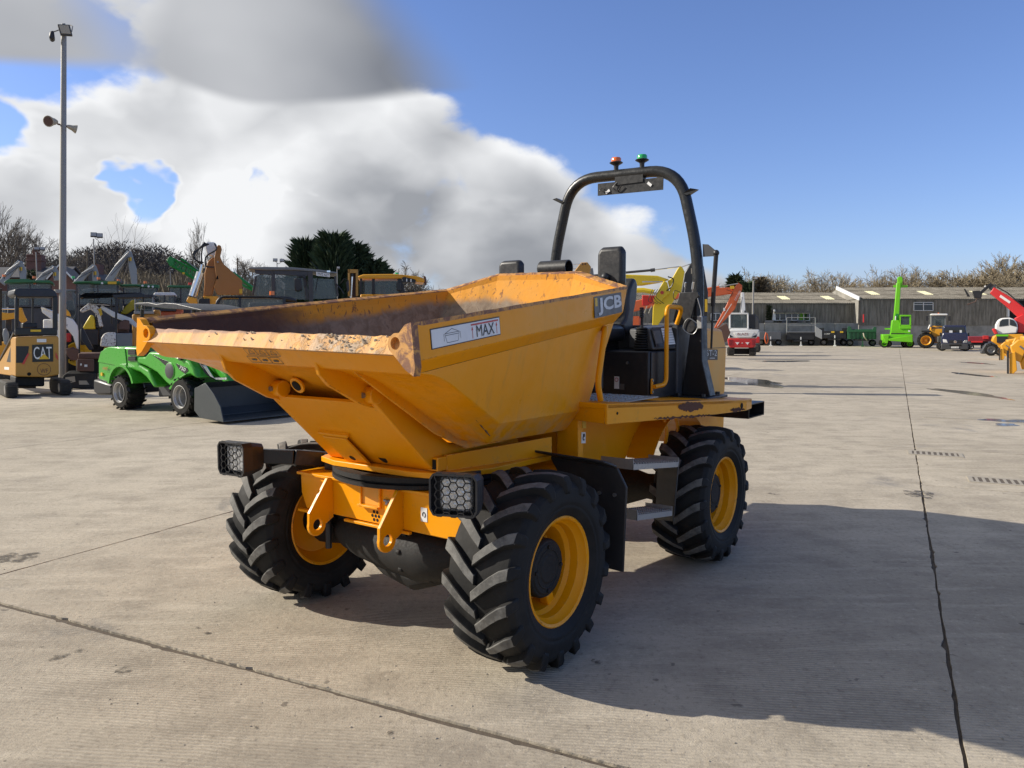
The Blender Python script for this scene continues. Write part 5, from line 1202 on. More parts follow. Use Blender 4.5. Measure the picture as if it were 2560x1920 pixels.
# ------------------------------------------------------------------ wheeled loader behind the van
s = At('wheeled_loader', 'yellow wheeled loader with tall cab half hidden behind the blue van', 'loader', 73, 2340)
for u in (2315, 2366): s.wheel(u, 850, 20, 0, .75, rim='amber_paint')
s.rects('fender', 'black_paint', [(2304, 826, 2327, 831, -.1, 1.2), (2356, 826, 2378, 831, -.1, 1.2)], bevel=.04); s.rects('body', 'amber_paint', [(2328, 814, 2358, 858, .6, 4.5)], bevel=.08); s.rects('axle', 'brown_rust', [(2322, 842, 2360, 856, .2, .8)])
cb_ = s.rects('cab', 'cabin_grey', [(2328, 786, 2331, 818, .6, 2.4), (2363, 786, 2366, 818, .6, 2.4), (2329, 817, 2366, 823, .6, 2.4)], bevel=.02); s.rects('cab_roof', 'white_paint', [(2328, 784, 2370, 788.5, .4, 2.6)], bevel=.05, parent=cb_); s.rects('windscreen', 'cab_glass', [(2331, 789, 2363, 817, .62, .66)], parent=cb_); s.rects('seat', 'black_plastic', [(2342, 800, 2355, 817, 1.4, 1.8)], parent=cb_)
for u in (2318, 2374): s.rects('mirror', 'black_plastic', [(u - 3, 790, u + 3, 802, .2, .35)]); s.line('mirror_arm', 'black_paint', [(u, 791, .3), (2329 if u < 2340 else 2365, 789, .6)], .6)
s.line('beacon', 'orange_lens', [(2348, 781, 1), (2348, 784, 1)], 1.5); s.line('exhaust', 'white_paint', [(2322, 822, .5), (2326, 812, .5)], 2)

# ------------------------------------------------------------------ blue pick-up van
s = At('van', 'dark blue pick-up van facing the camera by the sheds', 'van', 63.5, 2386)
V = lambda x, y: (2160 + x * .18083, 640 + y * .18083)
s.part('body', 'navy_paint', [([V(1065, 1240), V(1068, 1130), V(1095, 1060), V(1425, 1060), V(1438, 1130), V(1440, 1240)], 0, 1.9), ([V(1090, 1080), V(1100, 975), V(1125, 958), V(1395, 958), V(1412, 975), V(1432, 1080)], .75, 2.2)], bevel=.07)
s.rects('bumper', 'dark_grey', [(*V(1066, 1210), *V(1440, 1292), -.12, .35)], bevel=.05); s.rects('grille', 'black_label', [(*V(1175, 1165), *V(1350, 1205), -.03, .1)], bevel=.01); s.rects('lower_grille', 'hole_dark', [(*V(1180, 1222), *V(1345, 1245), -.14, -.1)])
s.part('windscreen', 'window_pane', [([V(1112, 1078), V(1128, 985), V(1395, 985), V(1415, 1078)], .70, .76)]); s.rects('seat', 'white_paint', [(*V(1185, 1030), *V(1230, 1070), .695, .699), (*V(1330, 1025), *V(1360, 1070), .695, .699)])
s.part('headlight', 'white_label', [([V(1090, 1150), V(1140, 1155), V(1160, 1200), V(1095, 1195)], -.02, .1)], bevel=.02); s.part('headlight', 'galvanised', [([V(1430, 1160), V(1390, 1165), V(1365, 1200), V(1428, 1200)], -.02, .1)], bevel=.02)
s.rects('number_plate', 'white_label', [(*V(1205, 1252), *V(1310, 1274), -.15, -.12)]); text('V059 BJM', 'plate_text', 'black_label', s.t, s.p(*V(1258, 1263), -.155), (1, 0, 0), (0, 0, 1), width=.5, height=.075)
bd = MB(); c = s.p(*V(1262, 1187), -.05); bd.lathe([(.115, c[1]), (.10, c[1] - .01), (.098, c[1] + .01)], 20, 'y', (c[0], 0, c[2]))
for a in (90, 210, 330): bd.beam((c[0], c[1] - .01, c[2]), (c[0] + .1 * math.cos(R(a)), c[1] - .01, c[2] + .1 * math.sin(R(a))), .02, .01, (0, 1, 0))
bd.build('badge', 'chrome', s.t)
for u in (V(1085, 0)[0], V(1405, 0)[0]): s.wheel(u, 870, 11, .15, .28, lugs=False); s.wheel(u, 870, 11, 3.2, .28, lugs=False)
s.rects('tray', 'dark_grey', [(*V(1040, 1120), *V(1450, 1200), 2.3, 5.0)], bevel=.03); s.rects('headboard', 'navy_paint', [(*V(1425, 950), *V(1436, 1100), 2.25, 2.35)])
s.rects('mirror', 'black_plastic', [(*V(1440, 1060), *V(1466, 1110), .6, .8), (*V(1052, 1060), *V(1078, 1110), .6, .8)], bevel=.02)

# ------------------------------------------------------------------ red low trailer
s = At('low_trailer', 'dark red low flatbed trailer right of the blue van', 'trailer', 68, 2460)
s.rects('bed', 'maroon_paint', [(*V(1442, 1112), *V(1800, 1180), 0, 4)], bevel=.04); s.rects('sub_frame', 'black_paint', [(*V(1490, 1180), *V(1720, 1230), .5, 3.5)]); s.rects('headboard', 'red_paint', [(*V(1640, 1100), *V(1720, 1150), -.4, 0)], bevel=.03)
for u in (V(1478, 0)[0], V(1660, 0)[0]): s.wheel(u, 870, 7.5, .3, .3, lugs=False)
s.rects('lamp_bar', 'bright_red', [(*V(1480, 1175), *V(1640, 1195), -.1, -.02)])

# ------------------------------------------------------------------ red telehandler at the right edge
s = At('telehandler', 'red telehandler with white cab and raised boom at the right edge', 'telehandler', 56, 2530)
s.arm('boom', 'bright_red', [V(1775, 465), V(2000, 620), V(2250, 830), V(2500, 1010)], [9, 12.5, 15, 16], .8, .7, bevel=.04); s.arm('boom_label', 'white_label', [V(1890, 545), V(2030, 640)], 3.2, .78, .02)
s.arm('boom_head', 'dark_grey', [V(1740, 420), V(1830, 430)], [5, 9], .85, .6); s.arm('hydraulic_hose', 'black_paint', [V(1840, 420), V(1990, 500), V(2212, 690)], 1.5, .7, .1)
s.arm('fork_link', 'black_paint', [V(1770, 370), V(1690, 440), V(1600, 520)], [3, 4, 4], .8, .5); fk = s.part('fork_carriage', 'black_paint', [([V(1500, 480), V(1600, 475), V(1640, 520), V(1620, 590), V(1530, 575)], .3, 1.5), ([V(1380, 450), V(1400, 450), V(1470, 560), V(1430, 560)], .2, .5)], bevel=.02)
for dy in (.4, 1.3): s.line('fork', 'brown_rust', [(*V(1560, 590), dy), (*V(1545, 625), dy), (*V(1430, 668), dy)], .8, fk, 5)
s.line('fork_pin', 'white_label', [(*V(1670, 420), .7), (*V(1690, 410), .7)], 1.8)
cb_ = s.part('cab', 'white_paint', [([V(1815, 1010), V(1820, 950), V(1850, 890), V(1900, 858), V(2010, 850), V(2080, 875), V(2120, 930), V(2130, 1000), V(2110, 1070), V(1860, 1088), V(1830, 1060)], 0, 1.1)], bevel=.08)
s.part('cab_window', 'window_pane', [([V(1868, 975), V(1880, 905), V(1915, 875), V(1995, 868), V(1995, 960)], -.03, .0), ([V(2015, 955), V(2015, 870), V(2065, 885), V(2105, 935), V(2115, 980)], -.03, 0)], parent=cb_)
s.part('mudguard', 'bright_red', [([V(1770, 1010), V(1810, 1000), V(1850, 1070), V(1810, 1085)], -.2, .9), ([V(2090, 860), V(2212, 800), V(2300, 900), V(2300, 1060), V(2130, 1060), V(2140, 960)], .3, 1.6)], bevel=.04); s.rects('chassis', 'dark_grey', [(*V(1840, 1085), *V(2350, 1170), -.2, 1.5)])
for u in (V(1900, 0)[0], V(2230, 0)[0]): s.wheel(u, 870, 17, -.5, .5, rim='white_paint')

# ------------------------------------------------------------------ yellow loaders and a bucket along the right edge
s = At('loader_bucket', 'black digger bucket standing on the concrete by the yellow loaders', 'bucket', 57, 2470)
s.part('shell', 'dark_grey', [([V(1610, 1345), V(1640, 1280), V(1680, 1215), V(1720, 1205), V(1720, 1345)], -.4, .9)], bevel=.03); s.part('side_plate', 'black_paint', [([V(1720, 1345), V(1720, 1200), V(1760, 1195), V(1785, 1240), V(1785, 1345)], -.45, .95)], bevel=.03)
def yloader(label, d, k, ox, oy, name='backhoe_loader'):
    s = At(name, label, 'loader', d, ox); P = lambda x, y: (ox + x * k, oy + y * k)
    s.part('loader_arm', 'amber_paint', [([P(0, -60), P(18, -74), P(40, -72), P(34, -52), P(22, -24), P(8, -30)], 0, .5), ([P(22, -24), P(60, -90), P(78, -90), P(40, -12), P(26, -8)], .1, .6)], bevel=.03)
    s.part('body', 'amber_paint', [([P(30, -80), P(110, -92), P(150, -70), P(150, -20), P(40, -18)], .8, 2.4)], bevel=.05); s.part('stabiliser', 'amber_paint', [([P(-2, -44), P(10, -48), P(14, -8), P(6, 0), P(-2, 0)], -.2, .1)], bevel=.02)
    s.rects('leg', 'black_paint', [(*P(-8, -50), *P(-4, 0), -.25, -.05)]); s.line('ram', 'steel', [(*P(20, -60), -.1), (*P(60, -30), -.1)], 2 * k)
    for (a, r_) in ((55, 22 * k), (125, 26 * k)): s.wheel(P(a, 0)[0], 900, r_, .3, .5, rim='amber_paint')
    return s
yloader('yellow backhoe loader second along the right edge', 45, .62, 2502, 900); yloader('nearest yellow backhoe loader cut by the right edge of the picture', 31, 1.15, 2526, 934)
s = At('backhoe_loader', 'yellow and green backhoe loader farthest along the right edge', 'loader', 52, 2500); s.part('body', 'amber_paint', [([V(1775, 1180), V(1800, 1110), V(1850, 1090), V(2212, 1080), V(2212, 1180), V(1900, 1260)], .4, 2)], bevel=.05); s.rects('panel', 'lime_green', [(*V(1830, 1085), *V(2000, 1110), .2, .4)]); s.rects('grille', 'black_label', [(*V(1840, 1110), *V(1990, 1200), .2, .38)]); s.part('arm', 'amber_paint', [([V(1850, 1240), V(1940, 1240), V(1985, 1400), V(1930, 1420), V(1915, 1330)], .0, .4)], bevel=.02); s.wheel(V(1760, 0)[0], 880, 15, .2, .5); s.wheel(V(1890, 0)[0], 880, 13, .2, .5)
# ------------------------------------------------------------------ excavators to the right of the dumper
V8 = lambda x, y: (1540 + x * .16275, 600 + y * .16275)
s = At('mini_excavator', 'white and red excavator with its cab facing the camera, right of the dumper', 'excavator', 52, 1857)
for (a, b) in ((1818, 1836), (1873, 1890)):
    tk = s.rects('track', 'track_rubber', [(a, 868, b, 890, -.2, 2.2)], bevel=.15)
    for q in range(6): s.rects('track_pad', 'track_rubber', [(a - .3, 869 + q * 3.6, b + .3, 871 + q * 3.6, -.26, -.2)], parent=tk)
s.rects('undercarriage', 'grease_black', [(1836, 872, 1873, 886, .3, 1.8)]); s.part('counterweight', 'red_paint', [([(1818, 846), (1890, 846), (1888, 866), (1880, 869), (1826, 869), (1821, 864)], -.35, .4)], bevel=.06)
for q in range(4):
    for (a, b) in ((1821, 1831), (1879, 1889)): s.rects('louvre', 'maroon_paint', [(a, 850 + q * 3.6, b, 851.5 + q * 3.6, -.37, -.35)])
for (u, k_) in ((1843, 1), (1868, 1), (1855, .55)): s.part('reflector', 'white_label', [([(u - 5 * k_, 855.5 if k_ == 1 else 858), (u + 5 * k_, 855.5 if k_ == 1 else 858), (u, 862 if k_ == 1 else 856)], -.37, -.35)])
s.part('rear_hood', 'white_paint', [([(1821, 846), (1823, 824), (1898, 824), (1891, 846)], -.3, 2.0)], bevel=.06); s.part('hood_bulge', 'white_paint', [([(1833, 832), (1886, 830), (1878, 843), (1842, 844)], -.36, -.3)], bevel=.04); text('BLAZE', 'lettering', 'maroon_paint', s.t, s.p(1857, 835, -.37), (1, 0, 0), (0, 0, 1), width=.70, height=.16, bold=True)
s.part('hood_vent', 'black_label', [([(1824, 836), (1834, 843), (1824, 844)], -.33, -.3), ([(1892, 836), (1878, 843), (1890, 844)], -.33, -.3)])
cb_ = s.rects('cab', 'white_paint', [(1823, 782, 1827, 826, 0, 1.6), (1868, 782, 1872, 826, 0, 1.6), (1823, 782, 1872, 786, 0, 1.7), (1823, 820, 1872, 826, 0, 1.6)], bevel=.02); s.rects('rear_window', 'cab_glass', [(1827, 786, 1868, 820, .02, .05)], parent=cb_); s.rects('front_window', 'cab_glass', [(1827, 786, 1868, 820, 1.5, 1.55)], parent=cb_); s.rects('seat', 'black_plastic', [(1838, 800, 1858, 821, .6, 1.0)], parent=cb_)
s.arm('boom', 'white_paint', [(1862, 820), (1860, 770), (1858, 728)], [5, 5.5, 4], 1.8, .35); s.line('ram', 'steel', [(1852, 782, 1.7), (1857, 740, 1.7)], 1.4); s.line('ram', 'black_paint', [(1866, 790, 1.7), (1864, 775, 1.7)], 1.8); s.ball = None
s.rects('lamp', 'chrome', [(1816, 787, 1821, 793, .2, .4)]); s.rects('side_box', 'black_plastic', [(1873, 785, 1890, 821, .5, 1.5)], bevel=.05)
s = At('mini_excavator', 'second white and red excavator half hidden behind the first', 'excavator', 60, 1890)
s.rects('track', 'track_rubber', [(1884, 862, 1902, 880, .2, 2.4)], bevel=.15); s.part('body', 'white_paint', [([(1878, 842), (1878, 826), (1899, 830), (1899, 842)], .3, 2)], bevel=.06); s.rects('counterweight', 'red_paint', [(1878, 842, 1900, 858, .2, 1.6)], bevel=.08); s.part('cab', 'dark_grey', [([(1880, 800), (1888, 788), (1894, 790), (1899, 803), (1899, 826), (1880, 826)], .5, 1.6)], bevel=.05)

s = At('excavator', 'orange excavator with folded boom behind the dumper roll bar', 'excavator', 46, 1790)
s.arm('boom', 'orange_paint', [V8(-300, 1150), V8(500, 960), V8(1000, 800), V8(1420, 800), V8(1800, 770)], [12, 13, 12, 11, 8], .4, .5, bevel=.04); s.part('dipper', 'orange_paint', [([V8(1880, 650), V8(1945, 690), V8(1940, 760), V8(1830, 1060), V8(1560, 1360), V8(1510, 1350), V8(1700, 1000), V8(1790, 780)], .3, .7)], bevel=.03)
s.line('ram', 'galvanised', [(*V8(1590, 715), .25), (*V8(1880, 665), .3)], 1.3); s.line('ram_body', 'orange_paint', [(*V8(1240, 770), .25), (*V8(1590, 715), .25)], 2.4); s.line('hose', 'black_paint', [(*V8(1700, 760), .25), (*V8(1790, 800), .25), (*V8(1740, 900), .25), (*V8(1720, 950), .25)], .7, sm=4)
s.rects('arm_plate', 'yellow_label', [(*V8(1755, 700), *V8(1820, 745), .25, .3)]); text('DOOSAN', 'lettering', 'white_label', s.t, s.p(*V8(1872, 850), .29), (.45, 0, .89), (-.89, 0, .45), width=.62, height=.12); s.line('bucket_link', 'galvanised', [(*V8(1780, 980), .2), (*V8(1560, 1330), .2)], 1.0); s.rects('label', 'white_label', [(*V8(1650, 1040), *V8(1680, 1090), .28, .3)])
s.part('bucket', 'brown_rust', [([V8(1530, 1360), V8(1700, 1280), V8(1760, 1420), V8(1700, 1560), V8(1600, 1600)], .0, 1.0)], bevel=.03); s.rects('track', 'track_rubber', [(1500, 868, 1640, 892, .2, .9), (1500, 868, 1640, 892, 2.2, 2.9)], bevel=.1); s.rects('house', 'orange_paint', [(1470, 790, 1600, 868, .4, 2.8)], bevel=.1)

s = At('excavator', 'yellow excavator with folded arm behind the dumper seat', 'excavator', 24, 1640)
s.part('boom', 'komatsu_yellow', [([V8(-560, 560), V8(150, 520), V8(640, 540), V8(820, 600), V8(700, 640), V8(400, 690), V8(-560, 700)], .2, .55)], bevel=.03); s.part('dipper', 'komatsu_yellow', [([V8(985, 385), V8(1020, 400), V8(1065, 480), V8(1050, 620), V8(1010, 760), V8(1030, 790), V8(960, 810), V8(880, 950), V8(640, 1320), V8(560, 1320), V8(570, 1000), V8(700, 900), V8(840, 760), V8(800, 620), V8(880, 560), V8(940, 450)], .25, .5)], bevel=.02)
s.part('link_plate', 'komatsu_yellow', [([V8(740, 620), V8(790, 650), V8(830, 820), V8(740, 880), V8(690, 960), V8(600, 1000), V8(580, 900), V8(690, 700)], .12, .22)], bevel=.02); s.line('ram_body', 'dark_grey', [(*V8(-500, 560), .05), (*V8(180, 495), .05), (*V8(560, 460), .05)], 3.0); s.line('ram_rod', 'chrome', [(*V8(560, 460), .05), (*V8(980, 405), .1)], 1.5)
s.line('ram_collar', 'dark_grey', [(*V8(530, 465), .05), (*V8(600, 455), .05)], 4.4); s.line('ram_body', 'komatsu_yellow', [(*V8(-200, 800), .0), (*V8(420, 770), .0), (*V8(580, 800), .0)], 6); s.line('ram_rod', 'chrome', [(*V8(400, 640), .0), (*V8(720, 640), .1)], 1.8)
for q in range(4): s.line('hose', 'black_paint', [(*V8(560 + q * 40, 760), -.1), (*V8(520 + q * 30, 860), -.15), (*V8(500 + q * 60, 940), -.12), (*V8(590 + q * 50, 980), -.1)], .8, sm=5)
s.line('hose', 'black_paint', [(*V8(800, 560), .1), (*V8(880, 600), .05), (*V8(860, 700), .05), (*V8(780, 780), .1)], 1.5, sm=5); s.line('hose', 'black_paint', [(*V8(990, 800), .1), (*V8(900, 780), 0), (*V8(880, 880), .0), (*V8(920, 920), .1)], .9, sm=5)
c = s.p(*V8(710, 805), .11); em = MB(); em.lathe([(.055, c[1]), (.055, c[1] - .01), (.001, c[1] - .01)], 18, 'y', (c[0], 0, c[2])); em.build('emblem', 'red_label', s.t)
s.rects('track', 'track_rubber', [(1480, 880, 1640, 960, .6, 1.0)], bevel=.1); s.rects('house', 'komatsu_yellow', [(1440, 740, 1560, 880, .6, 2.2)], bevel=.1); s.part('frame_plate', 'bright_red', [([V8(400, 830), V8(600, 840), V8(560, 960), V8(480, 1000), V8(400, 1000)], .7, .9)], bevel=.02)
for q in range(3): s.line('red_ram', 'chrome', [(*V8(480 + q * 70, 1000), .65), (*V8(430 + q * 70, 1120), .65)], 1.2)
s = At('hydraulic_breaker', 'black hydraulic breaker with white lettering behind the roll bar leg', 'breaker', 21, 1735)
s.part('housing', 'black_paint', [([V8(1160, 330), V8(1200, 360), V8(1350, 380), V8(1420, 800), V8(1400, 1300), V8(980, 1320), V8(960, 1000), V8(1000, 800), V8(1050, 500)], .2, .7)], bevel=.03); text('KOMEK', 'lettering', 'white_label', s.t, s.p(*V8(998, 930), .19), (.06, 0, -1), (1, 0, .06), width=.42, height=.085, bold=True)
s.rects('label', 'horn_beige', [(*V8(1155, 425), *V8(1185, 510), .18, .2)]); s.rects('side_label', 'yellow_label', [(*V8(1370, 905), *V8(1408, 1100), .18, .2)]); s.line('ram_rod', 'chrome', [(*V8(1010, 400), .3), (*V8(1140, 355), .3)], 1.3); s.part('point', 'steel', [([V8(1120, 1300), V8(1260, 1300), V8(1230, 2000), V8(1150, 2000)], .35, .6)], bevel=.03); s.rects('stand', 'brown_rust', [(1710, 930, 1780, 985, .1, .8)])
for q in range(3): s.line('hose', 'black_paint', [(*V8(1010, 1040 + q * 20), .1), (*V8(1040, 1120), .05), (*V8(990, 1200 + q * 30), .05), (*V8(1060, 1290), .1)], .9, sm=5)
V6 = lambda x, y: (1230 + x * .18083, 630 + y * .18083)
s = At('excavator', 'tan excavator arm showing above the skip between roll bar and mirror', 'excavator', 34, 1470)
s.part('dipper', 'cat_yellow', [([V6(1230, 140), V6(1320, 135), V6(1370, 200), V6(1330, 420), V6(1000, 420), V6(1130, 270)], .2, .6)], bevel=.03); s.line('ram_rod', 'chrome', [(*V6(820, 185), .15), (*V6(1240, 160), .15)], .9); s.line('ram_rod', 'galvanised', [(*V6(820, 225), .3), (*V6(1200, 225), .3)], .8); s.part('rear_arm', 'grey_arm', [([V6(1360, 200), V6(1400, 200), V6(1430, 420), V6(1330, 420)], .8, 1.2)], bevel=.03)
s.rects('house', 'cat_yellow', [(1330, 700, 1470, 860, .8, 3.0)], bevel=.1); s.rects('track', 'track_rubber', [(1320, 860, 1480, 923, .8, 1.3), (1320, 860, 1480, 923, 2.6, 3.1)], bevel=.1); s.line('hose', 'black_paint', [(*V6(900, 220), .1), (*V6(950, 245), .1), (*V6(1020, 235), .1), (*V6(1090, 260), .1)], .9, sm=4)
for u in (1252, 1290): c = s.p(*V6(u, 160), .19); MB().cyl(c, (c[0], c[1] - .03, c[2]), .04, 12).build('pin', 'brown_rust', s.t)

# ------------------------------------------------------------------ floodlight posts
def lamp_post(label, u, vtop, d, heads, w=1.3, matn='pole_steel', cat='lamp post'):
    s = At('lamp_post', label, cat, d, u, 'slim floodlight posts'); z = A(u, vtop, d).z; r_ = s.m(w)
    MB().tube([(0, 0, 0), (0, 0, z)], r_, 8).build('post', matn, s.t)
    for (du, dv, wd, hg) in heads:
        h = MB(); a = Vector(s.p(u + du, vtop + dv)); h.M = Matrix.Translation(a) @ Matrix.Rotation(R(-38), 4, 'X'); h.box((-s.m(wd) / 2, -.06, -s.m(hg) / 2), (s.m(wd) / 2, .06, s.m(hg) / 2)); h.M = None; ho = h.build('floodlight', 'dark_grey', s.t, bevel=.02)
        g2 = MB(); g2.M = Matrix.Translation(a) @ Matrix.Rotation(R(-38), 4, 'X'); g2.box((-s.m(wd) * .42, -.072, -s.m(hg) * .42), (s.m(wd) * .42, -.061, s.m(hg) * .42)); g2.M = None; g2.build('lens', 'galvanised', ho)
        s.line('bracket', 'pole_steel', [(u, vtop + 2, 0), (u + du, vtop + dv + 3, 0)], .7)
    return s
lamp_post('twin floodlight post left of the bare tree, above the green roofs', 242, 597, 60, [(-8, -10, 14, 14), (7, -8, 14, 14)]); lamp_post('twin floodlight post beside the brick chimney', 98, 630, 60, [(-6, -8, 12, 9), (8, -8, 12, 9)]); lamp_post('twin floodlight post behind the dark tractor cab', 696, 658, 85, [(-8, -8, 11, 9), (9, -7, 11, 9)], 1.1)
lamp_post('single floodlight post in front of the long shed roof', 1881, 702, 70, [(9, -6, 8, 8)], 2.0); lamp_post('thin lamp post between the green boom and the tractors', 430, 678, 85, [(0, -3, 6, 4)], .9); lamp_post('short floodlight post left of the yellow cab roof', 845, 672, 70, [(1, -2, 7, 7)], 1.0)
# tall leaning pole in the left foreground
s = At('lamp_pole', 'tall leaning steel pole with floodlight and two horn loudspeakers', 'lamp pole', 24, 150)
pb, pt = Vector((0, 0, 0)), Vector(s.p(159.5, 68)); MB().tube([pb, pb.lerp(pt, .5), pt], [s.m(8.6), s.m(7.4), s.m(6.0)], 20).build('post', 'pole_steel', s.t); bz = MB(); bz.lathe([(s.m(9.5), 2.9), (s.m(9.5), 3.0)], 20, 'z'); bz.build('collar', 'pole_steel', s.t)
PZ = lambda x, y: (x * .434, 20 + y * .434)
fl = s.part('floodlight', 'dark_grey', [([PZ(333, 115), PZ(405, 118), PZ(421, 180), PZ(352, 176)], -.35, -.22)], bevel=.02); s.part('lens', 'horn_beige', [([PZ(343, 122), PZ(398, 124), PZ(411, 172), PZ(358, 169)], -.365, -.352)], parent=fl); s.line('bracket', 'pole_steel', [(*PZ(415, 150), -.2), (*PZ(420, 118), -.2), (*PZ(405, 105), -.1), (*PZ(368, 100), 0)], 1.2, fl)
f2 = s.part('floodlight', 'black_plastic', [([PZ(290, 145), PZ(312, 140), PZ(318, 185), PZ(300, 195), PZ(283, 180)], -.2, .1)], bevel=.04); s.line('bracket', 'pole_steel', [(*PZ(300, 140), 0), (*PZ(345, 125), 0)], 1.4, f2); s.rects('cap', 'pole_steel', [(*PZ(356, 92), *PZ(378, 112), -.08, .08)], bevel=.02)
def horn(a, b, r0, r1): 
    p, q = Vector(s.p(*a)), Vector(s.p(*b)); m_ = MB(); m_.tube([p, p.lerp(q, .3), p.lerp(q, .55), q], [r0 * .6, r0, r0 * 1.15, r1], 16); ho = m_.build('loudspeaker', 'horn_beige', s.t, bevel=.01); m2 = MB(); m2.cyl(q, q + (q - p).normalized() * .006, r1 * .82, 16); m2.build('mouth', 'brown_rust', ho)
horn((*PZ(325, 655), 0), (*PZ(283, 668), -.35), .10, .17); horn((*PZ(385, 680), 0), (*PZ(440, 697), .05), .07, .14); s.line('bracket', 'brown_rust', [(*PZ(330, 668), 0), (*PZ(390, 682), 0)], 2.2)
# ------------------------------------------------------------------ machines on the left
zc = lambda x, y: (x * .18083, 700 + y * .18083); za = lambda x, y: (x * .18083, 560 + y * .18083)
zd = lambda x, y: (300 + x * .18083, 580 + y * .18083); zE = lambda x, y: (600 + x * .22604, 600 + y * .22604); zv = lambda x, y: (200 + x * .24412, 820 + y * .24412)
# --- small tan excavator, seen from behind
s = At('mini_excavator', 'tan mini excavator with black canopy and big white lettering on its rear', 'excavator', 20.0, 39, rz=R(40))
b = MB(); bk = [zc(215, 790), zc(790, 770), zc(815, 800), zc(818, 1310), zc(640, 1345), zc(215, 1335)]; s.poly(b, bk, 0, .9); BD = b.build('counterweight', 'cat_yellow', s.t, bevel=.03, seg=3)
sd_ = MB(); q = [s.side(*zc(212, 792)), s.side(*zc(0, 1120)), s.side(*zc(-60, 1290)), s.side(*zc(212, 1333))]; sd_.hexa(q, [(v[0] + .25, v[1], v[2]) for v in q]); sd_.build('side_panel', 'cat_yellow', BD, bevel=.02)
q = [s.side(*zc(200, 920)), s.side(*zc(150, 925)), s.side(*zc(95, 1130)), s.side(*zc(200, 1145))]; MB().hexa([(v[0] - .006, v[1], v[2]) for v in q], [(v[0] + .01, v[1], v[2]) for v in q]).build('side_grille', 'black_label', BD)
s.part('rear_grille', 'black_label', [([zc(222, 915), zc(400, 915), zc(380, 1050), zc(330, 1145), zc(222, 1145)], -.012, .0)], parent=BD); s.part('red_flash', 'red_label', [([zc(385, 1010), zc(405, 1020), zc(335, 1165), zc(300, 1165)], -.016, -.010)], parent=BD); s.part('red_flash', 'red_label', [([zc(770, 1000), zc(800, 1060), zc(800, 1110), zc(768, 1060)], -.016, -.0)], parent=BD)
s.part('badge', 'black_label', [([zc(443, 897), zc(733, 885), zc(735, 1128), zc(447, 1134)], -.012, 0)], parent=BD); o_ = Vector(s.p(*zc(590, 1008), -.014)); wid = Vector(s.p(*zc(718, 1008))).x - Vector(s.p(*zc(466, 1008))).x; hgt = s.p(*zc(590, 925))[2] - s.p(*zc(590, 1095))[2]
text('CAT', 'badge_text', 'white_label', BD, o_, (1, 0, 0), (0, 0, 1), width=wid, height=hgt, bold=True); s.part('badge_triangle', 'yellow_label', [([zc(530, 1096), zc(605, 1020), zc(685, 1093)], -.020, -.017)], parent=BD)
text('WF', 'painted_letters', 'brown_rust', BD, Vector(s.p(*zc(610, 1256), -.004)), (1, 0, 0), (0, 0, 1), width=wid * .42, height=hgt * .36, bold=True); c = Vector(s.p(*zc(608, 1235), -.003)); rg2 = MB(); rg2.tube([c + Vector((math.cos(a * .26), 0, math.sin(a * .26))) * wid * .37 for a in range(25)], .006, 4); rg2.build('painted_ring', 'brown_rust', BD)
s.rects('sticker', 'white_label', [(*zc(510, 815), *zc(640, 860), -.006, 0)], parent=BD); s.line('exhaust', 'hole_dark', [(*zc(402, 1300), -.004), (*zc(402, 1300), .05)], 4.5, BD, 14); q = [s.side(*zc(128, 1205)), s.side(*zc(62, 1200)), s.side(*zc(62, 1238)), s.side(*zc(128, 1243))]; MB().hexa([(v[0] - .005, v[1], v[2]) for v in q], [(v[0] + .01, v[1], v[2]) for v in q]).build('sticker', 'white_label', BD)
cn = MB(); s.poly(cn, [zc(195, 195), zc(205, 130), zc(260, 112), zc(700, 118), zc(770, 150), zc(800, 215), zc(800, 240), zc(740, 235), zc(240, 235)], .05, 1.25); CN = cn.build('canopy_roof', 'canopy_navy', s.t, bevel=.03)
for (a, b_) in (((212, 230), (245, 700)), ((738, 230), (805, 700))): s.rects('canopy_post', 'black_paint', [(*zc(a[0], a[1]), *zc(b_[0], b_[1]), .05, .15)], bevel=.02)
s.rects('canopy_base', 'black_paint', [(*zc(212, 662), *zc(800, 768), .04, .2)], bevel=.03); s.rects('yellow_label', 'yellow_label', [(*zc(425, 686), *zc(570, 715), .03, .04)])
for (a, b_, dy) in ((345, 240, 1.2), (560, 240, 1.2), (285, 420, .8)): s.line('frame_tube', 'black_paint', [(*zc(a, b_), dy), (*zc(a - 5, 640), dy)], 2.6)
MB().beam(s.side(*zc(10, 120)), s.side(*zc(10, 900)), .05, .05, (0, 1, 0)).build('canopy_post', 'black_paint', s.t); MB().beam(s.side(*zc(200, 720)), s.side(*zc(5, 1100)), .05, .05, (1, 0, 0)).build('guard_tube', 'black_paint', s.t)
s.rects('seat', 'black_plastic', [(*zc(350, 590), *zc(560, 665), .45, .8)], bevel=.03); s.rects('frame', 'grease_black', [(*zc(230, 1340), *zc(640, 1480), .25, 1.2)], bevel=.04); s.rects('blade', 'black_paint', [(*zc(380, 1480), *zc(640, 1545), 1.6, 1.7)])
for (x0, dy) in ((-.30, 0), (.92, 0)):
    tk = MB(); tk.prism([(-.15, .0), (1.25, .0), (1.42, .10), (1.42, .30), (1.25, .42), (-.15, .42), (-.30, .30), (-.30, .10)], 'x', x0, x0 + .26); to = tk.build('track', 'track_rubber', s.t, bevel=.05)
    pm = None
    for i in range(9): MB().box((x0 - .01, -.325, .05 + i * .04), (x0 + .27, -.30, .07 + i * .04)).build('track_pad', 'track_rubber', to)
    MB().cyl((x0 - .01, -.08, .21), (x0 + .02, -.08, .21), .12, 16).build('sprocket', 'steel', to)
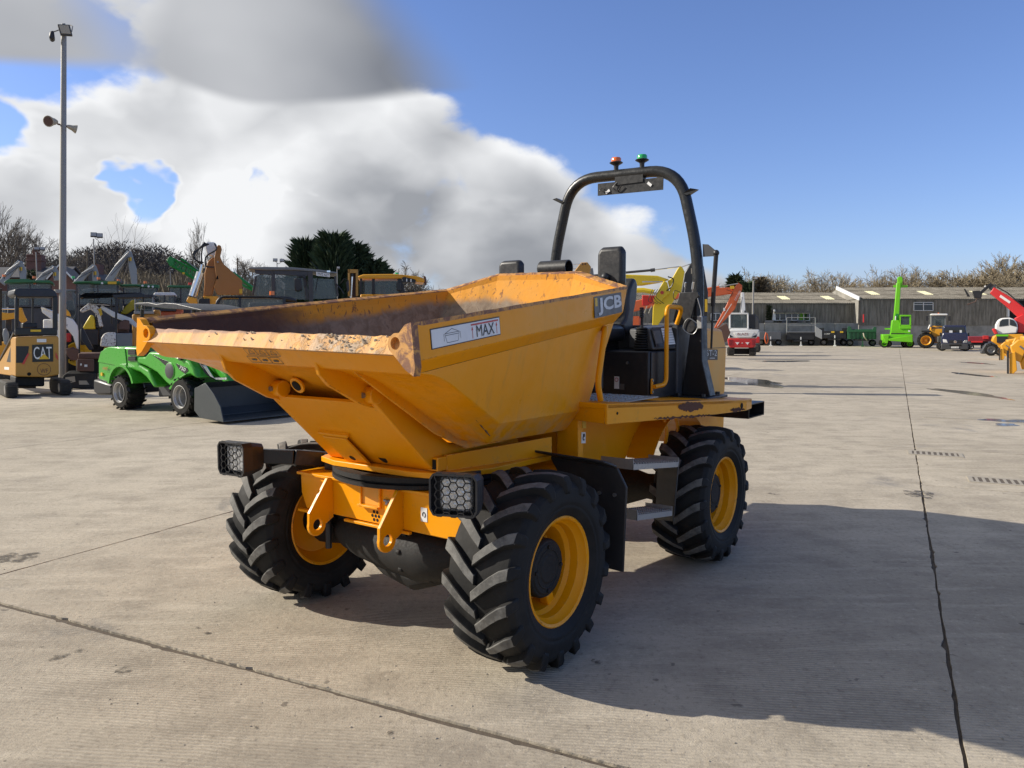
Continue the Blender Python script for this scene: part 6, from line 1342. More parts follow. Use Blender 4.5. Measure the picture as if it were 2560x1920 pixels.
# --- green compact loader
s = At('compact_loader', 'bright green compact loader with grey bucket left of the dumper', 'loader', 16.0, 380, rz=R(-35))
s.wheel(*zv(402, 690), 46, .0, .42, rim='galvanised', tyre='rubber_wet'); s.wheel(*zv(1025, 738), 48, .0, .42, rim='galvanised', tyre='rubber_wet'); s.wheel(*zv(560, 690), 44, 1.25, .42, rim='galvanised', tyre='rubber_wet'); s.wheel(*zv(1180, 730), 46, 1.25, .42, rim='galvanised', tyre='rubber_wet')
eh = s.part('engine_cover', 'loader_green', [([zv(130, 345), zv(160, 245), zv(190, 205), zv(240, 192), zv(525, 195), zv(540, 300), zv(545, 380), zv(640, 430), zv(720, 600), zv(700, 620), zv(620, 510), zv(560, 460), zv(470, 430), zv(390, 440), zv(320, 500), zv(285, 585), zv(130, 530)], .12, 1.5)], bevel=.05)
s.part('cover_crease', 'loader_green', [([zv(135, 350), zv(370, 395), zv(430, 380), zv(410, 205), zv(240, 195), zv(165, 245)], .10, .12)], bevel=.02, parent=eh)
fa = arc((0, 0), 1, 160, 20, 10); w = MB(); cw = Vector(s.p(*zv(405, 690))); rr = .60
for i in range(10):
    a0, a1 = R(168 - 15.2 * i), R(168 - 15.2 * (i + 1)); f = lambda a, r_, y: (cw.x + r_ * math.cos(a), y, .46 + r_ * math.sin(a)); w.hexa([f(a0, rr * .82, .02), f(a1, rr * .82, .02), f(a1, rr * .92, .02), f(a0, rr * .92, .02)], [f(a0, rr * .82, .5), f(a1, rr * .82, .5), f(a1, rr * .92, .5), f(a0, rr * .92, .5)])
w.build('rear_fender', 'loader_green', s.t)
for q_ in range(2): s.rects('side_grille', 'black_label', [(*zv(448, 222 + q_ * 72), *zv(525, 275 + q_ * 62), .09, .118)], parent=eh)
for q_ in range(5): s.rects('louvre', 'dark_grey', [(*zv(450, 228 + q_ * 22), *zv(522, 232 + q_ * 22), .08, .09)], parent=eh)
s.part('bumper', 'black_plastic', [([zv(88, 525), zv(170, 545), zv(280, 585), zv(275, 690), zv(130, 690), zv(88, 660)], .1, 1.5)], bevel=.05); s.line('tail_lamp', 'yellow_label', [(*zv(178, 475), .09), (*zv(178, 475), .12)], 5.0, eh, 14)
text('AVANT', 'lettering', 'red_label', eh, Vector(s.p(*zv(215, 415), .095)), (1, 0, -.03), (.03, 0, 1), width=.24, height=.075, bold=True, shear=.35); text('750', 'lettering', 'black_label', eh, Vector(s.p(*zv(262, 443), .09)), (1, 0, -.03), (.03, 0, 1), width=.21, height=.085, bold=True, shear=.35)
fb = s.part('front_body', 'loader_green', [([zv(538, 300), zv(620, 295), zv(660, 245), zv(770, 250), zv(980, 300), zv(1060, 340), zv(1110, 410), zv(1145, 520), zv(1080, 480), zv(1000, 520), zv(930, 590), zv(900, 620), zv(830, 560), zv(740, 460), zv(640, 400), zv(540, 360)], .10, 1.45)], bevel=.04)
c = s.p(*zv(875, 442), .09); cv = MB(); cv.lathe([(.165, .085), (.175, .09), (.175, .10), (.001, .10)], 28, 'y', (c[0], 0, c[2])); cv.build('round_cover', 'loader_green', fb); cv = MB(); cv.lathe([(.158, .082), (.15, .078), (.001, .078)], 28, 'y', (c[0], 0, c[2])); cv.build('cover_disc', 'dark_grey', fb)
s.part('decal', 'black_label', [([zv(690, 272), zv(790, 318), zv(870, 350), zv(830, 385), zv(770, 330)], .090, .099), ([zv(935, 365), zv(1050, 410), zv(1065, 440), zv(1030, 470), zv(975, 430)], .090, .099)], parent=fb); text('750', 'lettering', 'white_label', fb, Vector(s.p(*zv(1008, 418), .087)), (1, 0, -.25), (.25, 0, 1), width=.22, height=.075, shear=.3, bold=True)
s.line('front_lamp', 'black_plastic', [(*zv(992, 312), .05), (*zv(992, 312), .12)], 5.5, fb, 14); s.rects('belly', 'dark_grey', [(*zv(640, 600), *zv(900, 715), .35, 1.3)], bevel=.03)
s.part('front_fender', 'loader_green', [([zv(905, 620), zv(960, 545), zv(1010, 505), zv(1080, 465), zv(1075, 480), zv(1020, 520), zv(960, 570), zv(925, 635)], .0, .14)], bevel=.02)
s.arm('loader_boom', 'loader_green', [zv(880, 290), zv(1120, 390), zv(1250, 500), zv(1300, 590)], [10, 9, 8, 8], .45, .45, bevel=.03); s.line('hose', 'black_plastic', [(*zv(1065, 320), .3), (*zv(1110, 390), .3), (*zv(1160, 470), .3), (*zv(1210, 520), .35)], 3.4, sm=5)
for q_ in range(3): s.line('steel_pipe', 'chrome', [(*zv(1140 + q_ * 14, 385), .25), (*zv(1220 + q_ * 14, 500 + q_ * 6), .25), (*zv(1250 + q_ * 10, 520 + q_ * 7), .27), (*zv(1360, 520 + q_ * 8), .3)], 1.0)
s.part('quick_hitch', 'loader_green', [([zv(1250, 590), zv(1300, 560), zv(1318, 580), zv(1318, 740), zv(1250, 760)], .2, 1.3)], bevel=.03); s.line('ram', 'black_paint', [(*zv(1210, 350), .5), (*zv(1300, 450), .5)], 5); s.line('coupler', 'chrome', [(*zv(1340, 440), .45), (*zv(1375, 450), .45)], 3)
rp_ = MB(); s.tube(rp_, [(*zv(575, 290), .25), (*zv(535, 180), .25), (*zv(510, -10), .25), (*zv(520, -195), .25)], 4.2, 10); rp_.build('roll_post', 'black_paint', s.t); rp_ = MB(); s.tube(rp_, [(*zv(720, 290), 1.15), (*zv(700, 180), 1.15), (*zv(660, -195), 1.15)], 4.0, 10); rp_.build('roll_post', 'black_paint', s.t)
s.part('canopy', 'canopy_navy', [([za(1770, 1110), za(1830, 1085), za(1990, 1080), za(2100, 1105), za(2212, 1085), zd(700, 985), zd(1050, 1065), zd(1080, 1085), zd(560, 1060), za(2150, 1160)], .1, 1.35)], bevel=.03); s.rects('seat', 'black_plastic', [(*zv(590, 200), *zv(720, 240), .5, 1.0)], bevel=.03); s.rects('floor', 'black_plastic', [(*zv(560, 240), *zv(730, 300), .3, 1.3)])
# bucket
bu = MB(); pr = [zv(1325, 610), zv(1435, 552), zv(1520, 660), zv(1590, 790), zv(1622, 948), zv(1380, 905), zv(1322, 830)]; s.poly(bu, pr, -.32, -.30); BU = bu.build('bucket', 'bucket_grey', s.t, bevel=.006)
P_ = [s.p(*q_) for q_ in (pr[1], (zv(1360, 600)), pr[0], pr[6], pr[5], pr[4])]; sh = MB(); 
for i in range(5): a, c = P_[i], P_[i + 1]; sh.hexa([(a[0], -.30, a[2]), (c[0], -.30, c[2]), (c[0], -.30, c[2] + .02), (a[0] + .02, -.30, a[2] + .01)], [(a[0], 1.55, a[2]), (c[0], 1.55, c[2]), (c[0], 1.55, c[2] + .02), (a[0] + .02, 1.55, a[2] + .01)])
sh.build('bucket_shell', 'bucket_grey', BU); MB().hexa([(v[0], 1.55, v[2]) for v in [s.p(*q_) for q_ in pr]], [(v[0], 1.57, v[2]) for v in [s.p(*q_) for q_ in pr]]).build('bucket_side', 'bucket_grey', BU)
# --- canopy mini excavator behind it
s = At('mini_excavator', 'rusty white mini excavator with dark canopy behind the green loader', 'excavator', 23.0, 210)
s.rects('canopy_post', 'black_paint', [(*zc(1085, 190), *zc(1106, 1080), 0, .08)], bevel=.01); s.rects('canopy_post', 'black_paint', [(*zc(1590, 230), *zc(1620, 740), 0, .08)], bevel=.01); s.rects('canopy_post', 'black_paint', [(*zc(1520, 240), *zc(1540, 600), 1.0, 1.08)], bevel=.01); s.rects('canopy_post', 'black_paint', [(*zc(1975, 230), *zc(1995, 720), .3, .38)])
s.part('canopy_roof', 'canopy_navy', [([zc(1090, 250), zc(1110, 205), zc(1160, 180), zc(1930, 172), zc(2000, 200), zc(2005, 240), zc(1570, 245), zc(1540, 185), zc(1180, 188), zc(1125, 215), zc(1110, 250)], 0, 1.2)], bevel=.03)
s.rects('dozer_blade', 'brown_rust', [(*zc(1080, 1085), *zc(1310, 1250), -.5, -.44)], bevel=.02); s.rects('blade_mark', 'white_label', [(*zc(1122, 1145), *zc(1145, 1172), -.505, -.5), (*zc(1180, 1160), *zc(1220, 1190), -.505, -.5)]); tk = s.part('track', 'track_rubber', [([zc(850, 1390), zc(880, 1310), zc(920, 1282), zc(1330, 1282), zc(1330, 1500), zc(920, 1495), zc(870, 1455)], -.2, .1)], bevel=.04); s.part('track', 'track_rubber', [([zc(850, 1390), zc(880, 1310), zc(920, 1282), zc(1330, 1282), zc(1330, 1500), zc(920, 1495), zc(870, 1455)], .9, 1.2)], bevel=.04)
s.part('track_frame', 'horn_beige', [([zc(910, 1340), zc(1040, 1325), zc(1050, 1400), zc(980, 1415), zc(910, 1400)], -.22, -.19), ([zc(1095, 1385), zc(1200, 1385), zc(1240, 1440), zc(1100, 1440)], -.22, -.19)], parent=tk)
s.part('body', 'white_chipped', [([zc(1385, 920), zc(1400, 800), zc(1440, 740), zc(1500, 722), zc(1605, 725), zc(1605, 930)], -.1, .9)], bevel=.04); s.rects('body_panel', 'cabin_grey', [(*zc(1605, 735), *zc(1830, 950), -.05, .9)], bevel=.03); s.rects('deck', 'brown_rust', [(*zc(1090, 1010), *zc(1850, 1085), -.3, 1.1)], bevel=.03); s.rects('seat', 'brown_rust', [(*zc(1615, 600), *zc(1780, 740), .3, .7)], bevel=.05); s.rects('undercarriage', 'grease_black', [(*zc(1100, 1085), *zc(1900, 1290), .0, .9)])
s.part('boom', 'white_chipped', [([zc(1090, 420), zc(1130, 380), zc(1220, 310), zc(1300, 320), zc(1400, 420), zc(1390, 520), zc(1420, 640), zc(1370, 650), zc(1330, 480), zc(1240, 400), zc(1120, 450)], .4, .6)], bevel=.02); s.line('ram', 'chrome', [(*zc(1240, 320), .35), (*zc(1420, 330), .35), (*zc(1510, 340), .35)], 2.2); s.part('dipper', 'canopy_navy', [([zc(1110, 600), zc(1160, 700), zc(1290, 960), zc(1230, 980), zc(1110, 820)], .3, .45)], bevel=.02); s.part('arm_cover', 'yellow_label', [([zc(1350, 400), zc(1390, 380), zc(1410, 470), zc(1380, 500)], .38, .4)])
s.arm('arm', 'white_paint', [zc(1380, 360), zc(1560, 470), zc(1800, 560), zc(1900, 640)], [5, 7, 7, 5], .5, .2); s.part('spare_bucket', 'brown_rust', [([zc(1620, 690), zc(1650, 580), zc(1720, 545), zc(1790, 560), zc(1790, 690)], .1, .6)], bevel=.03)
# --- white mini excavator with long boom
s = At('mini_excavator', 'white mini excavator with lettered boom and brown bucket behind the pole', 'excavator', 27.0, 180)
s.part('boom', 'white_paint', [([zc(815, 575), zc(880, 545), zc(930, 515), zc(1010, 545), zc(1070, 630), zc(1088, 760), zc(1090, 960), zc(1060, 950), zc(1010, 780), zc(930, 680), zc(815, 640)], 0, .25)], bevel=.03); s.part('upper_boom', 'white_paint', [([zc(570, 380), zc(620, 385), zc(830, 480), zc(830, 600), zc(700, 540), zc(580, 450)], .05, .3)], bevel=.03); s.line('ram', 'chrome', [(*zc(570, 380), -.03), (*zc(740, 440), -.03)], 2.2); text('Bobcat', 'lettering', 'black_label', s.t, Vector(s.p(*zc(885, 612), -.005)), (1, 0, -.25), (.25, 0, 1), width=.24, height=.09, bold=True)
s.part('bucket', 'brown_rust', [([zc(905, 950), zc(1000, 930), zc(1088, 970), zc(1080, 1110), zc(980, 1110), zc(930, 1040)], -.1, .5)], bevel=.03); s.rects('engine_hood', 'red_paint', [(*zc(830, 735), *zc(960, 860), .4, 1.2)], bevel=.04); s.rects('body', 'white_paint', [(*zc(580, 540), *zc(830, 880), .4, 1.6)], bevel=.05); s.rects('track', 'track_rubber', [(*zc(560, 900), *zc(900, 1360), .2, .6), (*zc(560, 900), *zc(900, 1360), 1.4, 1.8)], bevel=.08); s.part('amber_arm', 'amber_paint', [([zc(865, 400), zc(905, 395), zc(950, 440), zc(975, 500), zc(870, 480)], .3, .5)], bevel=.02)
# --- yellow machine cover between the booms
s = At('mini_excavator', 'excavator with bright yellow engine cover seen through the canopy frame', 'excavator', 29.0, 222)
s.part('engine_cover', 'komatsu_yellow', [([zc(1130, 680), zc(1200, 560), zc(1250, 480), zc(1290, 490), zc(1310, 560), zc(1320, 685)], 0, .9)], bevel=.08); s.rects('body', 'black_plastic', [(*zc(1110, 680), *zc(1360, 900), .0, 1.0)], bevel=.03); s.rects('side_cover', 'black_plastic', [(*zc(1315, 450), *zc(1400, 680), .1, 1.0)], bevel=.05); s.rects('track', 'track_rubber', [(*zc(1050, 1000), *zc(1400, 1280), .0, .5)], bevel=.08)
for q_ in range(5): s.rects('louvre', 'dark_grey', [(*zc(1320, 500 + q_ * 35), *zc(1395, 512 + q_ * 35), .06, .1)])
s = At('excavator', 'yellow excavator with rounded boom behind the loader canopy', 'excavator', 33.0, 335)
s.part('boom', 'komatsu_yellow', [([za(1660, 1240), za(1740, 1130), za(1830, 1050), za(2000, 1060), za(2010, 1180), za(1840, 1190), za(1750, 1250)], 0, .4)], bevel=.03); s.part('house', 'tan_paint', [([za(1830, 1300), za(1860, 1260), za(1930, 1290), za(1960, 1400), za(1830, 1400)], .3, 2.0)], bevel=.05); s.rects('track', 'track_rubber', [(290, 840, 420, 920, .3, .9)], bevel=.1)
s = At('mini_excavator', 'amber mini excavator cut by the left edge of the picture', 'excavator', 26.0, 12)
s.part('boom', 'amber_paint', [([zc(-40, 440), zc(130, 460), zc(215, 450), zc(215, 530), zc(120, 545), zc(-40, 560)], 0, .3), ([zc(245, 390), zc(300, 380), zc(330, 470), zc(375, 560), zc(300, 600), zc(245, 540)], .1, .4)], bevel=.03); s.line('ram', 'chrome', [(*zc(10, 400), -.05), (*zc(215, 400), -.05)], 1.8); s.part('seat', 'grey_arm', [([zc(25, 760), zc(35, 680), zc(80, 660), zc(110, 760), zc(90, 900), zc(50, 900)], .3, .8)], bevel=.05); s.rects('body', 'amber_paint', [(*zc(-60, 860), *zc(180, 1100), .5, 1.5)], bevel=.04); s.rects('track', 'track_rubber', [(*zc(-100, 1100), *zc(250, 1390), .3, .7)], bevel=.08); s.rects('console', 'black_plastic', [(*zc(60, 530), *zc(150, 700), .5, .9)], bevel=.03)

# --- green-roofed tractors in a row
def tractor(label, pts, d, beac, wv, roofm='tractor_green', plate_=None, lamps=(), deep=1.9, frame='dark_grey'):
    us = [q[0] for q in pts]; u0, u1 = min(us), max(us); v1 = max(q[1] for q in pts); s = At('tractor', label, 'tractor', d, (u0 + u1) / 2, 'tractors parked in a row on the left')
    s.part('cab_roof', roofm, [(pts, 0, deep)], bevel=.05); w = u1 - u0; a, b = u0 + w * .07, u1 - w * .05; hb = v1 + wv * 2.9
    cf = MB()
    for (q, dy) in ((a, .15), (b - 3, .15), ((a + b) / 2, .15), (a + 2, deep - .2), (b - 5, deep - .2)): s.rect(cf, q, v1 - 1, q + 3.2, hb, dy, dy + .09)
    s.rect(cf, a, hb, b, hb + 4, .1, deep - .1); cab_ = cf.build('cab_frame', frame, s.t); s.rects('cab_glass', 'cab_glass', [(a + 3, v1 - 1, b - 3, hb, .2, .22)], parent=cab_); s.rects('cab_glass', 'cab_glass', [(a + 3, v1 - 1, b - 3, hb, deep - .22, deep - .2)], parent=cab_); s.rects('seat', 'black_plastic', [((a + b) / 2 - 12, hb - 14, (a + b) / 2 + 4, hb, .6, 1.0)], bevel=.04)
    s.rects('body', 'dark_grey', [(a, hb + 4, b, 825 + (FPX * EYE / d) * .55, .2, deep - .2)], bevel=.05)
    for q in (a + 6, b - 6): s.wheel(q, 850, .8 * FPX / d, -.2, .5, rim='yellow_label'); s.wheel(q, 850, .8 * FPX / d, deep - .2, .5, rim='yellow_label')
    for (u, v, m_) in beac: s.line('beacon', m_, [(u, v - 4.2, .5), (u, v + 1.5, .5)], 3.9, None, 12); s.line('beacon_stem', 'black_plastic', [(u, v + 1.5, .5), (u, v + 7, .5)], 1.4)
    for (u, v) in lamps: s.line('roof_lamp', 'white_label', [(u, v, -.02), (u, v, .0)], 2.6, None, 12)
    if plate_: s.rects('number_plate', 'yellow_label', [(*plate_, -.03, -.005)])
    return s
tractor('green roofed tractor farthest left, above the tan excavator canopy', [za(45, 805), za(110, 764), za(380, 757), za(430, 775), za(690, 778), za(738, 808), za(735, 835), za(690, 815), za(430, 808), za(60, 815)], 30, [(*za(40, 712), 'orange_lens'), (*za(465, 735), 'orange_lens'), (*za(475, 822), 'orange_lens')], 18)
tractor('green roofed tractor with yellow number plate right of the pole', [za(1000, 805), za(1060, 790), za(1640, 785), za(1665, 800), za(1640, 835), za(1300, 830), za(1230, 815), za(1020, 825)], 31, [(*za(1000, 735), 'green_lens'), (*za(1355, 750), 'orange_lens'), (*za(1635, 778), 'orange_lens')], 17, plate_=(*za(1490, 796), *za(1612, 832)), lamps=(za(1412, 818),))
tractor('green roofed tractor with three round roof lamps', [za(1655, 845), za(1700, 830), za(2160, 835), za(2200, 850), za(2190, 880), za(1960, 880), za(1890, 862), za(1670, 865)], 33, [(*za(2005, 805), 'orange_lens'), (*za(2175, 862), 'green_lens')], 14, lamps=(za(1970, 853), za(2055, 864), za(2112, 866)))
tractor('green roofed tractor farthest right in the row, by the tan boom', [zd(650, 748), zd(690, 734), zd(960, 738), zd(1000, 750), zd(1000, 775), zd(870, 772), zd(650, 765)], 35, [(*zd(965, 715), 'red_lens'), (*zd(985, 808), 'red_lens')], 13)
# --- grey cab and white roofed machine
s = At('wheeled_excavator', 'grey wheeled excavator cab just right of the pole', 'excavator', 32.0, 172); cf = s.part('cab_frame', 'grey_arm', [([zc(820, 150), zc(860, 128), zc(1030, 132), zc(1065, 160), zc(820, 162)], 0, 1.3), ([zc(985, 162), zc(1025, 162), zc(1085, 430), zc(1080, 480), zc(1010, 600), zc(980, 590), zc(1045, 460)], 0, 1.2), ([zc(800, 590), zc(1010, 590), zc(1120, 560), zc(1130, 700), zc(800, 700)], 0, 1.5)], bevel=.02)
s.part('cab_glass', 'cab_glass', [([zc(820, 162), zc(985, 162), zc(1045, 460), zc(980, 590), zc(820, 590)], .1, .13)], parent=cf); s.part('cab_interior', 'black_plastic', [([zc(840, 380), zc(930, 360), zc(960, 590), zc(830, 590)], .4, .9)], bevel=.03); s.rects('body', 'cabin_grey', [(*zc(780, 700), *zc(1200, 900), .1, 1.8)], bevel=.05)
for u in (150, 215): s.wheel(u, 880, 30, .1, .5)
s = At('telehandler', 'telehandler with white roof rail and dark windows left of the yellow boom', 'telehandler', 34.0, 255); s.part('roof', 'white_paint', [([zc(1130, 150), zc(1150, 125), zc(1230, 112), zc(1420, 125), zc(1650, 140), zc(1690, 155), zc(1400, 150), zc(1180, 165)], 0, 1.3)], bevel=.03); cf = s.rects('cab_frame', 'grey_arm', [(*zc(1120, 160), *zc(1145, 430), 0, 1.2), (*zc(1400, 160), *zc(1440, 420), 0, .12), (*zc(1120, 410), *zc(1700, 440), 0, 1.2), (*zc(1660, 160), *zc(1690, 430), 0, .12)], bevel=.02); s.rects('cab_glass', 'cab_glass', [(*zc(1145, 165), *zc(1660, 410), .1, .13)], parent=cf); s.rects('body', 'cabin_grey', [(*zc(1100, 440), *zc(1750, 1000), .1, 1.5)], bevel=.05)
for u in (215, 300): s.wheel(u, 880, 28, .0, .5)
# --- grey excavators with raised arms
def grey_exc(label, a, b, c, d, w=9):
    s = At('excavator', label, 'excavator', d, (a[0] + b[0]) / 2, 'grey excavators with raised arms'); s.arm('boom', 'grey_arm', [a, ((a[0] + b[0]) / 2 - 1, (a[1] + b[1]) / 2 - 1), b], [w * .9, w * .75, w * .55], 0, .45, bevel=.03)
    s.arm('dipper', 'grey_arm', [b, ((b[0] + c[0]) / 2 + 2, (b[1] + c[1]) / 2), c], [w * .5, w * .95, w * .7], .05, .35, bevel=.03); m_ = ((a[0] * .62 + b[0] * .38) - 2, (a[1] * .62 + b[1] * .38) - w * .9)
    s.line('ram', 'galvanised', [(m_[0], m_[1], -.05), (b[0] - 4, b[1] + 6, -.05)], 2.2); s.line('ram_rod', 'chrome', [(b[0] - 6, b[1] + 8, -.06), (b[0] - 1, b[1] + 1, -.06)], 1.3); s.rects('warning_label', 'yellow_label', [(b[0] - 1, b[1] + 15, b[0] + 6, b[1] + 24, -.02, .0)])
    s.line('hose', 'black_paint', [(a[0] + 8, a[1] - 16, -.05), ((a[0] + b[0]) / 2 + 5, (a[1] + b[1]) / 2 - 2, -.1), (b[0] - 1, b[1] + 14, -.05), (b[0] + 2, b[1] + 30, -.05)], .6, sm=5)
    v = 825 + FPX * EYE / d; s.rects('house', 'dark_grey', [(a[0] - 40, a[1] + 40, a[0] + 25, v - 24, .2, 2.6)], bevel=.1); s.rects('track', 'track_rubber', [(a[0] - 50, v - 24, a[0] + 40, v, .0, .6), (a[0] - 50, v - 24, a[0] + 40, v, 2.2, 2.8)], bevel=.15); return s
grey_exc('grey excavator arm in front of the brick chimney', za(20, 820), za(275, 512), za(320, 790), 44, 10); grey_exc('grey excavator arm directly left of the tall pole', za(500, 830), za(745, 585), za(780, 780), 44, 9); grey_exc('grey excavator arm in front of the small brick gable chimney', za(1050, 830), za(1300, 572), za(1310, 790), 46, 9); grey_exc('tallest grey excavator arm, peaking below the wooded hill', za(1490, 800), za(1785, 378), za(1860, 850), 42, 10)
# --- tan boom with chrome ram
s = At('wheeled_loader', 'loader with big tan boom plates, chrome ram and looping black hoses', 'loader', 27.0, 540)
s.part('boom_plate', 'tan_paint', [([zd(1300, 380), zd(1330, 210), zd(1360, 175), zd(1395, 190), zd(1408, 240), zd(1385, 340), zd(1430, 440), zd(1690, 670), zd(1695, 865), zd(1340, 865), zd(1300, 760), zd(1330, 640)], 0, .12)], bevel=.02); s.part('boom_plate', 'tan_paint', [([zd(1165, 560), zd(1210, 400), zd(1290, 330), zd(1330, 420), zd(1335, 640), zd(1300, 760), zd(1270, 890), zd(1150, 890), zd(1165, 700)], .15, .5)], bevel=.03); s.part('boom_head', 'white_paint', [([zd(1165, 170), zd(1190, 128), zd(1300, 132), zd(1335, 165), zd(1290, 330), zd(1200, 300)], .2, .6)], bevel=.03)
s.line('ram', 'chrome', [(*zd(1115, 560), -.05), (*zd(1005, 890), -.05)], 9.5, None, 18); s.line('ram_rod', 'chrome', [(*zd(1140, 440), -.05), (*zd(1112, 570), -.05)], 4, None, 14); s.part('ram_bracket', 'amber_paint', [([zd(920, 960), zd(950, 895), zd(1060, 920), zd(1080, 1000), zd(1050, 1080), zd(1000, 1010)], -.2, .2), ([zd(1140, 885), zd(1355, 885), zd(1330, 990), zd(1290, 1030), zd(1170, 930)], .1, .8)], bevel=.02)
for q_ in range(4): s.line('hose', 'black_paint', [(*zd(1170 + q_ * 20, 150 + q_ * 6), -.05), (*zd(1090 - q_ * 22, 250 + q_ * 10), -.15), (*zd(1020 + q_ * 12, 350 + q_ * 14), -.18), (*zd(1110 + q_ * 16, 445 - q_ * 6), -.1)], 1.7, sm=7)
s.line('hose', 'black_paint', [(*zd(1310, 160), -.05), (*zd(1330, 250), -.12), (*zd(1200, 340), -.15), (*zd(1190, 470), -.12), (*zd(1300, 490), -.06)], 1.9, sm=7); s.line('hose', 'black_paint', [(*zd(1165, 140), -.05), (*zd(1130, 300), -.1), (*zd(1135, 450), -.1)], 1.9, sm=6); c = s.p(*zd(1352, 415), -.02); MB().cyl(c, (c[0], c[1] - .03, c[2]), .03, 12).build('pin', 'steel', s.t); s.part('slot', 'hole_dark', [([zd(1340, 600), zd(1355, 610), zd(1362, 650), zd(1335, 660), zd(1330, 640)], -.005, .0)]); s.rects('yellow_strip', 'yellow_label', [(*zd(1650, 790), *zd(1690, 850), -.01, 0)])
s.rects('valve_block', 'black_paint', [(*zd(1090, 920), *zd(1240, 1090), .0, .3)], bevel=.02); s.rects('body', 'amber_paint', [(480, 790, 700, 880, .5, 2.4)], bevel=.06)
for u in (510, 690): s.wheel(u, 900, 50, .2, .6, rim='amber_paint')
# --- low dark canopy with beacon
s = At('dumper_cab', 'low black cab roof with orange beacon just above the skip rim', 'cab', 25.0, 640)
s.part('roof', 'canopy_navy', [([zd(1310, 1020), zd(1330, 950), zd(1370, 900), zd(1430, 882), zd(2300, 888), zd(2420, 920), zd(2440, 960), zd(2250, 925), zd(1990, 905), zd(1700, 905), zd(1440, 905), zd(1390, 930), zd(1350, 1030)], 0, 1.4)], bevel=.03); s.rects('post', 'canopy_navy', [(*zd(1310, 1000), *zd(1350, 1300), 0, .1), (*zd(1640, 910), *zd(1670, 1300), 0, .1), (*zd(2250, 920), *zd(2290, 1300), .0, .1)]); s.rects('window', 'cab_glass', [(*zd(1350, 930), *zd(1640, 1150), .1, .12), (*zd(1670, 915), *zd(2250, 1150), .1, .12)]); s.line('beacon', 'orange_lens', [(*zd(2100, 815), .2), (*zd(2100, 870), .2)], 6.2, None, 14); s.line('beacon_base', 'black_plastic', [(*zd(2100, 870), .2), (*zd(2100, 888), .2)], 5, None, 14); s.rects('body', 'amber_paint', [(*zd(1300, 1150), *zd(2400, 1500), .0, 1.6)], bevel=.06)
for u in (560, 720): s.wheel(u, 900, 36, -.1, .4)
# --- dark tractor with number plate
s = At('tractor', 'dark grey tractor cab with white number plate above the skip', 'tractor', 29.0, 730)
s.part('cab_roof', 'cabin_grey', [([zE(85, 322), zE(100, 298), zE(300, 296), zE(560, 300), zE(900, 330), zE(1000, 345), zE(1075, 355), zE(1068, 375), zE(980, 365), zE(620, 335), zE(300, 335), zE(160, 328)], 0, 1.8)], bevel=.03); cf = s.part('cab_frame', 'dark_grey', [([zE(160, 330), zE(375, 335), zE(372, 385), zE(170, 372)], .05, .2), ([zE(375, 335), zE(760, 345), zE(780, 400), zE(375, 378)], .05, .2), ([zE(130, 610), zE(160, 400), zE(185, 395), zE(150, 615)], .05, .15), ([zE(345, 375), zE(388, 375), zE(392, 660), zE(350, 640)], .05, .15), ([zE(690, 380), zE(720, 380), zE(770, 660), zE(730, 660)], .05, .15), ([zE(750, 350), zE(805, 350), zE(812, 700), zE(765, 700)], .0, .2), ([zE(1040, 400), zE(1060, 400), zE(1095, 620), zE(1070, 620)], .05, .15)], bevel=.01)
s.part('cab_glass', 'cab_glass', [([zE(180, 380), zE(345, 380), zE(350, 620), zE(150, 612)], .16, .18), ([zE(390, 380), zE(690, 385), zE(730, 660), zE(392, 640)], .16, .18), ([zE(812, 420), zE(1040, 430), zE(1075, 640), zE(812, 650)], .16, .18)], parent=cf); s.part('cab_glass', 'cab_glass', [([zE(180, 380), zE(1040, 400), zE(1070, 640), zE(150, 612)], 1.6, 1.62)], parent=cf)
s.part('mirror', 'black_plastic', [([zE(603, 430), zE(680, 428), zE(690, 550), zE(645, 572), zE(608, 560)], -.3, -.22)], bevel=.03); s.line('mirror_arm', 'black_paint', [(*zE(630, 405), -.25), (*zE(700, 410), -.1), (*zE(745, 470), .0), (*zE(720, 520), 0)], 1.4, sm=4); s.part('mirror', 'black_plastic', [([zE(1170, 470), zE(1200, 440), zE(1210, 560), zE(1185, 585)], -.1, -.02)], bevel=.02); s.line('mirror_arm', 'black_paint', [(*zE(1060, 480), .0), (*zE(1120, 550), -.05), (*zE(1150, 600), -.05)], 1.3); s.line('mirror_arm', 'black_paint', [(*zE(1110, 480), -.05), (*zE(1150, 430), -.05), (*zE(1190, 440), -.05)], 1.0)
s.part('number_plate', 'white_label', [([zE(842, 352), zE(992, 372), zE(995, 412), zE(845, 395)], -.06, -.04)]); text('YN72 AZT', 'plate_text', 'black_label', s.t, Vector(s.p(*zE(918, 383), -.066)), (1, 0, -.13), (.13, 0, 1), width=.43, height=.095, bold=True); s.line('aerial', 'black_paint', [(*zE(780, 225), .5), (*zE(880, 325), .5)], .45); s.line('wiper', 'black_paint', [(*zE(860, 420), .05), (*zE(835, 560), .05)], .9); s.rects('seat', 'black_plastic', [(*zE(480, 540), *zE(620, 680), .7, 1.1)], bevel=.04); s.rects('roof_lamp', 'chrome', [(*zE(960, 338), *zE(998, 358), -.05, .0)]); s.rects('body', 'dark_grey', [(620, 755, 850, 880, .2, 1.7)], bevel=.06)
for u in (660, 820): s.wheel(u, 880, 55, -.1, .5)
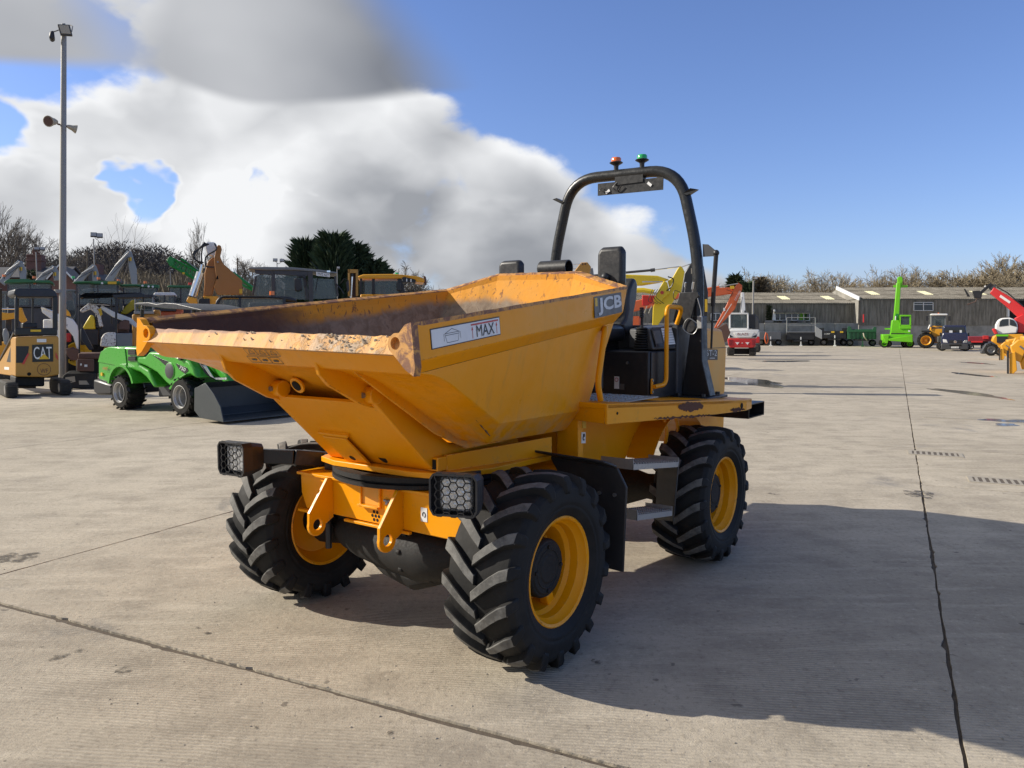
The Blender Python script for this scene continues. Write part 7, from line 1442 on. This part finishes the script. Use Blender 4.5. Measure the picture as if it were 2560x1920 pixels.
# --- yellow roofed backhoe loader and its mast
s = At('backhoe_loader', 'backhoe loader with rounded yellow cab roof above the skip rim', 'loader', 36.0, 975)
s.part('cab_roof', 'amber_paint', [([zE(1293, 425), zE(1305, 400), zE(1360, 380), zE(1700, 375), zE(1810, 385), zE(1960, 400), zE(2040, 425), zE(2040, 468), zE(1950, 460), zE(1940, 435), zE(1810, 405), zE(1780, 425)], 0, 2.0)], bevel=.05); cf = s.part('cab_frame', 'black_paint', [([zE(1325, 425), zE(1350, 425), zE(1335, 600), zE(1318, 600)], .1, .2), ([zE(1460, 428), zE(1490, 428), zE(1492, 600), zE(1458, 600)], .1, .2), ([zE(1740, 425), zE(1790, 425), zE(1830, 600), zE(1760, 600)], .1, .2), ([zE(1790, 400), zE(1945, 430), zE(1945, 470), zE(1800, 470)], .05, .2)], bevel=.01)
s.part('cab_glass', 'cab_glass', [([zE(1345, 435), zE(1745, 432), zE(1765, 600), zE(1335, 600)], .2, .22)], parent=cf); s.part('cab_glass', 'cab_glass', [([zE(1345, 435), zE(1745, 432), zE(1765, 600), zE(1335, 600)], 1.7, 1.72)], parent=cf); s.rects('roof_lamp', 'white_label', [(*zE(1838, 428), *zE(1850, 460), .0, .05), (*zE(1885, 432), *zE(1897, 464), .0, .05)]); s.part('exhaust', 'brown_rust', [([zE(2030, 400), zE(2045, 392), zE(2060, 410), zE(2068, 490), zE(2045, 500)], .2, .35)], bevel=.02); s.line('aerial', 'black_paint', [(*zE(1885, 308), .5), (*zE(1942, 395), .5)], .5); s.line('beacon', 'green_lens', [(*zE(1735, 350), .6), (*zE(1735, 372), .6)], 4.5, None, 12); s.rects('seat', 'black_plastic', [(*zE(1540, 500), *zE(1600, 600), .8, 1.1), (*zE(1730, 470), *zE(1780, 560), -.1, 0)], bevel=.03); s.rects('body', 'amber_paint', [(900, 735, 1060, 880, .2, 1.9)], bevel=.06)
for u in (925, 1040): s.wheel(u, 880, 38, .0, .5, rim='amber_paint')
s = At('loader_mast', 'worn yellow mast with chrome ram left of the yellow cab roof', 'mast', 33.0, 880); s.rects('mast', 'cat_yellow', [(*zE(1195, 325), *zE(1218, 620), 0, .25), (*zE(1280, 328), *zE(1306, 620), 0, .25), (*zE(1195, 325), *zE(1306, 365), .0, .3)], bevel=.01); s.rects('back_plate', 'brown_rust', [(*zE(1218, 365), *zE(1280, 640), .2, .3)]); s.line('ram', 'chrome', [(*zE(1242, 405), .05), (*zE(1228, 640), .05)], 2.6, None, 14); s.line('ram_head', 'black_paint', [(*zE(1245, 370), .05), (*zE(1242, 405), .05)], 3.2); s.rects('foot', 'brown_rust', [(860, 745, 905, 925, 0, .8)])
# --- green lattice boom
s = At('harvester_boom', 'dark green folded sprayer boom in front of the wooded hill', 'boom', 48.0, 440)
bb = MB()
def gl(a, b, r_=1.8, dy=0.0): s.tube(bb, [(*zd(*a), dy), (*zd(*b), dy)], r_, 6)
for dy in (0, .5):
    gl((690, 350), (1095, 560), 3.2, dy); gl((680, 440), (1090, 680), 3.6, dy)
    for i in range(9): t = i / 8; a = (690 + 400 * t, 350 + 210 * t); b = (680 + 410 * t, 440 + 240 * t); gl(a, b, 1.5, dy); gl(a, (680 + 410 * min(1, t + .12), 440 + 240 * min(1, t + .12)), 1.4, dy)
bb.build('lattice', 'harvester_green', s.t); s.part('boom_end', 'harvester_green', [([zd(640, 395), zd(680, 345), zd(740, 360), zd(750, 460), zd(700, 480)], -.1, .6)], bevel=.03); s.line('boom_tube', 'harvester_green', [(*zd(840, 365), .2), (*zd(1100, 540), .2)], 3.2); s.line('steel_tube', 'steel', [(*zd(930, 410), .0), (*zd(1085, 530), .0)], 1.1); s.line('rear_boom', 'harvester_green', [(*zd(1560, 560), .3), (*zd(1840, 770), .3)], 4.2); s.line('rear_boom', 'harvester_green', [(*zd(1680, 720), .3), (*zd(1830, 800), .3)], 3.0); s.rects('label', 'yellow_label', [(*zd(862, 560), *zd(895, 585), -.15, -.1)]); s.rects('support', 'dark_grey', [(500, 770, 620, 880, .0, 2.2)], bevel=.05)
for u in (520, 600): s.wheel(u, 880, 34, .0, .5)

# --- more cabs behind the front rank
def cab_machine(name, label, cat, u0, u1, vt, vb, d, frame, body, roof):
    s = At(name, label, cat, d, (u0 + u1) / 2); w = u1 - u0; s.part('cab_roof', roof, [([(u0, vt + 4), (u0 + w * .06, vt), (u1 - w * .08, vt), (u1, vt + 5), (u1, vt + 8), (u0, vt + 8)], 0, 1.5)], bevel=.04)
    for (a, dy) in ((u0 + 1, 0), (u0 + w * .45, 0), (u1 - 5, 0), (u0 + 2, 1.4), (u1 - 6, 1.4)): s.rects('cab_post', frame, [(a, vt + 7, a + 3.5, vb, dy, dy + .1)], bevel=.01)
    s.rects('cab_sill', frame, [(u0, vb - 4, u1, vb + 3, -.01, 1.5)], bevel=.02); s.rects('cab_glass', 'cab_glass', [(u0 + 4, vt + 8, u1 - 4, vb - 4, .12, .14)]); s.rects('seat', 'black_plastic', [(u0 + w * .5, vb - 24, u0 + w * .72, vb - 4, .5, .9)], bevel=.04); s.line('steering_column', 'black_plastic', [(u0 + w * .3, vb - 6, .5), (u0 + w * .36, vb - 20, .6)], 1.2)
    g = 825 + FPX * EYE / d; s.rects('body', body, [(u0 - w * .1, vb + 3, u1 + w * .25, vb + (g - vb) * .55, .05, 1.7)], bevel=.06); s.rects('engine_hood', body, [(u1 - 2, vb - 8, u1 + w * .3, vb + 8, .2, 1.5)], bevel=.06); s.rects('side_lamp', 'white_label', [(u0 + w * .12, vt + 2, u0 + w * .2, vt + 5, -.03, 0)])
    for a in (u0, u1 + w * .12): s.wheel(a, 880, .55 * FPX / d, -.15, .45, rim='cabin_grey')
    return s
cab_machine('telehandler', 'grey framed telehandler cab at the left edge above the amber boom', 'telehandler', -12, 40, 728, 790, 31, 'grey_arm', 'cabin_grey', 'cabin_grey'); cab_machine('excavator', 'pale grey excavator cab seen through the tan excavator canopy', 'excavator', 48, 112, 733, 792, 33, 'grey_arm', 'grey_arm', 'white_paint'); cab_machine('excavator', 'grey excavator cab with white roof behind the loader canopy', 'excavator', 384, 440, 731, 775, 33, 'dark_grey', 'orange_paint', 'white_paint'); cab_machine('excavator', 'navy roofed excavator cab left of the chrome ram', 'excavator', 335, 385, 736, 782, 30, 'grey_arm', 'cat_yellow', 'canopy_navy')
# ------------------------------------------------------------------ houses
s = At('brick_house', 'brick house with slate roof and tall red chimney at the left edge', 'house', 68.0, 70, rz=0.25)
s.rects('wall', 'brick', [(-120, 690, 150, 876, 2.0, 8.0)]); rf = MB(); rf.hexa([s.p(-130, 692, 1.4), s.p(152, 692, 1.4), s.p(146, 658, 5), s.p(-130, 660, 5)], [s.p(-130, 690, 1.4), s.p(152, 690, 1.4), s.p(146, 655, 5), s.p(-130, 657, 5)]); rf.hexa([s.p(-130, 660, 5), s.p(146, 658, 5), s.p(152, 692, 8.6), s.p(-130, 692, 8.6)], [s.p(-130, 657, 5), s.p(146, 655, 5), s.p(152, 690, 8.6), s.p(-130, 690, 8.6)]); RF = rf.build('roof', 'slate_roof', s.t)
ch = s.rects('chimney', 'brick', [(28, 628, 68, 700, 3.6, 4.8), (26, 640, 70, 644, 3.5, 4.9), (29, 626, 67, 630, 3.5, 4.9)], bevel=.02)
for i in range(5): s.line('chimney_pot', 'brick', [(41 + i * 4.2, 627, 4.2), (41 + i * 4.2, 611, 4.2)], 1.9, ch, 10)
s = At('brick_house', 'brick gable with white barge boards right of the tall pole', 'house', 64.0, 165, rz=0.35)
s.part('gable', 'brick', [([(120, 720), (122, 700), (150, 664), (196, 715), (196, 876), (120, 876)], 0, 6)]); s.arm('barge_board', 'white_frame', [(148, 662), (190, 704)], 1.6, -.3, .25, bevel=0); s.arm('barge_board', 'white_frame', [(150, 662), (118, 698)], 1.4, -.3, .25, bevel=0); s.part('roof', 'slate_roof', [([(149, 660), (194, 708), (190, 711), (149, 666), (115, 704), (111, 700)], -.2, 6.3)])
s = At('brick_house', 'far house showing only a small red chimney by the twin floodlights', 'house', 95.0, 232, rz=0.0); s.rects('chimney', 'brick', [(227, 659, 238, 690, 1, 2)], bevel=.02); s.rects('wall', 'brick', [(205, 700, 262, 859, 0, 5)]); s.part('roof', 'slate_roof', [([(203, 702), (234, 682), (264, 702)], -.3, 5.3)])
s = At('telegraph_pole', 'weathered wooden telegraph pole between the grey arms', 'pole', 75.0, 219.5); s.line('post', 'bark', [(219, 870, 0), (219.5, 626, 0)], 2.3, None, 10); s.line('wire', 'black_paint', [(219, 650, 0), (242, 655, 0)], .3, None, 4)
s = At('telegraph_pole', 'dark wooden pole right of the tan boom', 'pole', 95.0, 594); s.line('post', 'bark', [(594, 860, 0), (594, 645, 0)], 1.9, None, 10); s.line('crossarm', 'bark', [(590, 648, 0), (598, 648, 0)], .8, None, 6)

# ------------------------------------------------------------------ trees
def bare_tree(seed, h, levels=6, spread=.55, r0=.028, up=.25, lean=(0, 0), first=.28, kids=3, twigr=.022):
    rg = random.Random(seed); tr, cr = MB(), MB()
    def grow(p, d, ln, r, lv):
        n = 3 if lv < 2 else 2; pts = [p]; q = p; dd = d
        for i in range(n):
            dd = (dd + Vector((rg.uniform(-1, 1), rg.uniform(-1, 1), rg.uniform(-.4, .8))) * .14 + Vector((0, 0, up * .12))).normalized(); q = q + dd * ln / n; pts.append(q)
        mb = tr if lv < 2 else cr; rr = [max(r * (1 - .45 * i / n), twigr * .55 * h / 10) for i in range(n + 1)]; mb.tube(pts, rr, 6 if lv < 2 else 3, cap=False)
        if lv >= levels: return
        m_ = kids + (1 if rg.random() < .5 else 0)
        for i in range(m_):
            t = 1.0 if i == 0 else rg.uniform(.35, 1); st = p.lerp(q, t) if t < 1 else q; a = rg.uniform(0, 2 * PI); sp_ = spread * rg.uniform(.6, 1.35)
            u = dd.cross(Vector((math.cos(a), math.sin(a), .3))).normalized(); nd = (dd * math.cos(sp_) + u * math.sin(sp_)).normalized()
            grow(st, nd, ln * rg.uniform(.62, .82), r * rg.uniform(.5, .66), lv + 1)
    grow(Vector((0, 0, 0)), Vector((lean[0], lean[1], 1)).normalized(), h * first, h * r0, 0)
    return tr.mesh('trunk', fix=False), cr.mesh('crown', fix=False, sharp=0)
TREES = {}
def tree(key, label, u, vtop, d, wscale=1.0, rz=0.0, group='bare trees', cm='twig', name='bare_tree'):
    if key not in TREES:
        a, b = {'oak1': lambda: bare_tree(1, 10, 6, .62, .026, .2, kids=3), 'oak2': lambda: bare_tree(5, 10, 6, .58, .024, .3, kids=3), 'ash': lambda: bare_tree(9, 10, 6, .42, .02, .5, first=.25, kids=3), 'ashf': lambda: bare_tree(9, 10, 6, .42, .018, .5, first=.25, kids=3, twigr=.013), 'oakf': lambda: bare_tree(5, 10, 6, .58, .020, .3, kids=3, twigr=.013), 'wide': lambda: bare_tree(14, 10, 6, .75, .03, .1, first=.22, kids=3), 'thin': lambda: bare_tree(21, 10, 4, .40, .010, .5, lean=(.18, 0), first=.46, kids=2, twigr=.014)}[key]()
        zs = sorted(v.co.z for v in b.vertices); z = zs[int(len(zs) * .965)]; TREES[key] = (a, b, z)
    a, b, z = TREES[key]; H = A(u, vtop, d).z; x = A(u, 825, d).x; k_ = H / z
    t = thing(name, label, 'tree', (x, d, -.02), rz, group); t.scale = (k_ * wscale, k_ * wscale, k_)
    o = ob('trunk', a, 'bark', t); o2 = bpy.data.objects.new('crown', b); C.objects.link(o2); o2.parent = t
    if not b.materials: b.materials.append(M['twig'])
    if cm != 'twig': o2.material_slots[0].link = 'OBJECT'; o2.material_slots[0].material = M[cm]
    return t
LT = 'bare trees on the left'
tree('ashf', 'bare spreading tree at the far left edge above the chimney', 8, 545, 95, 1.1, 0, LT, 'twig_grey'); tree('oakf', 'smaller bare tree just right of the red chimney', 62, 585, 110, 1.1, 1.0, LT, 'twig_grey'); tree('thin', 'lone thin bare tree leaning right against the clouds', 268, 545, 70, .9, 0, LT, 'twig_grey'); tree('ashf', 'bare tree with pale twigs behind the tan boom', 503, 578, 140, .55, 2.0, LT, 'twig_grey'); tree('oakf', 'bare hedge tree right of the tan boom', 590, 652, 150, 1.2, .5, LT, 'twig_grey'); tree('oakf', 'low bare tree left of the small conifer', 640, 676, 150, 1.3, 1.1, LT, 'twig_grey')
tree('wide', 'grey bare tree right of the large conifer', 965, 680, 130, 1.0, .4, 'bare trees on the left', 'twig_grey'); tree('oak1', 'small bare tree above the skip left of the roll bar', 1050, 715, 140, 1.3, 1.9, 'bare trees on the left', 'twig_grey')
RT = [('oak1', 1828, 712, 118, .9, 'rounded bare tree over the orange excavator arm'), ('wide', 1898, 694, 112, 1.0, 'dense bare tree behind the single floodlight post'), ('oak2', 1956, 704, 120, 1.2, 'bare tree behind the long shed left of its skylights'), ('oak1', 2040, 695, 115, 1.2, 'broad bare tree above the middle of the long shed'), ('ash', 2105, 700, 120, 1.4, 'pale bare tree over the right end of the long shed'), ('oak2', 2165, 708, 118, 1.1, 'low bare tree where the two sheds meet'), ('wide', 2232, 690, 112, .9, 'bare tree left of the raised lime boom'), ('oak1', 2276, 683, 110, 1.0, 'bare tree directly right of the raised lime boom'), ('oak2', 2335, 698, 108, 1.3, 'low bare tree above the white framed window'), ('wide', 2395, 682, 106, 1.2, 'dark twisted bare tree above the fork carriage'), ('oak1', 2455, 690, 108, 1.2, 'bare tree left of the red boom tip'), ('ash', 2500, 654, 104, 1.35, 'tallest bare tree, above the red boom'), ('oak2', 2548, 664, 104, 1.4, 'bare tree at the right edge of the picture'), ('wide', 1765, 735, 125, 1.2, 'bare tree behind the gas strut of the roll bar'), ('oak1', 2010, 712, 128, 1.3, 'small bare tree between the two shed skylights'), ('oak1', 2590, 672, 100, 1.2, 'bare tree cut off by the right edge of the picture')]
for i, (k_, u, v, d, w, lb) in enumerate(RT): tree(k_, lb, u, v, d, w, i * 1.3, 'bare trees behind the sheds')
def leafy(seed, h, w, n, shape, leaf, spiky=False):
    rg = random.Random(seed); m_ = MB(); tr = MB(); tr.tube([(0, 0, 0), (0, 0, h * .85)], [h * .035, h * .008], 7); vs, fs = [], []
    for i in range(n):
        t = rg.random() ** (.8 if spiky else .9); rad = w * shape(t); a = rg.uniform(0, 2 * PI)
        if spiky:
            a = round(a / (2 * PI) * 13 + t * 29) * 2 * PI / 13 + rg.uniform(-.16, .16) + t * 7; rr = rad * (rg.random() ** .5) * (1 + .30 * math.sin(a * 5 + t * 31))
        else:
            cl = math.sin(a * 3 + t * 9) * .5 + math.sin(a * 5 - t * 17) * .3; rr = rad * (rg.random() ** .42) * (1 + .26 * cl)
        c = Vector((rr * math.cos(a), rr * math.sin(a), h * (.06 + .94 * t) + (rr * .42 if spiky else 0)))
        o = Vector((math.cos(a), math.sin(a), .8 if spiky else rg.uniform(-.3, .9))).normalized(); u = o.cross(Vector((rg.uniform(-1, 1), rg.uniform(-1, 1), rg.uniform(-1, 1)))).normalized(); l_ = leaf * rg.uniform(.6, 1.5)
        b = len(vs); vs += [tuple(c - u * l_ * .22), tuple(c + u * l_ * .22), tuple(c + o * l_ * 1.25 + u * rg.uniform(-.2, .2) * l_)]; fs.append((b, b + 1, b + 2))
    m_.add(vs, fs); return tr.mesh('trunk'), m_.mesh('crown', fix=False, sharp=0)
def leaf_tree(name, label, u, vtop, d, wpx, shape, n, leaf, matn, seed, spiky=False, group='evergreen trees'):
    H = A(u, vtop, d).z; x = A(u, 825, d).x; a, b = leafy(seed, H, wpx * d / FPX / 2, n, shape, leaf, spiky); t = thing(name, label, 'tree', (x, d, 0), 0, group); ob('trunk', a, 'bark', t); ob('crown', b, matn, t); return t
cone = lambda t: (1 - t) ** .75 * (.55 + .45 * min(1, t * 8)); dome = lambda t: math.sqrt(max(0, 1 - (2 * t - .85) ** 2 / 1.35)); col_ = lambda t: min(1, (1 - t) * 2.2) ** .7
leaf_tree('conifer_tree', 'smaller dark conifer above the dark tractor cab', 769, 620, 125, 92, lambda t: (1 - t) ** .8 * .95 + .05, 3200, 1.7, 'conifer', 3, True); leaf_tree('conifer_tree', 'large dark conifer left of the yellow cab roof', 838, 604, 120, 90, lambda t: min(1, (1 - t) * 1.6) ** .75, 4600, 1.7, 'conifer', 4, True); leaf_tree('conifer_tree', 'rounded dark evergreen joined to the right of the large conifer', 892, 616, 122, 78, dome, 4600, 1.0, 'conifer', 6, False); leaf_tree('evergreen_shrub', 'low dark evergreen mass sloping down behind the yellow roof', 935, 655, 122, 92, dome, 3600, 1.0, 'conifer', 7, False)
leaf_tree('evergreen_tree', 'dark evergreen peeping above the orange excavator boom', 1835, 692, 108, 26, dome, 2500, .7, 'ivy', 8); leaf_tree('evergreen_tree', 'small dark conifer right of the orange boom tip', 1866, 714, 104, 20, cone, 2000, .7, 'conifer', 9, True); leaf_tree('ivy_tree', 'ivy covered tree behind the single floodlight post', 1896, 697, 109, 42, dome, 3000, .6, 'scrub', 12); leaf_tree('ivy_shrub', 'ivy bush growing on the long shed wall', 1921, 765, 90, 13, col_, 1500, .25, 'ivy', 13); leaf_tree('evergreen_shrub', 'small green shrub in front of the slate roof', 83, 678, 66, 20, dome, 1200, .3, 'ivy', 15)
# ------------------------------------------------------------------ wooded hill
def hill():
    b = MB(); prof = [(-300, 655), (-100, 650), (0, 648), (80, 645), (150, 632), (205, 612), (250, 600), (290, 596), (340, 598), (400, 604), (440, 618), (480, 640), (530, 668), (600, 700), (680, 725), (800, 760), (1000, 800), (1300, 818)]
    D0, D1 = 190.0, 330.0; rows = 8; hs = []
    for (u, v) in prof:
        z = A(u, v, D1).z - 9; hs.append((A(u, 825, D1).x, max(z, -1)))
    gr = []
    for r_ in range(rows + 1):
        t = r_ / rows; y = D0 + (D1 - D0) * t; k_ = y / D1; gr.append([(x * k_, y, -1 + (z + 1) * (t ** 1.25) * 1.0) for x, z in hs])
    gr.append([(x * 1.5, D1 + 160, -2) for x, z in hs])
    vs = [q for r_ in gr for q in r_]; n = len(prof); fs = [(i * n + j, i * n + j + 1, (i + 1) * n + j + 1, (i + 1) * n + j) for i in range(len(gr) - 1) for j in range(n - 1)]
    b.add(vs, fs); o = b.build('hill', 'wood_slope', sharp=80); o['kind'] = 'structure'
    rg = random.Random(17); mlow, mtop = MB(), MB()
    def sprout(mb, c, h, w):
        vs, fs = [], []; q = Vector((.16, 0, 0)); vs += [c - q, c + q, c + Vector((0, 0, h * .7))]; fs.append((0, 1, 2))
        for i in range(15):
            a = rg.uniform(0, 2 * PI); e = rg.uniform(-.6, 1.0); r_ = w * math.sqrt(max(0, 1 - e * e * .85)) * rg.uniform(.45, 1); m_ = c + Vector((math.cos(a) * r_, math.sin(a) * r_, h * (.62 + .36 * e)))
            o = Vector((math.cos(a) * .7, math.sin(a) * .7, rg.uniform(.2, 1.2))).normalized(); u = o.cross(Vector((rg.uniform(-1, 1), rg.uniform(-1, 1), .3))).normalized() * rg.uniform(.10, .26); l_ = rg.uniform(.8, 1.9); b0 = len(vs)
            vs += [m_ - u - o * l_ * .4, m_ + u - o * l_ * .4, m_ + o * l_]; fs.append((b0, b0 + 1, b0 + 2))
        mb.add(vs, fs)
    def height(x, y):
        t = max(0, min(1, (y - D0) / (D1 - D0))); k_ = y / D1; xx = x / k_
        for j in range(n - 1):
            if hs[j][0] <= xx <= hs[j + 1][0]:
                f = (xx - hs[j][0]) / (hs[j + 1][0] - hs[j][0]); z = hs[j][1] + (hs[j + 1][1] - hs[j][1]) * f; return -1 + (z + 1) * t ** 1.25
        return -1
    for i in range(6500):
        y = D0 + (D1 - D0) * rg.random() ** .8; x = rg.uniform(-250, 10) * y / D1; z = height(x, y)
        t = (y - D0) / (D1 - D0); top = t > .62 + .1 * math.sin(x * .05)
        sprout(mtop if top else mlow, Vector((x, y, z - .3)), rg.uniform(7, 9.5) if top else rg.uniform(5, 8), rg.uniform(2.2, 3.6))
    a = mlow.build('scrub_wood', 'scrub', fix=False, sharp=0); tag(a, 'brown bare scrub covering the lower slope of the hill', 'wood', kind='stuff'); c = mtop.build('hilltop_wood', 'wood_dark', fix=False, sharp=0); tag(c, 'dark bare wood along the crest of the hill', 'wood', kind='stuff')
hill()
def scrub_band():
    rg = random.Random(23); m_ = MB(); vs, fs = [], []
    for i in range(7000):
        d = rg.uniform(95, 165); u = rg.uniform(-60, 700); top = 668 + (8 if u > 520 else 0) + (u > 560) * (u - 560) * .25 + 8 * math.sin(u * .05) + 6 * math.sin(u * .13 + 1); H = A(u, top, d).z; x = A(u, 825, d).x; h = H * rg.uniform(.35, 1.0); a = rg.uniform(0, 2 * PI); l_ = rg.uniform(1.5, 3.2); c = Vector((x, d, h - l_)); o = Vector((math.cos(a) * .6, math.sin(a) * .6, 1)).normalized(); q = o.cross(Vector((0, 1, .2))).normalized() * rg.uniform(.05, .16)
        b = len(vs); vs += [tuple(c - q), tuple(c + q), tuple(c + o * l_)]; fs.append((b, b + 1, b + 2))
    m_.add(vs, fs); o = m_.build('hedgerow', 'scrub', fix=False, sharp=0); tag(o, 'brown winter hedgerow behind the row of machines', 'hedge', kind='stuff')
scrub_band()
